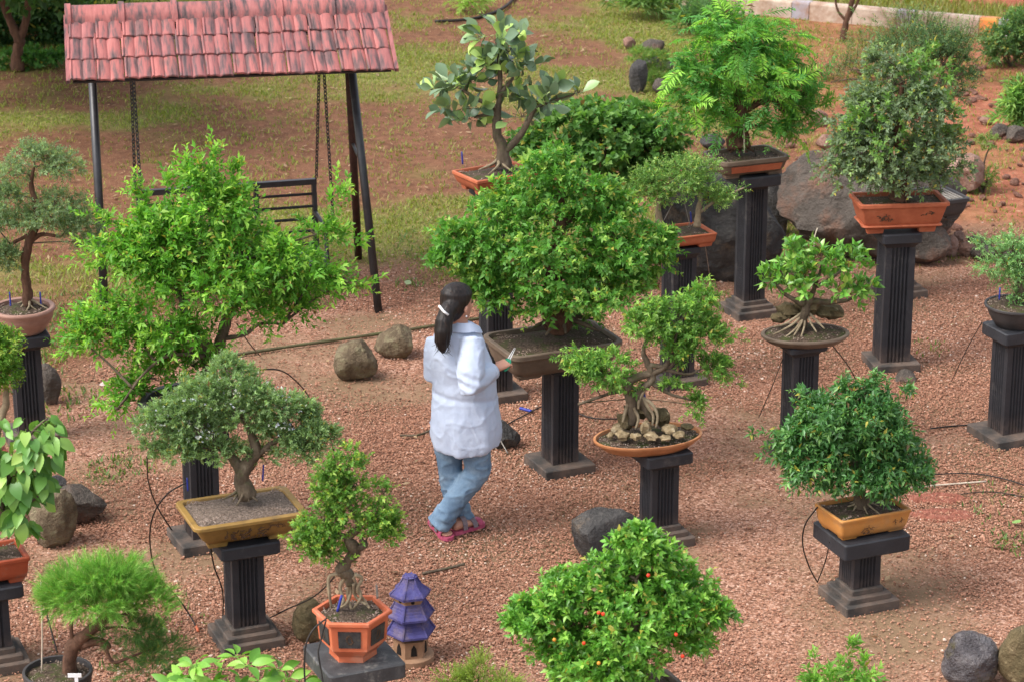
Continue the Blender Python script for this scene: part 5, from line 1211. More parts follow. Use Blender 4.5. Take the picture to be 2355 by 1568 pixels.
for (cx_, cy_) in [(430, 1560), (510, 1540), (570, 1530), (640, 1540), (480, 1575), (600, 1570), (545, 1510), (400, 1570), (660, 1560), (540, 1580), (450, 1530), (690, 1575)]:
    c = np.array(PT(cx_, cy_, Y + rs7.uniform(-.12, .12)))
    for k in range(7):
        a = 6.283 * k / 7 + rs7.rand(); d = np.array([math.cos(a), math.sin(a), rs7.uniform(.0, .5)]); O.append(c + d * .02); D.append(d)
pm = [leaf_mesh('broad_leaf', .105, .045, 'ovate', fold=f, curl=c) for f, c in ((.3, .2), (.45, .35), (.2, .4))]
LM_br = leaf_mat('broad light leaf', .42, .3, .35, [(0, (.1, .26, .035)), (.5, (.18, .4, .055)), (1, (.3, .52, .09))])
leaf_objects(t7, pm, LM_br, np.array(O), np.array(D), rs7, tilt=.2, size=(.7, 1.2))

g8 = G(1100, 1690)
t8 = empty('feathery_plant', Vector((g8.x, g8.y, 0)), 'yellow-green feathery plant at the bottom beside the pagoda lantern', 'plant', PG)
m = MB(); z0 = Vector((g8.x, g8.y, 0)); m.loft([[z0 + Vector((.12 * f * math.cos(6.283 * k / 24), .12 * f * math.sin(6.283 * k / 24), z)) for k in range(24)] for f, z in ((.8, 0), (1, .13), (1.05, .135), (1.05, .15), (.97, .15), (.95, .12))], (True, True)); shade_angle(m.build('pot', MT['dark_pot'], t8))
Y = g8.y
lw = lobes_w([(1040, 1568, 40, 24), (1100, 1560, 36, 36), (1165, 1575, 36, 20), (1105, 1530, 14, 26), (1060, 1600, 70, 26), (1140, 1600, 70, 26)], Y)
foliage(t8, lw, 108, 700, L=.07, K=12, ll=.016, lw_=.005, ang=.55, up=.9, ca=(.2, .27, .05), cb=(.38, .42, .11), fill=.3, twig=.001)
tr, en = trunk(t8, [P3(Y, (1100, 1650, 0, 5), (1100, 1600, 0, 4), (1100, 1550, 0, 2))], MT['bark'], 8)

g22 = G(1935, 1700)
t22 = empty('leafy_seedling', Vector((g22.x, g22.y, 0)), 'upright light green seedling poking up at the bottom edge, lower right', 'plant', PG)
m = MB(); z0 = Vector((g22.x, g22.y, 0)); m.loft([[z0 + Vector((.12 * f * math.cos(6.283 * k / 24), .12 * f * math.sin(6.283 * k / 24), z)) for k in range(24)] for f, z in ((.8, 0), (1, .13), (1.05, .135), (1.05, .15), (.97, .15), (.95, .12))], (True, True)); shade_angle(m.build('pot', MT['dark_pot'], t22))
Y = g22.y
lw = lobes_w([(1940, 1565, 44, 26), (1880, 1575, 26, 20), (1985, 1560, 26, 28), (1930, 1600, 70, 30)], Y)
ex = [(PT(1935, 1560, Y), PT(1958, 1488, Y), 10, .01), (PT(1880, 1570, Y), PT(1868, 1520, Y), 6, .008), (PT(1985, 1560, Y), PT(1990, 1530, Y), 6, .01)]
foliage(t22, lw, 122, 120, L=.07, K=7, ll=.042, lw_=.016, ang=.8, up=.8, ca=(.10, .22, .035), cb=(.19, .34, .055), ct=(.32, .46, .1), young=.4, extra=ex, twig=.0015)
tr, en = trunk(t22, [P3(Y, (1935, 1660, 0, 5), (1935, 1600, 0, 4), (1945, 1540, 0, 2))], MT['bark'], 22)

# ================================================================== rocks
def rock(label, px, py_bot, w, h, mat, seed, d=None, rot=0.0, cuts=7, cat='rock', sink=0.12, group=None, rough=0.06, sub=4, flat=0.62, name='rock'):
    """w, h in picture pixels of the visible stone; foot of it at py_bot"""
    g = G(px, py_bot); s = S(g)
    W = w / s; D_ = d / s if d else W * 0.85; 
    H = h / s * 0.95 - D_ * 0.33 * 0.5
    H = max(H * 1.22, W * 0.35)
    g = Vector((g.x, g.y + D_ * 0.42, 0))
    bm = bmesh.new(); bmesh.ops.create_icosphere(bm, subdivisions=sub, radius=1.0)
    rnd = random.Random(seed)
    planes = [(Vector((rnd.uniform(-1, 1), rnd.uniform(-1, 1), rnd.uniform(-.4, 1))).normalized(), rnd.uniform(flat, .9)) for _ in range(cuts)]
    for v in bm.verts:
        p = v.co.copy(); p *= 1 + 0.22 * mnoise.noise(p * 1.1 + Vector((seed, 0, 0)))
        for n_, dd in planes:
            e = p.dot(n_) - dd
            if e > 0: p -= n_ * e * 0.92
        q_ = p * 3.2 + Vector((seed * 3.1, 5, 1))
        p *= 1 + rough * (mnoise.noise(q_) + 0.6 * mnoise.noise(q_ * 2.3) + 0.4 * mnoise.noise(q_ * 5.5) + 0.22 * mnoise.noise(q_ * 11))
        v.co = p
    cs = [v.co for v in bm.verts]
    ex_ = [(min(c[i] for c in cs), max(c[i] for c in cs)) for i in range(3)]
    mz = Matrix.Rotation(rot, 3, 'Z')
    for v in bm.verts:
        p = v.co
        p = Vector((((p.x - ex_[0][0]) / (ex_[0][1] - ex_[0][0]) - .5) * W, ((p.y - ex_[1][0]) / (ex_[1][1] - ex_[1][0]) - .5) * D_, ((p.z - ex_[2][0]) / (ex_[2][1] - ex_[2][0])) * H * (1 + sink) - H * sink))
        v.co = mz @ p
    me = bpy.data.meshes.new(name); bm.to_mesh(me); bm.free()
    o = add(name, me, mat); o.location = g
    shade_angle(o, 30)
    return tag(o, label, cat, group)
rock('brown lichen-covered rock, left of the pair behind the woman', 817, 878, 104, 92, MT['rock_brown'], 3, cuts=5, flat=.75)
rock('angular brown rock with dark right side, right of the pair behind the woman', 905, 825, 92, 74, MT['rock_brown'], 8, cuts=9, flat=.5)
rock('dark rounded rock by the central plinth behind the woman', 1160, 1035, 76, 66, MT['rock_dark'], 5)
rock('large dark angular rock left of the oval clay tray pedestal', 1390, 1312, 152, 132, MT['rock_dark'], 14, cuts=16, flat=.42)
rock('mossy brown rock behind the orange hexagonal pot', 712, 1482, 88, 104, MT['rock_moss'], 15, cuts=5)
rock('big dark brown rock behind the heart-leaved plant', 120, 1262, 110, 130, MT['rock_dark_brown'] if 'rock_dark_brown' in MT else MT['rock_brown'], 18, cuts=8)
rock('flat-topped grey-brown rock lying right of the heart-leaved plant', 185, 1210, 112, 92, MT['rock_grey'], 23, cuts=10, flat=.5)
rock('small dark stone slab by the heart-leaved plant', 115, 1130, 70, 34, MT['rock_dark'], 26, cuts=8, flat=.5)
rock('smooth grey stone behind the left fluted pedestal', 112, 932, 58, 92, MT['rock_grey'], 30, cuts=6)
rock('huge grey-brown boulder behind the terracotta pot pedestal', 2012, 606, 440, 262, MT['rock_grey'], 33, d=300, cuts=6, cat='boulder', flat=.68, sub=5)
rock('dark grey boulder behind the shallow red tray', 1660, 655, 300, 280, MT['rock_dark_grey'] if 'rock_dark_grey' in MT else MT['rock_dark'], 37, d=250, cuts=7, cat='boulder', sub=5)
rock('dark rough stone wedged between the two big boulders', 1782, 545, 86, 150, MT['rock_dark'], 41, cuts=5, sub=4, d=70)
rock('reddish-brown boulder right of the huge boulder', 2222, 450, 92, 92, MT['rock_red'], 44, cat='boulder', d=110)
rock('brownish rock foot under the huge boulder, right side', 2130, 612, 120, 90, MT['rock_grey'], 46, d=90)
rock('glistening dark round rock in the lower right corner', 2235, 1585, 132, 128, MT['rock_wet'], 50, cuts=3, flat=.8)
rock('brown smooth round rock cut by the right edge, lower corner', 2362, 1590, 130, 148, MT['rock_moss'], 53, cuts=3, flat=.8)
# small border stones, each one set by its place
for i, (px, py, w, h, mt, lab) in enumerate([(2188, 592, 34, 48, 'rock_red', 'upright reddish stone at the left end of the stone border'), (2225, 592, 42, 34, 'rock_red', 'pale speckled stone second from the left in the stone border'), (2264, 602, 56, 40, 'rock_grey', 'rounded brown stone in the middle of the stone border'), (2302, 588, 46, 30, 'rock_red', 'flat brown stone right of the middle in the stone border'), (2330, 606, 52, 28, 'rock_grey', 'low grey stone at the right end of the stone border'), (2206, 556, 28, 24, 'rock_red', 'small squarish stone behind the stone border'), (2250, 565, 44, 22, 'rock_grey', 'mossy flat stone behind the stone border')]):
    rock(lab, px, py, w, h, MT[mt], 60 + i, cuts=4, sub=3, group='stones of the border at the right')
for i, (px, py, w, h, mt, lab) in enumerate([(1490, 158, 56, 34, 'rock_dark', 'dark mossy stone topmost in the heap left of the feathery bonsai'), (1468, 215, 44, 70, 'rock_dark', 'upright dark stone left in the heap by the feathery bonsai'), (1520, 218, 40, 36, 'rock_grey', 'rounded grey stone right in the heap by the feathery bonsai'), (1448, 112, 30, 26, 'rock_red', 'small red block lying on the lawn left of the feathery bonsai'), (1502, 120, 56, 30, 'rock_grey', 'pale stone behind the heap by the feathery bonsai'), (1530, 165, 40, 26, 'rock_dark', 'dark stone at the back right of the heap by the feathery bonsai'),
        (2300, 320, 44, 34, 'rock_grey', 'grey stone in the bare red soil at the right'), (2340, 330, 50, 40, 'rock_grey', 'grey stone by the right edge in the bare red soil'), (2270, 288, 34, 22, 'rock_red', 'small reddish stone on the bare red slope'), (1885, 290, 40, 40, 'rock_red', 'red stone left of the grey-green bonsai'), (1900, 345, 40, 34, 'rock_red', 'red stone low beside the grey-green bonsai'), (1640, 345, 60, 36, 'rock_dark', 'grey stone behind the pot of the feathery bonsai'), (2110, 668, 1, 1, None, '')]):
    if mt: rock(lab, px, py, w, h, MT[mt], 80 + i, cuts=5, sub=3, group='stones at the back of the garden')
# loose rubble on the bare red slope
rsr = np.random.RandomState(77); nr_ = 420
xr_ = rsr.uniform(2.6, 6.5, nr_); yr_ = rsr.uniform(20.6, 27.5, nr_); sr_ = rsr.uniform(.012, .05, nr_) * (1 + (rsr.rand(nr_) < .08))
rub_m = stone_mat('rubble', [(.3, (.14, .06, .04)), (.55, (.26, .13, .09)), (.75, (.36, .24, .19))], 3, .95, .8, 20, bdist=.03)
rb = scatter('rubble', np.stack([xr_, yr_, sr_ * .1], -1), np.stack([sr_ * rsr.uniform(.8, 1.5, nr_), sr_, sr_ * rsr.uniform(.5, .9, nr_)], -1), rsr.rand(nr_), rub_m, 2)
tag(rb, 'loose reddish rubble scattered on the bare slope', 'rubble', kind='stuff')
# stones on the oval tray, parts of the planting
def tray_stone(root, px, py, Y, w, h, mat, seed):
    c = PT(px, py, Y); s = S(c); m = MB(); rnd = random.Random(seed); rings = []
    for i in range(7):
        a = math.pi * i / 6; ring = []
        for k in range(12):
            b = 6.283 * k / 12; p = Vector((math.cos(b) * max(.02, math.sin(a)), math.sin(b) * max(.02, math.sin(a)), -math.cos(a)))
            p *= 1 + .5 * mnoise.noise(p * 1.7 + Vector((seed, 0, 0))) + .2 * mnoise.noise(p * 5 + Vector((seed, 0, 0)))
            ring.append(c + Vector((p.x * w / s / 2, p.y * w / s / 2, p.z * h / s / 2)))
        rings.append(ring)
    m.loft(rings); return shade_angle(m.build('tray_stone', mat, root), 40)
Y = t21.location.y
pale = stone_mat('pale crusted stone', [(.3, (.13, .09, .045)), (.55, (.28, .21, .12)), (.75, (.48, .4, .28))], 30, .95, 1, 60)
dk = MT['rock_moss']
for i, (px, py, dy, w, h, mt) in enumerate([(1438, 968, .02, 46, 60, dk), (1465, 940, .06, 70, 60, dk), (1520, 958, .08, 60, 50, dk), (1432, 1000, -.09, 40, 28, pale), (1462, 1003, -.14, 34, 22, pale), (1485, 985, -.08, 36, 50, pale), (1498, 1002, -.13, 40, 24, pale), (1540, 985, -.04, 50, 26, pale), (1560, 998, -.08, 42, 20, pale), (1420, 985, 0, 36, 28, pale), (1530, 1006, -.13, 36, 16, pale), (1580, 980, .05, 40, 16, dk), (1405, 1000, -.05, 22, 20, pale)]):
    tray_stone(t21, px, py, Y + dy, w * .8, h * .72, mt, 200 + i)
Y = t19.location.y
for i, (px, py, dy, w, h) in enumerate([(1815, 715, .1, 60, 34), (1905, 715, .08, 70, 30), (1790, 730, .05, 40, 24), (1860, 705, .06, 60, 44)]): tray_stone(t19, px, py, Y + dy, w, h, dk, 230 + i)

# ================================================================== ground shrubs and back trees
SG = 'shrubs growing at the back'
def shrub(label, px, py, lobes, seed, n, cat='shrub', stems=5, name='shrub', **kw):
    g = G(px, py); root = empty(name, Vector((g.x, g.y, 0)), label, cat, SG)
    lw = lobes_w(lobes, g.y)
    o, sb = foliage(root, lw, seed, n, **kw)
    m = MB(); rnd = random.Random(seed)
    for (c, r) in lw:
        a = Vector((g.x + rnd.uniform(-.06, .06), g.y + rnd.uniform(-.06, .06), -.02)); sp = spline([a, a.lerp(Vector(c), .5) + Vector((rnd.uniform(-.05, .05), 0, .05)), Vector(c)], 5)
        m.tube(sp, lin([.014, .005], len(sp)), 5)
    m.build('stem', MT['bark'], root, smooth=True)
    return root
kws = dict(L=.12, K=9, ll=.045, lw_=.018, ang=.9, up=.4)
shrub('dark bushy shrub in the upper right corner before the kerb', 2330, 150, [(2320, 95, 52, 34), (2350, 70, 40, 30), (2300, 120, 34, 22), (2390, 100, 50, 40)], 131, 900, ca=(.045, .095, .03), cb=(.1, .17, .05), ct=(.19, .27, .08), young=.3, **kws)
shrub('long-leaved light green shrub at the right edge on the red slope', 2350, 300, [(2345, 235, 34, 28), (2335, 262, 28, 18), (2380, 240, 40, 40)], 132, 260, ca=(.08, .16, .04), cb=(.16, .27, .07), ct=(.28, .38, .1), young=.4, **{**kws, 'll': .1, 'lw_': .02})
shrub('wispy thin-stemmed shrub behind the grey-green bonsai', 2030, 190, [(2000, 130, 60, 40), (2070, 110, 60, 36), (1950, 160, 50, 36), (2140, 100, 60, 34), (2220, 110, 50, 30), (1910, 190, 34, 24), (2090, 70, 60, 24)], 133, 900, ca=(.08, .13, .045), cb=(.16, .22, .09), ct=(.26, .3, .13), young=.3, twig=.003, **{**kws, 'L': .28, 'll': .03, 'lw_': .009, 'up': .7})
shrub('strappy green plant at the top left of the feathery bonsai', 1600, 75, [(1600, 48, 34, 22), (1570, 58, 30, 18), (1640, 40, 40, 20)], 134, 120, cat='plant', name='strappy_plant', ca=(.07, .14, .05), cb=(.15, .24, .09), ct=None, **{**kws, 'L': .1, 'K': 6, 'll': .16, 'lw_': .016, 'up': .8})
shrub('low green plant by the dark stone heap at the top', 1545, 40, [(1500, 12, 60, 16), (1450, 8, 40, 12), (1560, 10, 40, 16)], 135, 160, cat='plant', name='low_plant', ca=(.09, .16, .04), cb=(.19, .27, .08), ct=None, **{**kws, 'll': .12, 'lw_': .02, 'up': .8})
shrub('grassy weeds growing over the dark stone heap', 1500, 190, [(1495, 175, 40, 20), (1475, 130, 30, 14), (1515, 140, 30, 14)], 136, 260, cat='plant', name='weed_clump', ca=(.1, .17, .04), cb=(.2, .28, .07), ct=None, **{**kws, 'L': .05, 'll': .05, 'lw_': .007, 'up': 1.0})
shrub('small weeds in the shade between the two boulders', 1800, 505, [(1800, 480, 24, 16), (1780, 500, 26, 12), (1815, 460, 14, 16)], 137, 90, cat='plant', name='weed_clump', ca=(.05, .13, .025), cb=(.1, .21, .05), ct=None, **{**kws, 'L': .06, 'll': .035, 'lw_': .018})
shrub('weeds at the foot of the reddish boulder, right', 2270, 440, [(2268, 410, 20, 24), (2280, 330, 26, 16), (2240, 430, 16, 14)], 138, 160, cat='plant', name='weed_clump', ca=(.1, .15, .04), cb=(.19, .25, .07), ct=None, **{**kws, 'L': .06, 'll': .03, 'lw_': .009})
shrub('arching pale green frond plant at the top of the lawn', 1078, 25, [(1078, 6, 24, 10)], 139, 40, cat='plant', name='frond_plant', ca=(.22, .32, .06), cb=(.32, .4, .1), ct=None, **{**kws, 'L': .2, 'K': 14, 'll': .08, 'lw_': .012, 'pinnate': True, 'droop': .4})
# slim bare tree before the kerb
g = G(1937, 92); st = empty('slim_tree', Vector((g.x, g.y, 0)), 'slim reddish tree trunk standing before the painted kerb', 'tree')
tr, en = trunk(st, [P3(g.y, (1937, 95, 0, 8), (1945, 55, 0, 7), (1958, 10, 0, 6), (1970, -60, 0, 5), (1965, -160, 0, 4)), P3(g.y, (1946, 50, 0, 4), (1925, 20, 0, 3), (1918, -40, 0, 2)), P3(g.y, (1950, 45, 0, 4), (1975, 0, 0, 3), (1990, -60, 0, 2))], MT['bark_red'], 40)
lw = lobes_w([(1965, -190, 110, 80), (1920, -120, 70, 50), (2000, -130, 70, 50)], g.y)
o, sb = foliage(st, lw, 140, 700, name='crown', L=.2, K=9, ll=.06, lw_=.025, ca=(.05, .11, .03), cb=(.11, .19, .05))
branches(tr, en, lw, sb, MT['bark_red'], 40, .015)
# shaded trees and hedge in the upper left
def big_tree(label, px, py, path, lobes, seed, n, ll):
    g = G(px, py); root = empty('shade_tree', Vector((g.x, g.y, 0)), label, 'tree', 'trees at the upper left')
    tr, en = trunk(root, [P3(g.y, *p) for p in path], MT['bark_red'], seed, n=10, gnarl=.05)
    lw = lobes_w(lobes, g.y)
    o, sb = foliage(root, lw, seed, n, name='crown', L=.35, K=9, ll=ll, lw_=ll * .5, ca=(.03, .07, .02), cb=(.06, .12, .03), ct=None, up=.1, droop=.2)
    branches(tr, en, lw, sb, MT['bark'], seed, .03)
big_tree('forked brown tree in the dark shade of the upper left corner', 40, 160, [[(42, 165, 0, 16), (40, 120, 0, 13), (43, 92, 0, 12), (22, 45, 0, 10), (5, -10, 0, 9), (-10, -120, 0, 8)], [(43, 95, 0, 10), (58, 55, 0, 9), (66, 0, 0, 8), (75, -100, 0, 8)]], [(-20, -150, 170, 70), (90, -140, 150, 70), (40, -230, 200, 90), (-150, -120, 120, 70), (180, -170, 120, 60), (40, -120, 200, 50, -2.0), (-120, -130, 160, 50, -1.5), (60, -190, 220, 60, -3.5)], 151, 4200, .12)  # crown lobes set toward the camera are unseen, added to shade this corner
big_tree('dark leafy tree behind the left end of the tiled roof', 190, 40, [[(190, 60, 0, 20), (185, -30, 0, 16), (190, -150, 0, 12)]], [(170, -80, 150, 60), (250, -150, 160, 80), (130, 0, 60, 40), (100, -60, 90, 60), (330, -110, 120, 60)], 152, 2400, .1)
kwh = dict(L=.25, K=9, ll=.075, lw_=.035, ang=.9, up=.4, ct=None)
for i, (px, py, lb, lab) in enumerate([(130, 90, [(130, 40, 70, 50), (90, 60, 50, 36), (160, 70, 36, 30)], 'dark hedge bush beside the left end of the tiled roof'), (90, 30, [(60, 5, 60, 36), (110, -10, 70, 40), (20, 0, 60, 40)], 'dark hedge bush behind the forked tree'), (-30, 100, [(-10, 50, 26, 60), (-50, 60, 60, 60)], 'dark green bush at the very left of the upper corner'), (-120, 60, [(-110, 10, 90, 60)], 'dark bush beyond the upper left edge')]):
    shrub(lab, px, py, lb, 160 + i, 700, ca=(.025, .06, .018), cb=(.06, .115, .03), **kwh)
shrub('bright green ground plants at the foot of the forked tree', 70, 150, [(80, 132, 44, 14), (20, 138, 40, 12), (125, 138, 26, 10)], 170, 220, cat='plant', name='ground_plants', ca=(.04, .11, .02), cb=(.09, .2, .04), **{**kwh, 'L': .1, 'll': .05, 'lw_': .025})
#__END5__

# ================================================================== tiled swing
RF = G(871, 716); ua = R(9.5)
u = Vector((math.cos(ua), math.sin(ua), 0)); vv = Vector((-math.sin(ua), math.cos(ua), 0)); UZ = Vector((0, 0, 1))
def along(px):        # left foot: where the frame axis meets the sight line of px
    k = (px - IW / 2) / FPX
    return min(np.linspace(1.2, 3.2, 801), key=lambda t: abs(PX(*(RF - u * t)[:2])[0] - px))
SW = along(243); LF = RF - u * SW
depth_sw = 1.45
z_eave = hz(RF + u * -SW / 2, 180)
pitch = R(25); slope = 0.86
ridge_off = slope * math.cos(pitch) - 0.06         # ridge stands this far behind the front feet
z_ridge = z_eave + slope * math.sin(pitch)
ctr = (RF + LF) / 2
swing = empty('garden_swing', ctr, 'iron swing frame with a pinkish clay tiled roof at the upper left', 'swing')
lean_r = Vector((-0.13, 0, 0))
for side, foot in (('l', LF), ('r', RF)):
    apex = foot + vv * ridge_off + UZ * (z_ridge - 0.12)
    if side == 'r': apex += u * -0.13
    rear = foot + vv * depth_sw
    m = MB(); m.tube([foot - UZ * .03, apex], .032, 12); m.build('front_leg', MT['iron'], swing, smooth=True)
    m = MB(); m.tube([rear - UZ * .03, apex + vv * .03], .032, 12); m.build('rear_leg', MT['rust'] if side == 'r' else MT['iron'], swing, smooth=True)
    m = MB(); a, b = foot.lerp(apex, .55), rear.lerp(apex, .5); m.tube(spline([a, a.lerp(b, .4) - UZ * .05, b], 5), .014, 8); m.build('brace', MT['iron'], swing, smooth=True)
m = MB(); m.tube([LF + vv * ridge_off - u * .12 + UZ * (z_ridge - .12), RF + vv * ridge_off + u * .1 + UZ * (z_ridge - .12)], .035, 12); m.build('top_beam', MT['iron'], swing, smooth=True)
roof = empty('roof', (0, 0, 0), None, None); roof.parent = swing; roof.name = 'roof'
del_keys = [k for k in ('label', 'category') if k in roof]
for k in del_keys: del roof[k]
# extent of the roof along the axis, from the picture
PR = lambda t: ctr + u * t + vv * 0.02 + UZ * z_eave
tl = min(np.linspace(-2.2, 0, 801), key=lambda t: abs(PX(*PR(t))[0] - 162)); t_r = min(np.linspace(0, 2.2, 801), key=lambda t: abs(PX(*PR(t))[0] - 905))
RL = t_r - tl
rc = ctr + vv * ridge_off + UZ * z_ridge            # ridge centre line
NT, ROWS = 12, 3
tw = RL / NT; expo = (slope - 0.10) / ROWS
def tile_mesh(w, L, seed):
    """interlocking clay tile: two shallow rolls and a raised side rib, with thickness"""
    rnd = random.Random(seed); n = 16; prof = []
    for i in range(n + 1):
        x = i / n
        zz = 0.011 * (0.5 - 0.5 * math.cos(2 * math.pi * ((x * 2) % 1.0))) ** 0.8 * (1 if x < 1 else 0)
        zz = 0.0135 * abs(math.sin(math.pi * x * 2)) ** 0.75
        if x < 0.08: zz += 0.012
        prof.append((x * (w - 0.004), zz))
    m = MB(); rings = []
    for yy, lift in ((0.0, 0.0), (0.006, 0.004), (L, 0.0)):
        top_ = [Vector((x, yy, z + 0.016 + (0 if yy > 0 else -.004) + .004 * math.sin(x * 30 + seed) * (yy == 0))) for x, z in prof]
        bot_ = [Vector((x, yy, z)) for x, z in reversed(prof)]
        rings.append(top_ + bot_)
    m.loft(rings)
    me = bpy.data.meshes.new('clay_tile'); me.from_pydata(m.v, [], m.f); me.update(); me.materials.append(MT['tile']); return me
tm = [tile_mesh(tw, expo + 0.07, k) for k in range(3)]
rnd = random.Random(4)
roof_w = parent_world(roof)
def place(me, o3, ex_, ey, ez, name='tile'):
    o = bpy.data.objects.new(name, me); COL.objects.link(o); o.parent = roof
    M4 = Matrix((ex_, ey, ez)).transposed().to_4x4(); M4.translation = o3 - roof_w
    o.matrix_local = M4; return o
for face in (0, 1):
    dn = (-vv if face == 0 else vv); sl = (dn * math.cos(pitch) - UZ * math.sin(pitch)); nn = (dn * math.sin(pitch) + UZ * math.cos(pitch))
    ax = u if face == 0 else -u
    for r_ in range(ROWS):
        edge = slope - r_ * expo                                 # distance of the lower edge from the ridge
        shift = [0.0, -0.012, 0.006][r_]
        for k in range(NT):
            a = (tl if face == 0 else -t_r) + tw * k + shift + rnd.uniform(-.003, .003)
            p = rc + ax * a + sl * (edge + rnd.uniform(-.011, .011)) + nn * (0.004 + 0.0 * r_)
            tilt = 0.055 + rnd.uniform(-.012, .012)
            ey = (-sl * math.cos(tilt) - nn * math.sin(tilt)); rz = rnd.gauss(0, .022) + (0.05 if (k == 1 and r_ == 1) else 0)
            ex2 = (ax + ey * rz).normalized(); ez = ex2.cross(ey).normalized()
            place(tm[(k + r_) % 3], p + nn * 0.028, ex2, ex2.cross(ez) * -1 if False else ey, ez)
    # verge strips closing both ends
    for e in (tl - .03, t_r):
        if face == 0:
            m = MB(); p0 = rc + u * e + nn * .02
            m.loft([[p0 + sl * .05, p0 + u * .03 + sl * .05, p0 + u * .03 + sl * .05 + nn * .03, p0 + sl * .05 + nn * .03], [p0 + sl * slope, p0 + u * .03 + sl * slope, p0 + u * .03 + sl * slope + nn * .03, p0 + sl * slope + nn * .03]])
            m.build('verge', MT['tile'], roof)
    # battens under the tiles
    for d_ in (.2, .5, .8):
        m = MB(); m.tube([rc + u * (tl + .02) + sl * d_ - nn * .012, rc + u * (t_r - .02) + sl * d_ - nn * .012], .014, 6); m.build('batten', MT['iron'], roof)
# ridge tiles: overlapping half rounds
def ridge_mesh(L):
    m = MB(); rings = []
    for x, f in ((-.0, 1.12), (.045, 1.12), (.05, 1.0), (L, .98)):
        out_, in_ = [], []
        for k in range(9):
            a = math.pi * (k / 8) ; cy_, cz_ = math.cos(a), math.sin(a)
            out_.append(Vector((x, -cy_ * .155 * f, (cz_ ** .8 if cz_ > 0 else 0) * .115 * f - .07))); in_.append(Vector((x, -cy_ * .14 * f, (cz_ ** .8 if cz_ > 0 else 0) * .1 * f - .075)))
        rings.append(out_ + in_[::-1])
    m.loft(rings); me = bpy.data.meshes.new('ridge_tile'); me.from_pydata(m.v, [], m.f); me.update(); me.materials.append(MT['tile']); return me
NR = 6; rl = RL / NR; rm = ridge_mesh(rl + .03)
for k in range(NR):
    o = place(rm, rc + u * (tl - .02 + rl * k) + UZ * (.035 + .004 * (k % 2)), u, vv, UZ, 'ridge_tile')
    shade_angle(o, 40) if k == 0 else None

# ---- hanging bench with chains
bA, bB = R(20), None
bc = ctr + vv * ridge_off + u * -0.03                 # under the beam
bu = Vector((math.cos(bA), math.sin(bA), 0)); bv = Vector((-math.sin(bA), math.cos(bA), 0))
tr_pt = PT(727, 405, bc.y + .42); tl_pt = PT(312, 458, bc.y + .05)
bu = Vector((tr_pt.x - tl_pt.x, tr_pt.y - tl_pt.y, 0)); BW = bu.length; bu.normalize(); bv = Vector((-bu.y, bu.x, 0))
zt_ = (tr_pt.z + tl_pt.z) / 2; bmid = (tr_pt + tl_pt) / 2
bench = empty('swing_bench', Vector((bmid.x, bmid.y, zt_ - .55)), 'black iron swing bench hanging on chains beneath the tiled roof', 'bench')
tl_pt.z = tr_pt.z = zt_
bk = lambda t, z: tl_pt + bu * (BW * t) + UZ * z + bv * (z * .12 * -1 * -1)
m = MB(); m.box(bk(.5, 0), (BW, .045, .045), math.atan2(bu.y, bu.x)); m.build('top_rail', MT['iron'], bench)
for t in (0.015, .66, .985, .34):
    m = MB(); m.tube([bk(t, 0), bk(t, -.55)], .024, 4); m.build('back_post', MT['iron'], bench)
for z in (-.10, -.2, -.3, -.4, -.5):
    m = MB(); m.tube([bk(0, z), bk(1, z)], .013, 6); m.build('back_slat', MT['iron'], bench)
for k in range(6):
    m = MB(); c = bk(.5, -.54) - bv * (.06 + .08 * k); m.box(c, (BW, .055, .02), math.atan2(bu.y, bu.x)); m.build('seat_slat', MT['iron'], bench)
for t in (0.015, .985):
    m = MB(); a = bk(t, -.54); m.tube([a, a - bv * .5], .022, 6); m.build('seat_frame', MT['iron'], bench)
    m = MB(); m.tube([bk(t, -.25), bk(t, -.25) - bv * .45, bk(t, -.54) - bv * .48], .018, 6); m.build('arm_rest', MT['iron'], bench)
def chain(a, b, link=.042):
    m = MB(); d = (b - a); n = int(d.length / (link * .72)); d.normalize(); s1 = d.orthogonal().normalized(); s2 = d.cross(s1)
    for k in range(n):
        c = a + d * (link * .72 * (k + .5)); s_ = s1 if k % 2 else s2
        ring = [c + d * (link * .5 * math.cos(q)) + s_ * (link * .3 * math.sin(q)) for q in np.linspace(0, 2 * math.pi, 9)]
        m.tube(ring, .0044, 5, cap=False)
    o = m.build('chain', MT['iron'], bench)
zb = z_ridge - .15
hookL = LF + vv * ridge_off + UZ * zb; hookR = RF + vv * ridge_off + UZ * zb
hl = min(np.linspace(0, SW, 401), key=lambda t: abs(PX(*(hookL + u * t))[0] - 297)); hr = min(np.linspace(0, SW, 401), key=lambda t: abs(PX(*(hookL + u * t))[0] - 737))
chain(hookL + u * hl, bk(0.0, .0)); chain(hookL + u * hr, bk(1.0, .0))
chain(hookL + u * (hr + .01) + vv * .03, bk(1.0, -.25) - bv * .42 + bu * .05); chain(hookL + u * (hl + .01) + vv * .03, bk(0, -.25) - bv * .42)

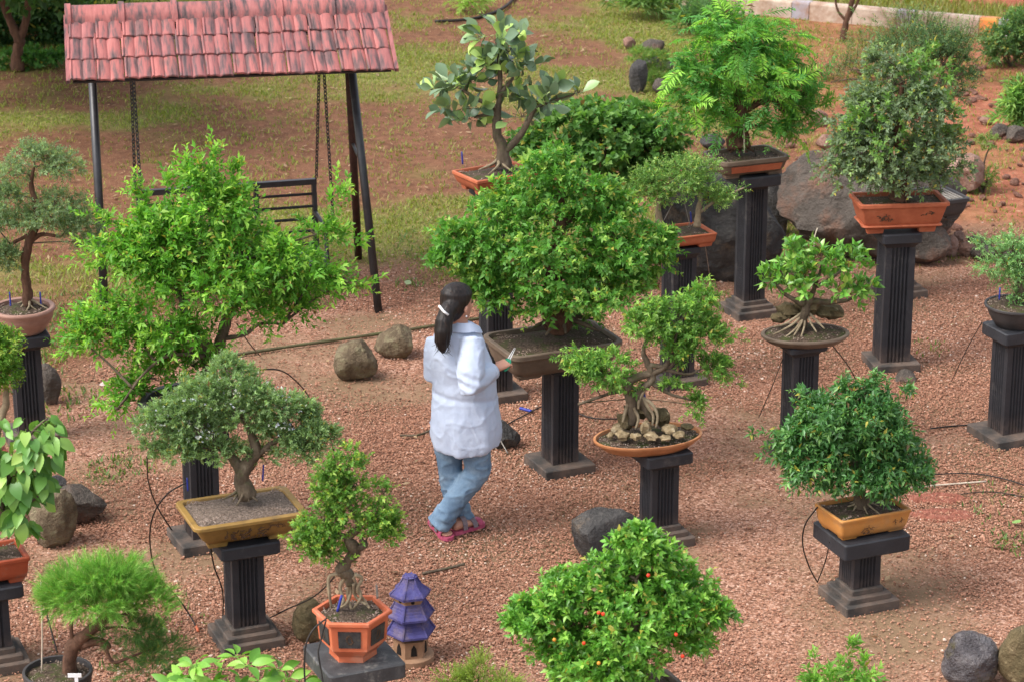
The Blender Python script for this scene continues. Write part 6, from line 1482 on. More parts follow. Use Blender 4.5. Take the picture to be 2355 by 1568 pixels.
# ================================================================== pagoda lantern
gp = G(945, 1512); pag = empty('pagoda_lantern', gp, 'small clay pagoda lantern with violet tiered roofs beside the orange pot', 'lantern')
s = S(gp); zf = lambda py: hz(gp, py)
prot = R(14)
def octr(r_, z, n=6, r0=0): return [Vector((gp.x + r_ * math.cos(prot + r0 + 6.28319 * k / n), gp.y + r_ * math.sin(prot + r0 + 6.28319 * k / n), z)) for k in range(n)]
pxm = 1 / s
z_a = zf(1512)
m = MB(); m.loft([octr(54 * pxm, -.01, 20), octr(54 * pxm, .028, 20), octr(50 * pxm, .034, 20)]); shade_angle(m.build('base', MT['clay'], pag))
body_r = 41 * pxm
z1 = zf(1470) + .02
m = MB(); m.loft([octr(body_r, .03), octr(body_r, z1)]); wall = m.build('body', MT['clay'], pag)
for k in range(6):
    a, b = octr(body_r + .002, .05)[k], octr(body_r + .002, .05)[(k + 1) % 6]
    c = (a + b) / 2; w_ = (b - a).normalized(); nrm = Vector((c.x - gp.x, c.y - gp.y, 0)).normalized()
    q = [c + w_ * (x * .018) + UZ * z for x, z in ((-1, 0), (1, 0), (.75, .045), (0, .068), (-.75, .045))]
    m = MB(); m.loft([[p - nrm * .004 for p in q], [p + nrm * .001 for p in q]]); m.build('window', MT['black'], wall)
def tier(z0, r0, z1_, r1, ribs=5):
    """one violet roof: steps of tile courses, curved corners, thick eave"""
    m = MB(); rings = [octr(r0 * .9, z0 + .004), octr(r0, z0 + .002), octr(r0 * 1.0, z0 + .014)]
    for k in range(1, ribs + 1):
        f = k / ribs; rr = r0 + (r1 - r0) * (f ** .85); zz = z0 + .014 + (z1_ - z0 - .014) * (f ** 1.25)
        rings += [octr(rr + .004, zz), octr(rr, zz + .004)]
    m.loft(rings); o = m.build('tier_roof', MT['purple'], pag); 
    for k in range(6):
        mm = MB(); mm.tube([octr(r0, z0 + .012)[k], octr((r0 + r1) / 2, z0 + .014 + (z1_ - z0) * .42)[k], octr(r1, z1_ + .004)[k]], [.008, .006, .005], 5); mm.build('hip_rib', MT['purple'], o)
    return o
zA = [zf(y) for y in (1464, 1412, 1428, 1376, 1372, 1348, 1395 - 12, 1340, 1318)]
eave1 = zf(1452); tier(eave1, 57 * pxm, eave1 + .092, 36 * pxm)
m = MB(); m.loft([octr(35 * pxm, eave1 + .06), octr(35 * pxm, eave1 + .14)]); m.build('middle_wall', MT['clay'], pag)
eave2 = eave1 + .102; tier(eave2, 55 * pxm, eave2 + .088, 35 * pxm)
eave3 = eave2 + .122
m = MB(); m.loft([octr(35 * pxm, eave2 + .07), octr(35 * pxm, eave3 + .02)]); uw = m.build('upper_wall', MT['clay'], pag)
for k in range(6):
    a, b = octr(35 * pxm + .001, 0)[k], octr(35 * pxm + .001, 0)[(k + 1) % 6]
    c = (a + b) / 2 + UZ * (eave3 - .016); w_ = (b - a).normalized(); nrm = Vector((c.x - gp.x, c.y - gp.y, 0)).normalized()
    q = [c + w_ * (.011 * math.cos(t)) + UZ * (.011 * math.sin(t)) for t in np.linspace(0, 5.5, 8)]
    m = MB(); m.loft([[p - nrm * .008 for p in q], [p - nrm * -.0005 for p in q]]); m.build('round_opening', MT['black'], uw)
m = MB(); r0 = 47 * pxm
rings = [octr(r0 * .9, eave3), octr(r0, eave3 + .002), octr(r0, eave3 + .016)]
for k in range(1, 9):
    f = k / 8; rr = r0 * (1 - f) ** 1.25 + 13 * pxm * f; zz = eave3 + .016 + .10 * f ** 1.1; rings += [octr(rr + .003, zz), octr(rr, zz + .003)]
m.loft(rings); tp = m.build('top_roof', MT['purple'], pag)
for k in range(6):
    mm = MB(); mm.tube([octr(r0, eave3 + .014)[k], octr(r0 * .55, eave3 + .06)[k], octr(13 * pxm, eave3 + .12)[k]], [.008, .006, .005], 5); mm.build('hip_rib', MT['purple'], tp)
m = MB(); zz = eave3 + .112; ztop_ = zf(1320); rings = []
for k in range(6):
    f = k / 6; rr = 15 * pxm * (1 - f) + .003; z_ = zz + (ztop_ - zz) * f; rings += [octr(rr + .003, z_, 12), octr(rr, z_ + (ztop_ - zz) / 6 * .6, 12)]
rings.append(octr(.002, ztop_, 12)); m.loft(rings); m.build('finial', MT['purple'], pag)

# ================================================================== edging, tubes, sticks
m = MB(); ea, eb = G(430, 838), G(1420, 686)
pts = [ea.lerp(eb, t) + Vector((0, .02 * math.sin(t * 9), .012)) for t in np.linspace(0, 1, 24)]
m.tube(pts, [.012 + .002 * math.sin(i * 2.1) for i in range(24)], 8); e_ = m.build('edging_log', MT['timber'], smooth=True)
tag(e_, 'long thin mossy edging log lying across the gravel', 'edging')
def tube_obj(name, label, cat, pts, r, mat, group=None):
    m = MB(); m.tube(spline(pts, 8), r, 6); return tag(m.build(name, mat, smooth=True), label, cat, group)
def hang(pxs, y0, y1): 
    n = len(pxs) - 1
    return [PT(x, y, y0 + (y1 - y0) * i / n) for i, (x, y) in enumerate(pxs)]
TG = 'thin irrigation tubes'
def gl(*p): return [G(x, y, .012) for x, y in p]
y3 = t3.location.y; y4 = t4.location.y; y2 = t2.location.y
def tb(label, pts, r=.0045, mat='rubber'): tube_obj('irrigation_tube', label, 'tube', pts, r, MT[mat], TG)
tb('black tube looping from the ochre pot left to the orange-tipped end on the gravel', hang([(430, 1108), (385, 1135), (352, 1185), (345, 1250), (362, 1320), (410, 1375)], y3, G(450, 1442).y + .1) + gl((440, 1420), (453, 1446)))
tb('black tube hanging from the grey-green crown down to the plinth left of the ochre pot', hang([(338, 1050), (342, 1110), (362, 1165), (395, 1218)], y3 + .1, G(395, 1235).y))
tb('black tube running down left of the ochre pot pedestal', hang([(482, 1240), (492, 1300), (512, 1360), (512, 1432)], y3 - .1, G(512, 1436).y))
tb('black tube curving from the twisted bonsai to the gravel left of it', hang([(782, 1290), (765, 1330), (720, 1372), (660, 1400), (620, 1420)], y4 + .05, G(620, 1420).y))
tb('black tube arching from the bright bush over the gravel behind the ochre pot', hang([(560, 855), (640, 850), (690, 885), (720, 930), (760, 1010), (770, 1055)], y2, G(770, 1056).y))
tb('black tube slanting down from the forked trunk of the bright bush', hang([(545, 745), (570, 785), (598, 818)], y2, G(600, 818).y))
tb('grey tube pair hanging over the worn slab beside the orange hexagonal pot', hang([(752, 1420), (722, 1445), (704, 1480), (700, 1530), (702, 1580)], y4 - .2, y4 - .3))
tb('second tube hanging over the worn slab beside the orange hexagonal pot', hang([(750, 1425), (738, 1470), (732, 1500), (740, 1550), (745, 1590)], y4 - .19, y4 - .32))
y20 = t20.location.y
tb('black tube bowing left of the amber pot to the gravel', hang([(1880, 1165), (1852, 1205), (1846, 1250), (1860, 1300), (1880, 1338)], y20, G(1880, 1340).y))
tb('black tube under the left slab end of the amber pot pedestal', hang([(1908, 1245), (1898, 1290), (1880, 1338)], y20 - .1, G(1880, 1340).y), .0035)
y19 = t19.location.y
tb('dark tube going down right of the oval tray of the glossy bonsai', hang([(1915, 795), (1950, 840), (1980, 895)], y19, G(1982, 1000).y + .3))
tb('dark tube going down left of the glossy bonsai pedestal', hang([(1800, 825), (1775, 890), (1745, 960)], y19, G(1745, 960).y), .003)
tb('thin dark tube from the dark bowl slanting left to the gravel', hang([(2258, 742), (2225, 800), (2190, 872)], t18.location.y, G(2190, 875).y), .003)
tb('grey thin tube hanging below the shallow red tray', hang([(1622, 566), (1630, 620), (1642, 712)], t13.location.y, G(1642, 715).y), .0035, 'grey_tube')
tb('brown thin tube hanging by the wide slab of the feathery bonsai', hang([(1735, 340), (1745, 400), (1765, 480), (1785, 540)], t14.location.y - .25, G(1790, 560).y), .0035)
tb('black hose lying on gravel right of the dark dense bonsai', gl((2140, 985), (2180, 980), (2240, 976)), .006)
tb('black tube curving over the gravel at the right edge, upper one', gl((2140, 1090), (2230, 1088), (2300, 1098), (2380, 1122)))
tb('black tube lying on the gravel at the right edge, lower one', gl((2210, 1135), (2280, 1130), (2360, 1142)), .0035)
tb('black tube end by the pine-like bonsai with the white tag', hang([(92, 1340), (110, 1420), (132, 1500)], t6.location.y + .2, t6.location.y), .0045)
tb('dark tube lying across the gravel between central plinth and clay tray', gl((1150, 985), (1205, 955), (1270, 930), (1360, 960), (1440, 962)), .005)
tb('curved dark hose lying on the lawn at the top', gl((1000, 50), (1080, 45), (1140, 28), (1175, 5), (1190, -20)), .02)
tube_obj('cane', 'thin pale cane lying on the gravel right of the amber pot', 'cane', gl((2022, 1126), (2140, 1116), (2268, 1106)), .006, MT['pale_stick'])
tube_obj('stick', 'short brown stick lying on the gravel beside the pagoda', 'stick', gl((972, 1318), (1020, 1308), (1068, 1296)), .009, MT['bark'])
tube_obj('cane', 'grey cane leaning beside the woman toward the dark rock', 'cane', hang([(1132, 975), (1150, 1010), (1168, 1042)], G(1150, 1000).y - .2, G(1168, 1044).y), .005, MT['grey_tube'])
tube_obj('blue_marker', 'small blue plastic piece lying by the central plinth', 'marker', gl((1196, 938), (1222, 945)), .011, MT['blue_tie'])
tube_obj('orange_end_cap', 'orange end cap at the tip of the black tube', 'cap', gl((452, 1440), (456, 1450)), .009, MT['orange_pot'])
tube_obj('twig', 'pale upright twig poking above the glossy-leaved bonsai', 'twig', [PT(1872, 575, y19 + .1), PT(1874, 545, y19 + .1), PT(1880, 525, y19 + .1)], .004, MT['pale_stick'])
tube_obj('log', 'short rotting log lying on the gravel behind the woman', 'stick', gl((920, 1000), (960, 1000), (1000, 985)), .008, MT['bark'])
# a few fallen leaves and stones one can point at
for i, (px, py, w, c, lab) in enumerate([(228, 884, .06, (.5, .38, .36), 'pale curled leaf lying on the gravel left of the bright bush'), (935, 655, .06, (.3, .38, .2), 'pale green fallen leaf behind the brown rocks'), (1112, 660, .05, (.45, .4, .22), 'yellowish fallen leaf left of the big crown'), (110, 152, .1, (.6, .3, .16), 'orange fallen leaf beneath the dark hedge'), (2330, 1197, .06, (.2, .33, .1), 'green fallen sprig at the right edge of the gravel')]):
    me = leaf_mesh('fallen_leaf', w * 1.2, w, 'ovate', curl=-.15); mt_ = leaf_mat('fallen leaf', .7, .1, .2, [(0, c), (1, c)]); o = add('fallen_leaf', me, mt_); p = G(px, py, .02); o.location = p; o.rotation_euler = (.2, -.1, i * 1.3)
    tag(o, lab, 'leaf', 'fallen leaves')
o = rock('flat grey stone flush in the gravel near the slender pedestal', 2086, 880, 62, 14, MT['rock_grey'], 99, d=60, sub=3, sink=1.5)
# two shallow dug furrows of bare red soil in the gravel
red_soil = stone_mat('freshly dug red soil', [(.3, (.16, .05, .03)), (.55, (.33, .115, .075)), (.75, (.42, .19, .14))], 30, .95, .9, 60, bdist=.03)
for i, (px, py, w, d, lab) in enumerate([(2155, 1143, 150, 26, 'upper freshly dug strip of red soil right of the amber pot'), (2170, 1182, 160, 30, 'lower freshly dug strip of red soil right of the amber pot')]):
    c = G(px, py); s_ = S(c); m = MB(); rings = []
    for f, z in ((1.0, -.012), (.9, .0), (.7, .007), (.45, .003), (.2, .001)):
        rings.append([c + Vector((w / s_ / 2 * f * math.cos(t) * (1 + .14 * mnoise.noise(Vector((math.cos(t) * 2, math.sin(t) * 2, i)))), d / s_ / .4 / 2 * f * math.sin(t) * (1 + .2 * mnoise.noise(Vector((math.cos(t) * 3, math.sin(t) * 3, i + 5)))), z + .012 * mnoise.noise(Vector((math.cos(t) * 4 * f, math.sin(t) * 4 * f, i + f * 3))))) for t in np.linspace(0, 6.283, 40, endpoint=False)])
    m.loft(rings, (False, True)); tag(m.build('dug_soil', red_soil, smooth=True), lab, 'soil')
#__END6__

# ================================================================== the woman with the snips
Y0 = G(1050, 1224).y
PW = lambda px, py, dy=0.0: PT(px, py, Y0 + dy)
SPX = S(PW(1060, 930))
person = empty('person', Vector((PW(1060, 1224).x, Y0, 0)), 'woman in a loose white shirt and blue jeans walking between the bonsai, holding snips', 'person')
def bake(mb, name, mat, voxel, smooth=4, parent=None, shape=None):
    """union of overlapping closed shapes as one continuous skin"""
    me = bpy.data.meshes.new(name + '_raw'); me.from_pydata([tuple(p) for p in mb.v], [], mb.f); me.update()
    o = bpy.data.objects.new(name + '_raw', me); COL.objects.link(o)
    md = o.modifiers.new('r', 'REMESH'); md.mode = 'VOXEL'; md.voxel_size = voxel; md.use_smooth_shade = True
    sm = o.modifiers.new('s', 'SMOOTH'); sm.iterations = smooth; sm.factor = 0.5
    dg = bpy.context.evaluated_depsgraph_get(); dg.update()
    out = bpy.data.meshes.new_from_object(o.evaluated_get(dg))
    bpy.data.objects.remove(o, do_unlink=True); bpy.data.meshes.remove(me)
    n = len(out.vertices); co = np.empty(n * 3, np.float32); no = np.empty(n * 3, np.float32)
    out.vertices.foreach_get('co', co); out.vertex_normals.foreach_get('vector', no)
    co = co.reshape(-1, 3); no = no.reshape(-1, 3)
    if shape is not None: co = shape(co.copy(), no)
    off = np.array(parent_world(parent)) if parent is not None else 0
    out.vertices.foreach_set('co', (co - off).astype(np.float32).ravel())
    out.polygons.foreach_set('use_smooth', np.ones(len(out.polygons), dtype=bool))
    out.name = name; out.materials.clear(); out.update()
    return add(name, out, mat, parent)
def npn(co, sc, seed=0):
    return np.array([mnoise.noise(Vector((c[0] * sc[0] + seed, c[1] * sc[1], c[2] * sc[2]))) for c in co])
def ell(c, a, b, n=20, rot=0.0): return [Vector(c) + Vector((a * math.cos(t) * math.cos(rot) - b * math.sin(t) * math.sin(rot), a * math.cos(t) * math.sin(rot) + b * math.sin(t) * math.cos(rot), 0)) for t in np.linspace(0, 2 * math.pi, n, endpoint=False)]
def rings_px(rows, k=1.0, inset=0.0):
    out = []
    for py, l, r_, b, dy in rows:
        c = PW((l + r_) / 2, py, dy); a = (r_ - l) / 2 / S(c) - inset
        out.append(ell(c, a * k, b * k - inset))
    return out[::-1]
torso = [(742, 1040, 1086, .05, 0), (753, 1018, 1098, .072, 0), (766, 998, 1106, .098, 0), (798, 987, 1117, .125, .01), (830, 986, 1131, .15, .02), (870, 994, 1140, .15, .02), (910, 993, 1144, .155, .01), (950, 990, 1149, .162, 0), (990, 988, 1153, .168, 0), (1018, 991, 1149, .168, 0), (1034, 994, 1140, .165, 0)]
# --- body
fd = Vector((.66, .75, -.10)).normalized(); hr_ = fd.cross(Vector((0, 0, 1))).normalized(); hu = hr_.cross(fd)
Hc = PW(1051, 698, 0); HS = 1.07
HM = Matrix((hr_, fd, hu)).transposed()
HF = lambda x, y, z: HM @ (Vector((x, y, z)) * HS) + Hc
body = MB()
def head_rings(rows, n=20):
    return [[HF(a * math.cos(t), cy_ + b * math.sin(t), z) for t in np.linspace(0, 2 * math.pi, n, endpoint=False)] for z, cy_, a, b in rows]
body.loft(head_rings([(-.118, .045, .018, .02), (-.108, .04, .034, .04), (-.075, .024, .054, .066), (-.03, .01, .068, .084), (.01, 0, .073, .092), (.05, -.005, .073, .092), (.085, -.01, .058, .076), (.104, -.012, .034, .048), (.112, -.012, .01, .016)]))
body.loft([[HF(x * .014, .085 + (.02 if z < -.015 else 0), z) if x else HF(0, .105 + (.014 if z < -.01 else 0), z) for x in (-1, 0, 1)] + [HF(0, .06, z)] for z in (-.045, -.02, .02)])
for sx in (-1, 1):
    body.loft([[HF(sx * (.07 + .016 * math.sin(t) * .3 + .010 * w_), -.008 + .017 * math.cos(t) * w_, -.022 + .032 * math.sin(t) * w_) for t in np.linspace(0, 6.283, 10, endpoint=False)] for w_ in (1.0,)] + [[HF(sx * .088, -.012 + .012 * math.cos(t), -.022 + .026 * math.sin(t)) for t in np.linspace(0, 6.283, 10, endpoint=False)]])
neck0 = PW(1060, 765, 0)
body.tube([neck0 - UZ * .05, neck0 + UZ * .02, HF(0, -.012, -.06), HF(0, -.01, 0)], [.062, .054, .052, .05], 16)
body.loft(rings_px(torso[:-2], .86, .012))
shR, elR, wrR = PW(1086, 790, -.10), PW(1080, 884, -.21), PW(1135, 851, -.01)
shL, elL, wrL = PW(1000, 780, .04), PW(996, 862, .03), PW(1050, 868, .24)
for a, b, c in ((shR, elR, wrR), (shL, elL, wrL)):
    body.tube([a, a.lerp(b, .5), b, b.lerp(c, .4), c, c + (c - b).normalized() * .03], [.05, .046, .038, .036, .026, .026], 12)
def hand(mb, wr, f, nrm, thumb=1):
    f = f.normalized(); s_ = f.cross(nrm).normalized() * thumb; nrm = (nrm - f * nrm.dot(f)).normalized()
    rg = []
    for t, w_, th in ((0, .026, .02), (.03, .034, .02), (.065, .04, .018), (.088, .038, .015)):
        c = wr + f * t; rg.append([c + s_ * (w_ * math.cos(q)) + nrm * (th * math.sin(q)) for q in np.linspace(0, 6.283, 12, endpoint=False)])
    mb.loft(rg)
    for k, (o_, L) in enumerate(((.029, .066), (.010, .076), (-.010, .07), (-.028, .056))):
        p = wr + f * .082 + s_ * o_; pts = [p - f * .02, p]; a = R(25)
        for seg, da in ((.42, 55), (.32, 62), (.26, 40)):
            d = f * math.cos(a) - nrm * math.sin(a); p = p + d * L * seg; pts.append(p); a += R(da)
        mb.tube(pts, [.0095, .0098, .0088, .0082, .0066], 8)
    p = wr + f * .03 + s_ * .03
    mb.tube([p - s_ * .012, p + s_ * .014 + f * .016 - nrm * .008, p + s_ * .012 + f * .042 - nrm * .022, p - s_ * .002 + f * .058 - nrm * .034], [.012, .0115, .0105, .008], 8)
fR = Vector((.75, .55, .28)); hand(body, wrR + (wrR - elR).normalized() * .02, fR, Vector((.1, -.35, 1)), -1)
fL = Vector((.8, .4, .1)); hand(body, wrL + (wrL - elL).normalized() * .02, fL, Vector((0, -.3, 1)), 1)
hipL, knL, anL = PW(1030, 985, .05), PW(1036, 1105, .06), PW(1066, 1203, .10)
hipR, knR, anR = PW(1092, 985, -.02), PW(1099, 1082, -.03), PW(1014, 1196, -.06)
for a, b, c in ((hipL, knL, anL), (hipR, knR, anR)):
    body.tube([a + UZ * .05, a, a.lerp(b, .5), b, b.lerp(c, .35), c], [.07, .075, .065, .05, .046, .034], 14)
def foot(mb, ank, heel, toe, zl):
    d = (toe - heel); L = d.length; d.normalize(); w_ = Vector((d.y, -d.x, 0)).normalized()
    rg = []
    for t, hw, z0, z1 in ((0, .02, .012, .045), (.06, .03, .008, .065), (.25, .034, .006, .075), (.5, .038, .006, .055), (.75, .045, .006, .035), (.92, .04, .006, .026), (1.0, .022, .008, .02)):
        c = heel + d * (L * t); rg.append([c + w_ * (hw * math.cos(q)) + UZ * ((z0 + z1) / 2 + zl * (1 - t) + (z1 - z0) / 2 * math.sin(q)) for q in np.linspace(0, 6.283, 12, endpoint=False)])
    mb.loft(rg)
    mb.tube([ank, heel + d * .06 + UZ * (.055 + zl)], [.034, .032], 12)
hR_, tR_ = G(988, 1208), G(1038, 1246); hL_, tL_ = G(1046, 1228), G(1104, 1208)
def fix(h, t, L=.235): d = (t - h).normalized(); m_ = (h + t) / 2; return m_ - d * L / 2, m_ + d * L / 2
hR_, tR_ = fix(hR_, tR_); hL_, tL_ = fix(hL_, tL_)
hR_.z = tR_.z = hL_.z = tL_.z = .018
foot(body, anR, hR_, tR_, .03); foot(body, anL, hL_, tL_, 0.0)
bo = bake(body, 'body', MT['skin'], .0075, 3, person)
eye_m = stone_mat('eye', [(.3, (.02, .012, .008)), (.7, (.04, .025, .015))], 5, .2, 0); lip_m = stone_mat('lips', [(.3, (.35, .09, .08)), (.7, (.42, .12, .1))], 5, .5, 0)
for sx in (-1, 1): ball('eye', HF(sx * .031, .082, .004), .013, eye_m, person)
m = MB(); m.tube([HF(-.022, .083, -.068), HF(0, .096, -.066), HF(.022, .083, -.068)], [.004, .008, .004], 6); m.build('mouth', lip_m, person, smooth=True)
# --- jeans
def denim_mat():
    m, nd, lk, bs = nodes('washed blue denim'); tc = nd.new('ShaderNodeTexCoord')
    n1 = nd.new('ShaderNodeTexNoise'); n1.inputs['Scale'].default_value = 6; n1.inputs['Detail'].default_value = 8; n1.inputs['Roughness'].default_value = .7; lk.new(tc.outputs['Object'], n1.inputs['Vector'])
    r = ramp(nd, [(.3, (.09, .145, .225)), (.5, (.155, .235, .33)), (.7, (.27, .36, .455))]); lk.new(n1.outputs['Fac'], r.inputs['Fac']); lk.new(r.outputs[0], bs.inputs['Base Color']); bs.inputs['Roughness'].default_value = .9; bs.inputs['Specular IOR Level'].default_value = .1
    n2 = nd.new('ShaderNodeTexNoise'); n2.inputs['Scale'].default_value = 180; lk.new(tc.outputs['Object'], n2.inputs['Vector'])
    b = nd.new('ShaderNodeBump'); b.inputs['Strength'].default_value = .4; b.inputs['Distance'].default_value = .004; lk.new(n2.outputs['Fac'], b.inputs['Height']); lk.new(b.outputs[0], bs.inputs['Normal']); return m
jn = MB()
jn.loft(rings_px([(955, 1000, 1140, .13, .01), (985, 996, 1146, .14, .01), (1015, 1000, 1135, .13, .01), (1035, 1010, 1122, .10, .01)], .95))
jn.tube([hipL + UZ * .02, hipL.lerp(knL, .35), knL, knL.lerp(anL, .5), anL + UZ * .03, anL - UZ * .035], [.084, .090, .074, .066, .072, .08], 18)
jn.tube([hipR + UZ * .02, hipR.lerp(knR, .4), knR, knR.lerp(anR, .35), knR.lerp(anR, .75), anR + UZ * .0 + Vector((.0, 0, 0)), anR + (anR - knR).normalized() * .035], [.096, .098, .085, .076, .073, .076, .084], 18)
def jshape(co, no):
    rid = lambda a: (1 - np.abs(a)) ** 6
    n = npn(co, (6, 6, 8), 3) * .006 + rid(npn(co, (7, 7, 15), 5) * 1.6) * .008 - .003 + npn(co, (40, 40, 40), 6) * .0015
    low = np.clip((.28 - co[:, 2]) / .25, 0, 1); n += low * np.sin(co[:, 2] * 95 + npn(co, (7, 7, 4), 8) * 5) * .005
    return co + no * n[:, None]
jo = bake(jn, 'jeans', denim_mat(), .0085, 5, person, jshape)
# --- shirt: torso and sleeves in one cloth
sh = MB(); rg = rings_px(torso)
hem = []
for i, p in enumerate(rg[0]):
    t = 2 * math.pi * i / len(rg[0]); side = abs(math.cos(t)) ** 3
    hem.append(Vector((p.x, p.y, p.z + .055 * side - .01 * math.sin(t))))
rg[0] = hem
sh.loft(rg)
sh.tube([shR + UZ * .01 - (elR - shR) * .1, shR.lerp(elR, .3), shR.lerp(elR, .7), elR - UZ * .005, elR.lerp(wrR, .35), elR.lerp(wrR, .7), elR.lerp(wrR, .97)], [.060, .076, .080, .076, .066, .058, .052], 18)
sh.tube([shL + UZ * .01, shL.lerp(elL, .4), elL, elL.lerp(wrL, .4), wrL], [.056, .066, .06, .056, .05], 18)
def sshape(co, no):
    rid = lambda a: (1 - np.abs(a)) ** 6
    n = npn(co, (5, 5, 2.2), 11) * .010 + rid(npn(co, (6, 6, 9), 13) * 1.6) * .0045 + rid(npn(co + .3 * co[:, [2, 0, 1]], (11, 9, 5), 29) * 1.6) * .004 + npn(co, (38, 38, 30), 17) * .0018
    d_e = np.linalg.norm(co - np.array(elR), axis=1); n += np.exp(-(d_e / .09) ** 2) * np.sin(co[:, 2] * 110 + co[:, 0] * 40) * .006
    zb = np.clip((co[:, 2] - hem[0].z) / .35, 0, 1)
    ang = np.arctan2(co[:, 1] - Y0, co[:, 0] - PW(1068, 950).x)
    n += (1 - zb) * (np.sin(ang * 7 + 1.0) * .004 + np.sin(ang * 13 + co[:, 2] * 9) * .002)
    crease = np.exp(-((co[:, 2] - PW(1060, 905).z + .10 * (co[:, 0] - PW(1060, 905).x)) / .02) ** 2) * .010 * (co[:, 1] < Y0)
    return co + no * (n - crease)[:, None]
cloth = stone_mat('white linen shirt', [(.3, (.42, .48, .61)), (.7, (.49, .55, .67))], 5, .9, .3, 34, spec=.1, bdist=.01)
so = bake(sh, 'shirt', cloth, .0085, 5, person, sshape)
# collar and cuff
cn = PW(1066, 746, -.01); m = MB(); rgs = []
for rr, dz in ((.060, -.02), (.062, .024), (.066, .027), (.090, .002), (.104, -.022), (.101, -.025), (.068, .014)):
    rg_ = []
    for t in np.linspace(0, 2 * math.pi, 28, endpoint=False):
        p = Vector((rr * math.cos(t), rr * .92 * math.sin(t), 0)); front = max(0, p.normalized().dot(Vector((.75, .66, 0))))
        rg_.append(cn + p * (1 + .2 * front ** 3 * (dz < .02)) + UZ * (dz - .03 * front - (.012 * front if dz < 0 else 0)))
    rgs.append(rg_)
m.loft(rgs, (False, False)); shade_angle(m.build('collar', cloth, so), 28)
m = MB(); cd = (wrR - elR).normalized(); cc = elR.lerp(wrR, .93); m.tube([cc - cd * .03, cc + cd * .004], [.057, .055], 18); m.build('cuff', cloth, so, smooth=True)
# --- hair
def hair_mat():
    m, nd, lk, bs = nodes('dark brown hair'); tc = nd.new('ShaderNodeTexCoord')
    mp = nd.new('ShaderNodeMapping'); mp.inputs['Scale'].default_value = (90, 90, 9); lk.new(tc.outputs['Object'], mp.inputs['Vector'])
    n1 = nd.new('ShaderNodeTexNoise'); n1.inputs['Scale'].default_value = 1; n1.inputs['Detail'].default_value = 6; lk.new(mp.outputs[0], n1.inputs['Vector'])
    r = ramp(nd, [(.3, (.006, .005, .005)), (.6, (.018, .012, .010)), (.8, (.05, .028, .02))]); lk.new(n1.outputs['Fac'], r.inputs['Fac']); lk.new(r.outputs[0], bs.inputs['Base Color']); bs.inputs['Roughness'].default_value = .5; bs.inputs['Specular IOR Level'].default_value = .3
    b = nd.new('ShaderNodeBump'); b.inputs['Strength'].default_value = .7; b.inputs['Distance'].default_value = .004; lk.new(n1.outputs['Fac'], b.inputs['Height']); lk.new(b.outputs[0], bs.inputs['Normal']); return m
hair = MB()
hair.loft(head_rings([(-.095, -.05, .03, .034), (-.075, -.045, .052, .05), (-.045, -.036, .068, .066), (-.01, -.024, .076, .080), (.03, -.015, .083, .094), (.065, -.01, .08, .1), (.095, -.01, .063, .082), (.114, -.012, .038, .052), (.122, -.012, .01, .015)], 28))
pt = [PW(1042, 700, -.06), PW(1029, 718, -.11), PW(1021, 740, -.14), PW(1019, 762, -.155), PW(1017, 785, -.165), PW(1018, 802, -.17), PW(1020, 812, -.17)]
hair.tube(pt, [.058, .05, .054, .056, .045, .027, .008], 16)
def hshape(co, no):
    tail = np.clip((PW(1020, 735).z - co[:, 2]) / .08, 0, 1)
    n = npn(co, (70, 70, 7), 2) * (.0025 + .006 * tail) + npn(co, (18, 18, 12), 4) * .007 * tail
    return co + no * n[:, None]
ho = bake(hair, 'hair', hair_mat(), .006, 4, person, hshape)
m = MB(); rnd = random.Random(5)                      # loose strands at the end and sides of the ponytail
for k in range(34):
    i = rnd.uniform(2.2, 4.8); a = pt[int(i)].lerp(pt[int(i) + 1], i % 1) + Vector((rnd.uniform(-.04, .04), rnd.uniform(-.035, .0), 0)); L = rnd.uniform(.03, .07)
    m.tube([a, a + Vector((rnd.uniform(-.012, .012), rnd.uniform(-.01, .01), -L * .5)), a + Vector((rnd.uniform(-.03, .03), rnd.uniform(-.02, .01), -L))], [.0022, .0018, .0006], 4)
st_ = m.build('strands', ho.data.materials[0], ho, smooth=True); st_['kind'] = 'stuff'
c0, c1 = PW(1010, 704, -.15), PW(1031, 725, -.185); m = MB(); m.tube([c0, c0.lerp(c1, .5) + Vector((0, -.02, 0)), c1], .0075, 8); m.build('hair_clip', MT['white'], person, smooth=True)
m = MB(); ball('earring', HF(.083, -.008, -.056), .006, MT['white'], person)
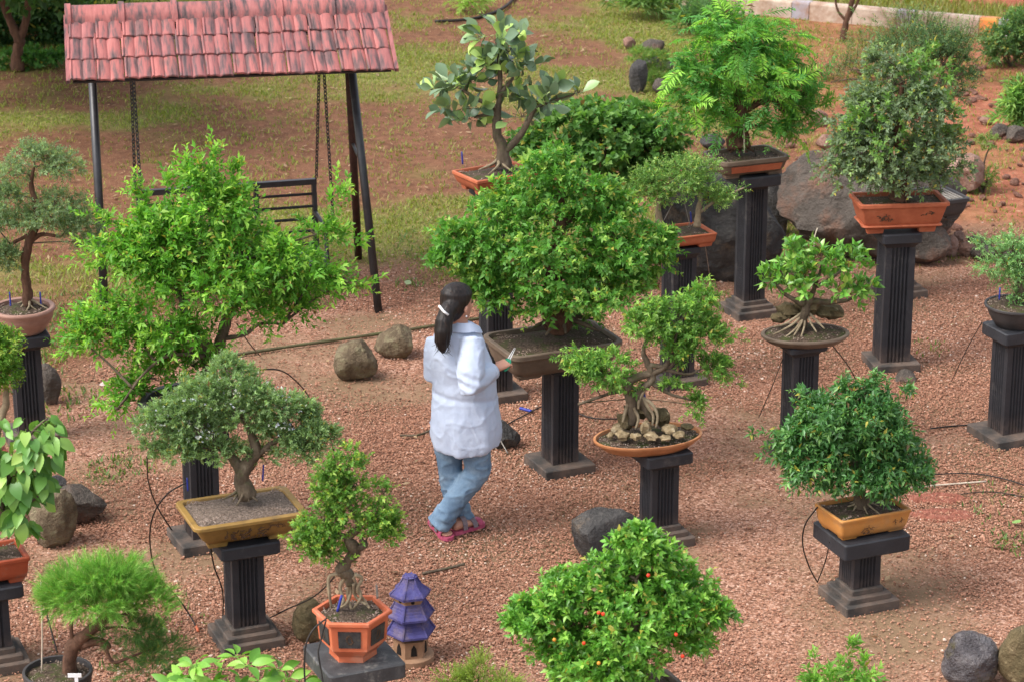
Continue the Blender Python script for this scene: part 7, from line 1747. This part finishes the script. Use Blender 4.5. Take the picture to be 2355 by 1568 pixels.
# --- sandals
pink = stone_mat('pink rubber', [(.3, (.38, .05, .11)), (.7, (.5, .12, .19))], 6, .5, 0); mauve = stone_mat('grey mauve strap', [(.3, (.16, .12, .14)), (.7, (.24, .19, .2))], 8, .7, 0)
for h, t, zl in ((hR_, tR_, .03), (hL_, tL_, 0.0)):
    d = (t - h).normalized(); w_ = Vector((d.y, -d.x, 0)).normalized(); L = (t - h).length
    rg = []
    for f, hw in ((-.04, .012), (0, .028), (.2, .036), (.5, .038), (.78, .048), (.95, .042), (1.05, .018)):
        c = h + d * (L * f); zz = .003 + zl * (1 - f) * .9; rg.append([c + w_ * sx * hw + UZ * (zz + z_ - h.z) for sx, z_ in ((-1, .0), (1, .0), (1, .022), (-1, .022))])
    m = MB(); m.loft(rg); sl_ = m.build('sandal', pink, person)
    for f, hw, zt2, mt in ((.62, .050, .058, mauve), (.30, .042, .088, mauve), (.82, .048, .044, pink)):
        c = h + d * (L * f); zz = zl * (1 - f); ring = []
        pts = [c + w_ * (hw * math.cos(q)) + UZ * (zz + .012 + (zt2 - .012) * math.sin(q)) for q in np.linspace(0, math.pi, 9)]
        mm = MB(); mm.loft([[p - d * .018 for p in pts] + [p - d * .018 - UZ * .004 for p in pts[::-1]], [p + d * .018 for p in pts] + [p + d * .018 - UZ * .004 for p in pts[::-1]]]); mm.build('strap', mt, sl_)
# --- snips in her right hand
hc = wrR + (wrR - elR).normalized() * .02 + fR.normalized() * .085 + Vector((0, 0, -.01))
sn = empty('pruning_snips', hc, "small green-handled snips in the woman's hand", 'snips')
ga = stone_mat('green handle', [(.3, (.01, .25, .13)), (.7, (.03, .36, .2))], 5, .4, 0); steel = stone_mat('bright steel', [(.3, (.45, .45, .45)), (.7, (.6, .6, .6))], 5, .3, 0)
fa = Vector((.45, .45, .75)).normalized(); sd = Vector((.8, -.5, -.2)); sd = (sd - fa * sd.dot(fa)).normalized()
for sx in (-1, 1):
    m = MB(); m.tube(spline([hc + sd * sx * .004 + fa * .035, hc + sd * sx * .018 + fa * .02, hc + sd * sx * .022 - fa * .015, hc + sd * sx * .012 - fa * .04, hc + sd * sx * .004 - fa * .02, hc + sd * sx * .004 + fa * .03], 5), .0062, 8); m.build('handle', ga, sn, smooth=True)
    m = MB(); a = hc + fa * .03 + sd * sx * .003; m.loft([[a, a + sd * .009 * sx, a + sd * .004 * sx + fa.cross(sd) * .003], [a + fa * .085, a + fa * .085 + sd * .001 * sx, a + fa * .085 + fa.cross(sd) * .001]]); m.build('blade', steel, sn)
#__END7__
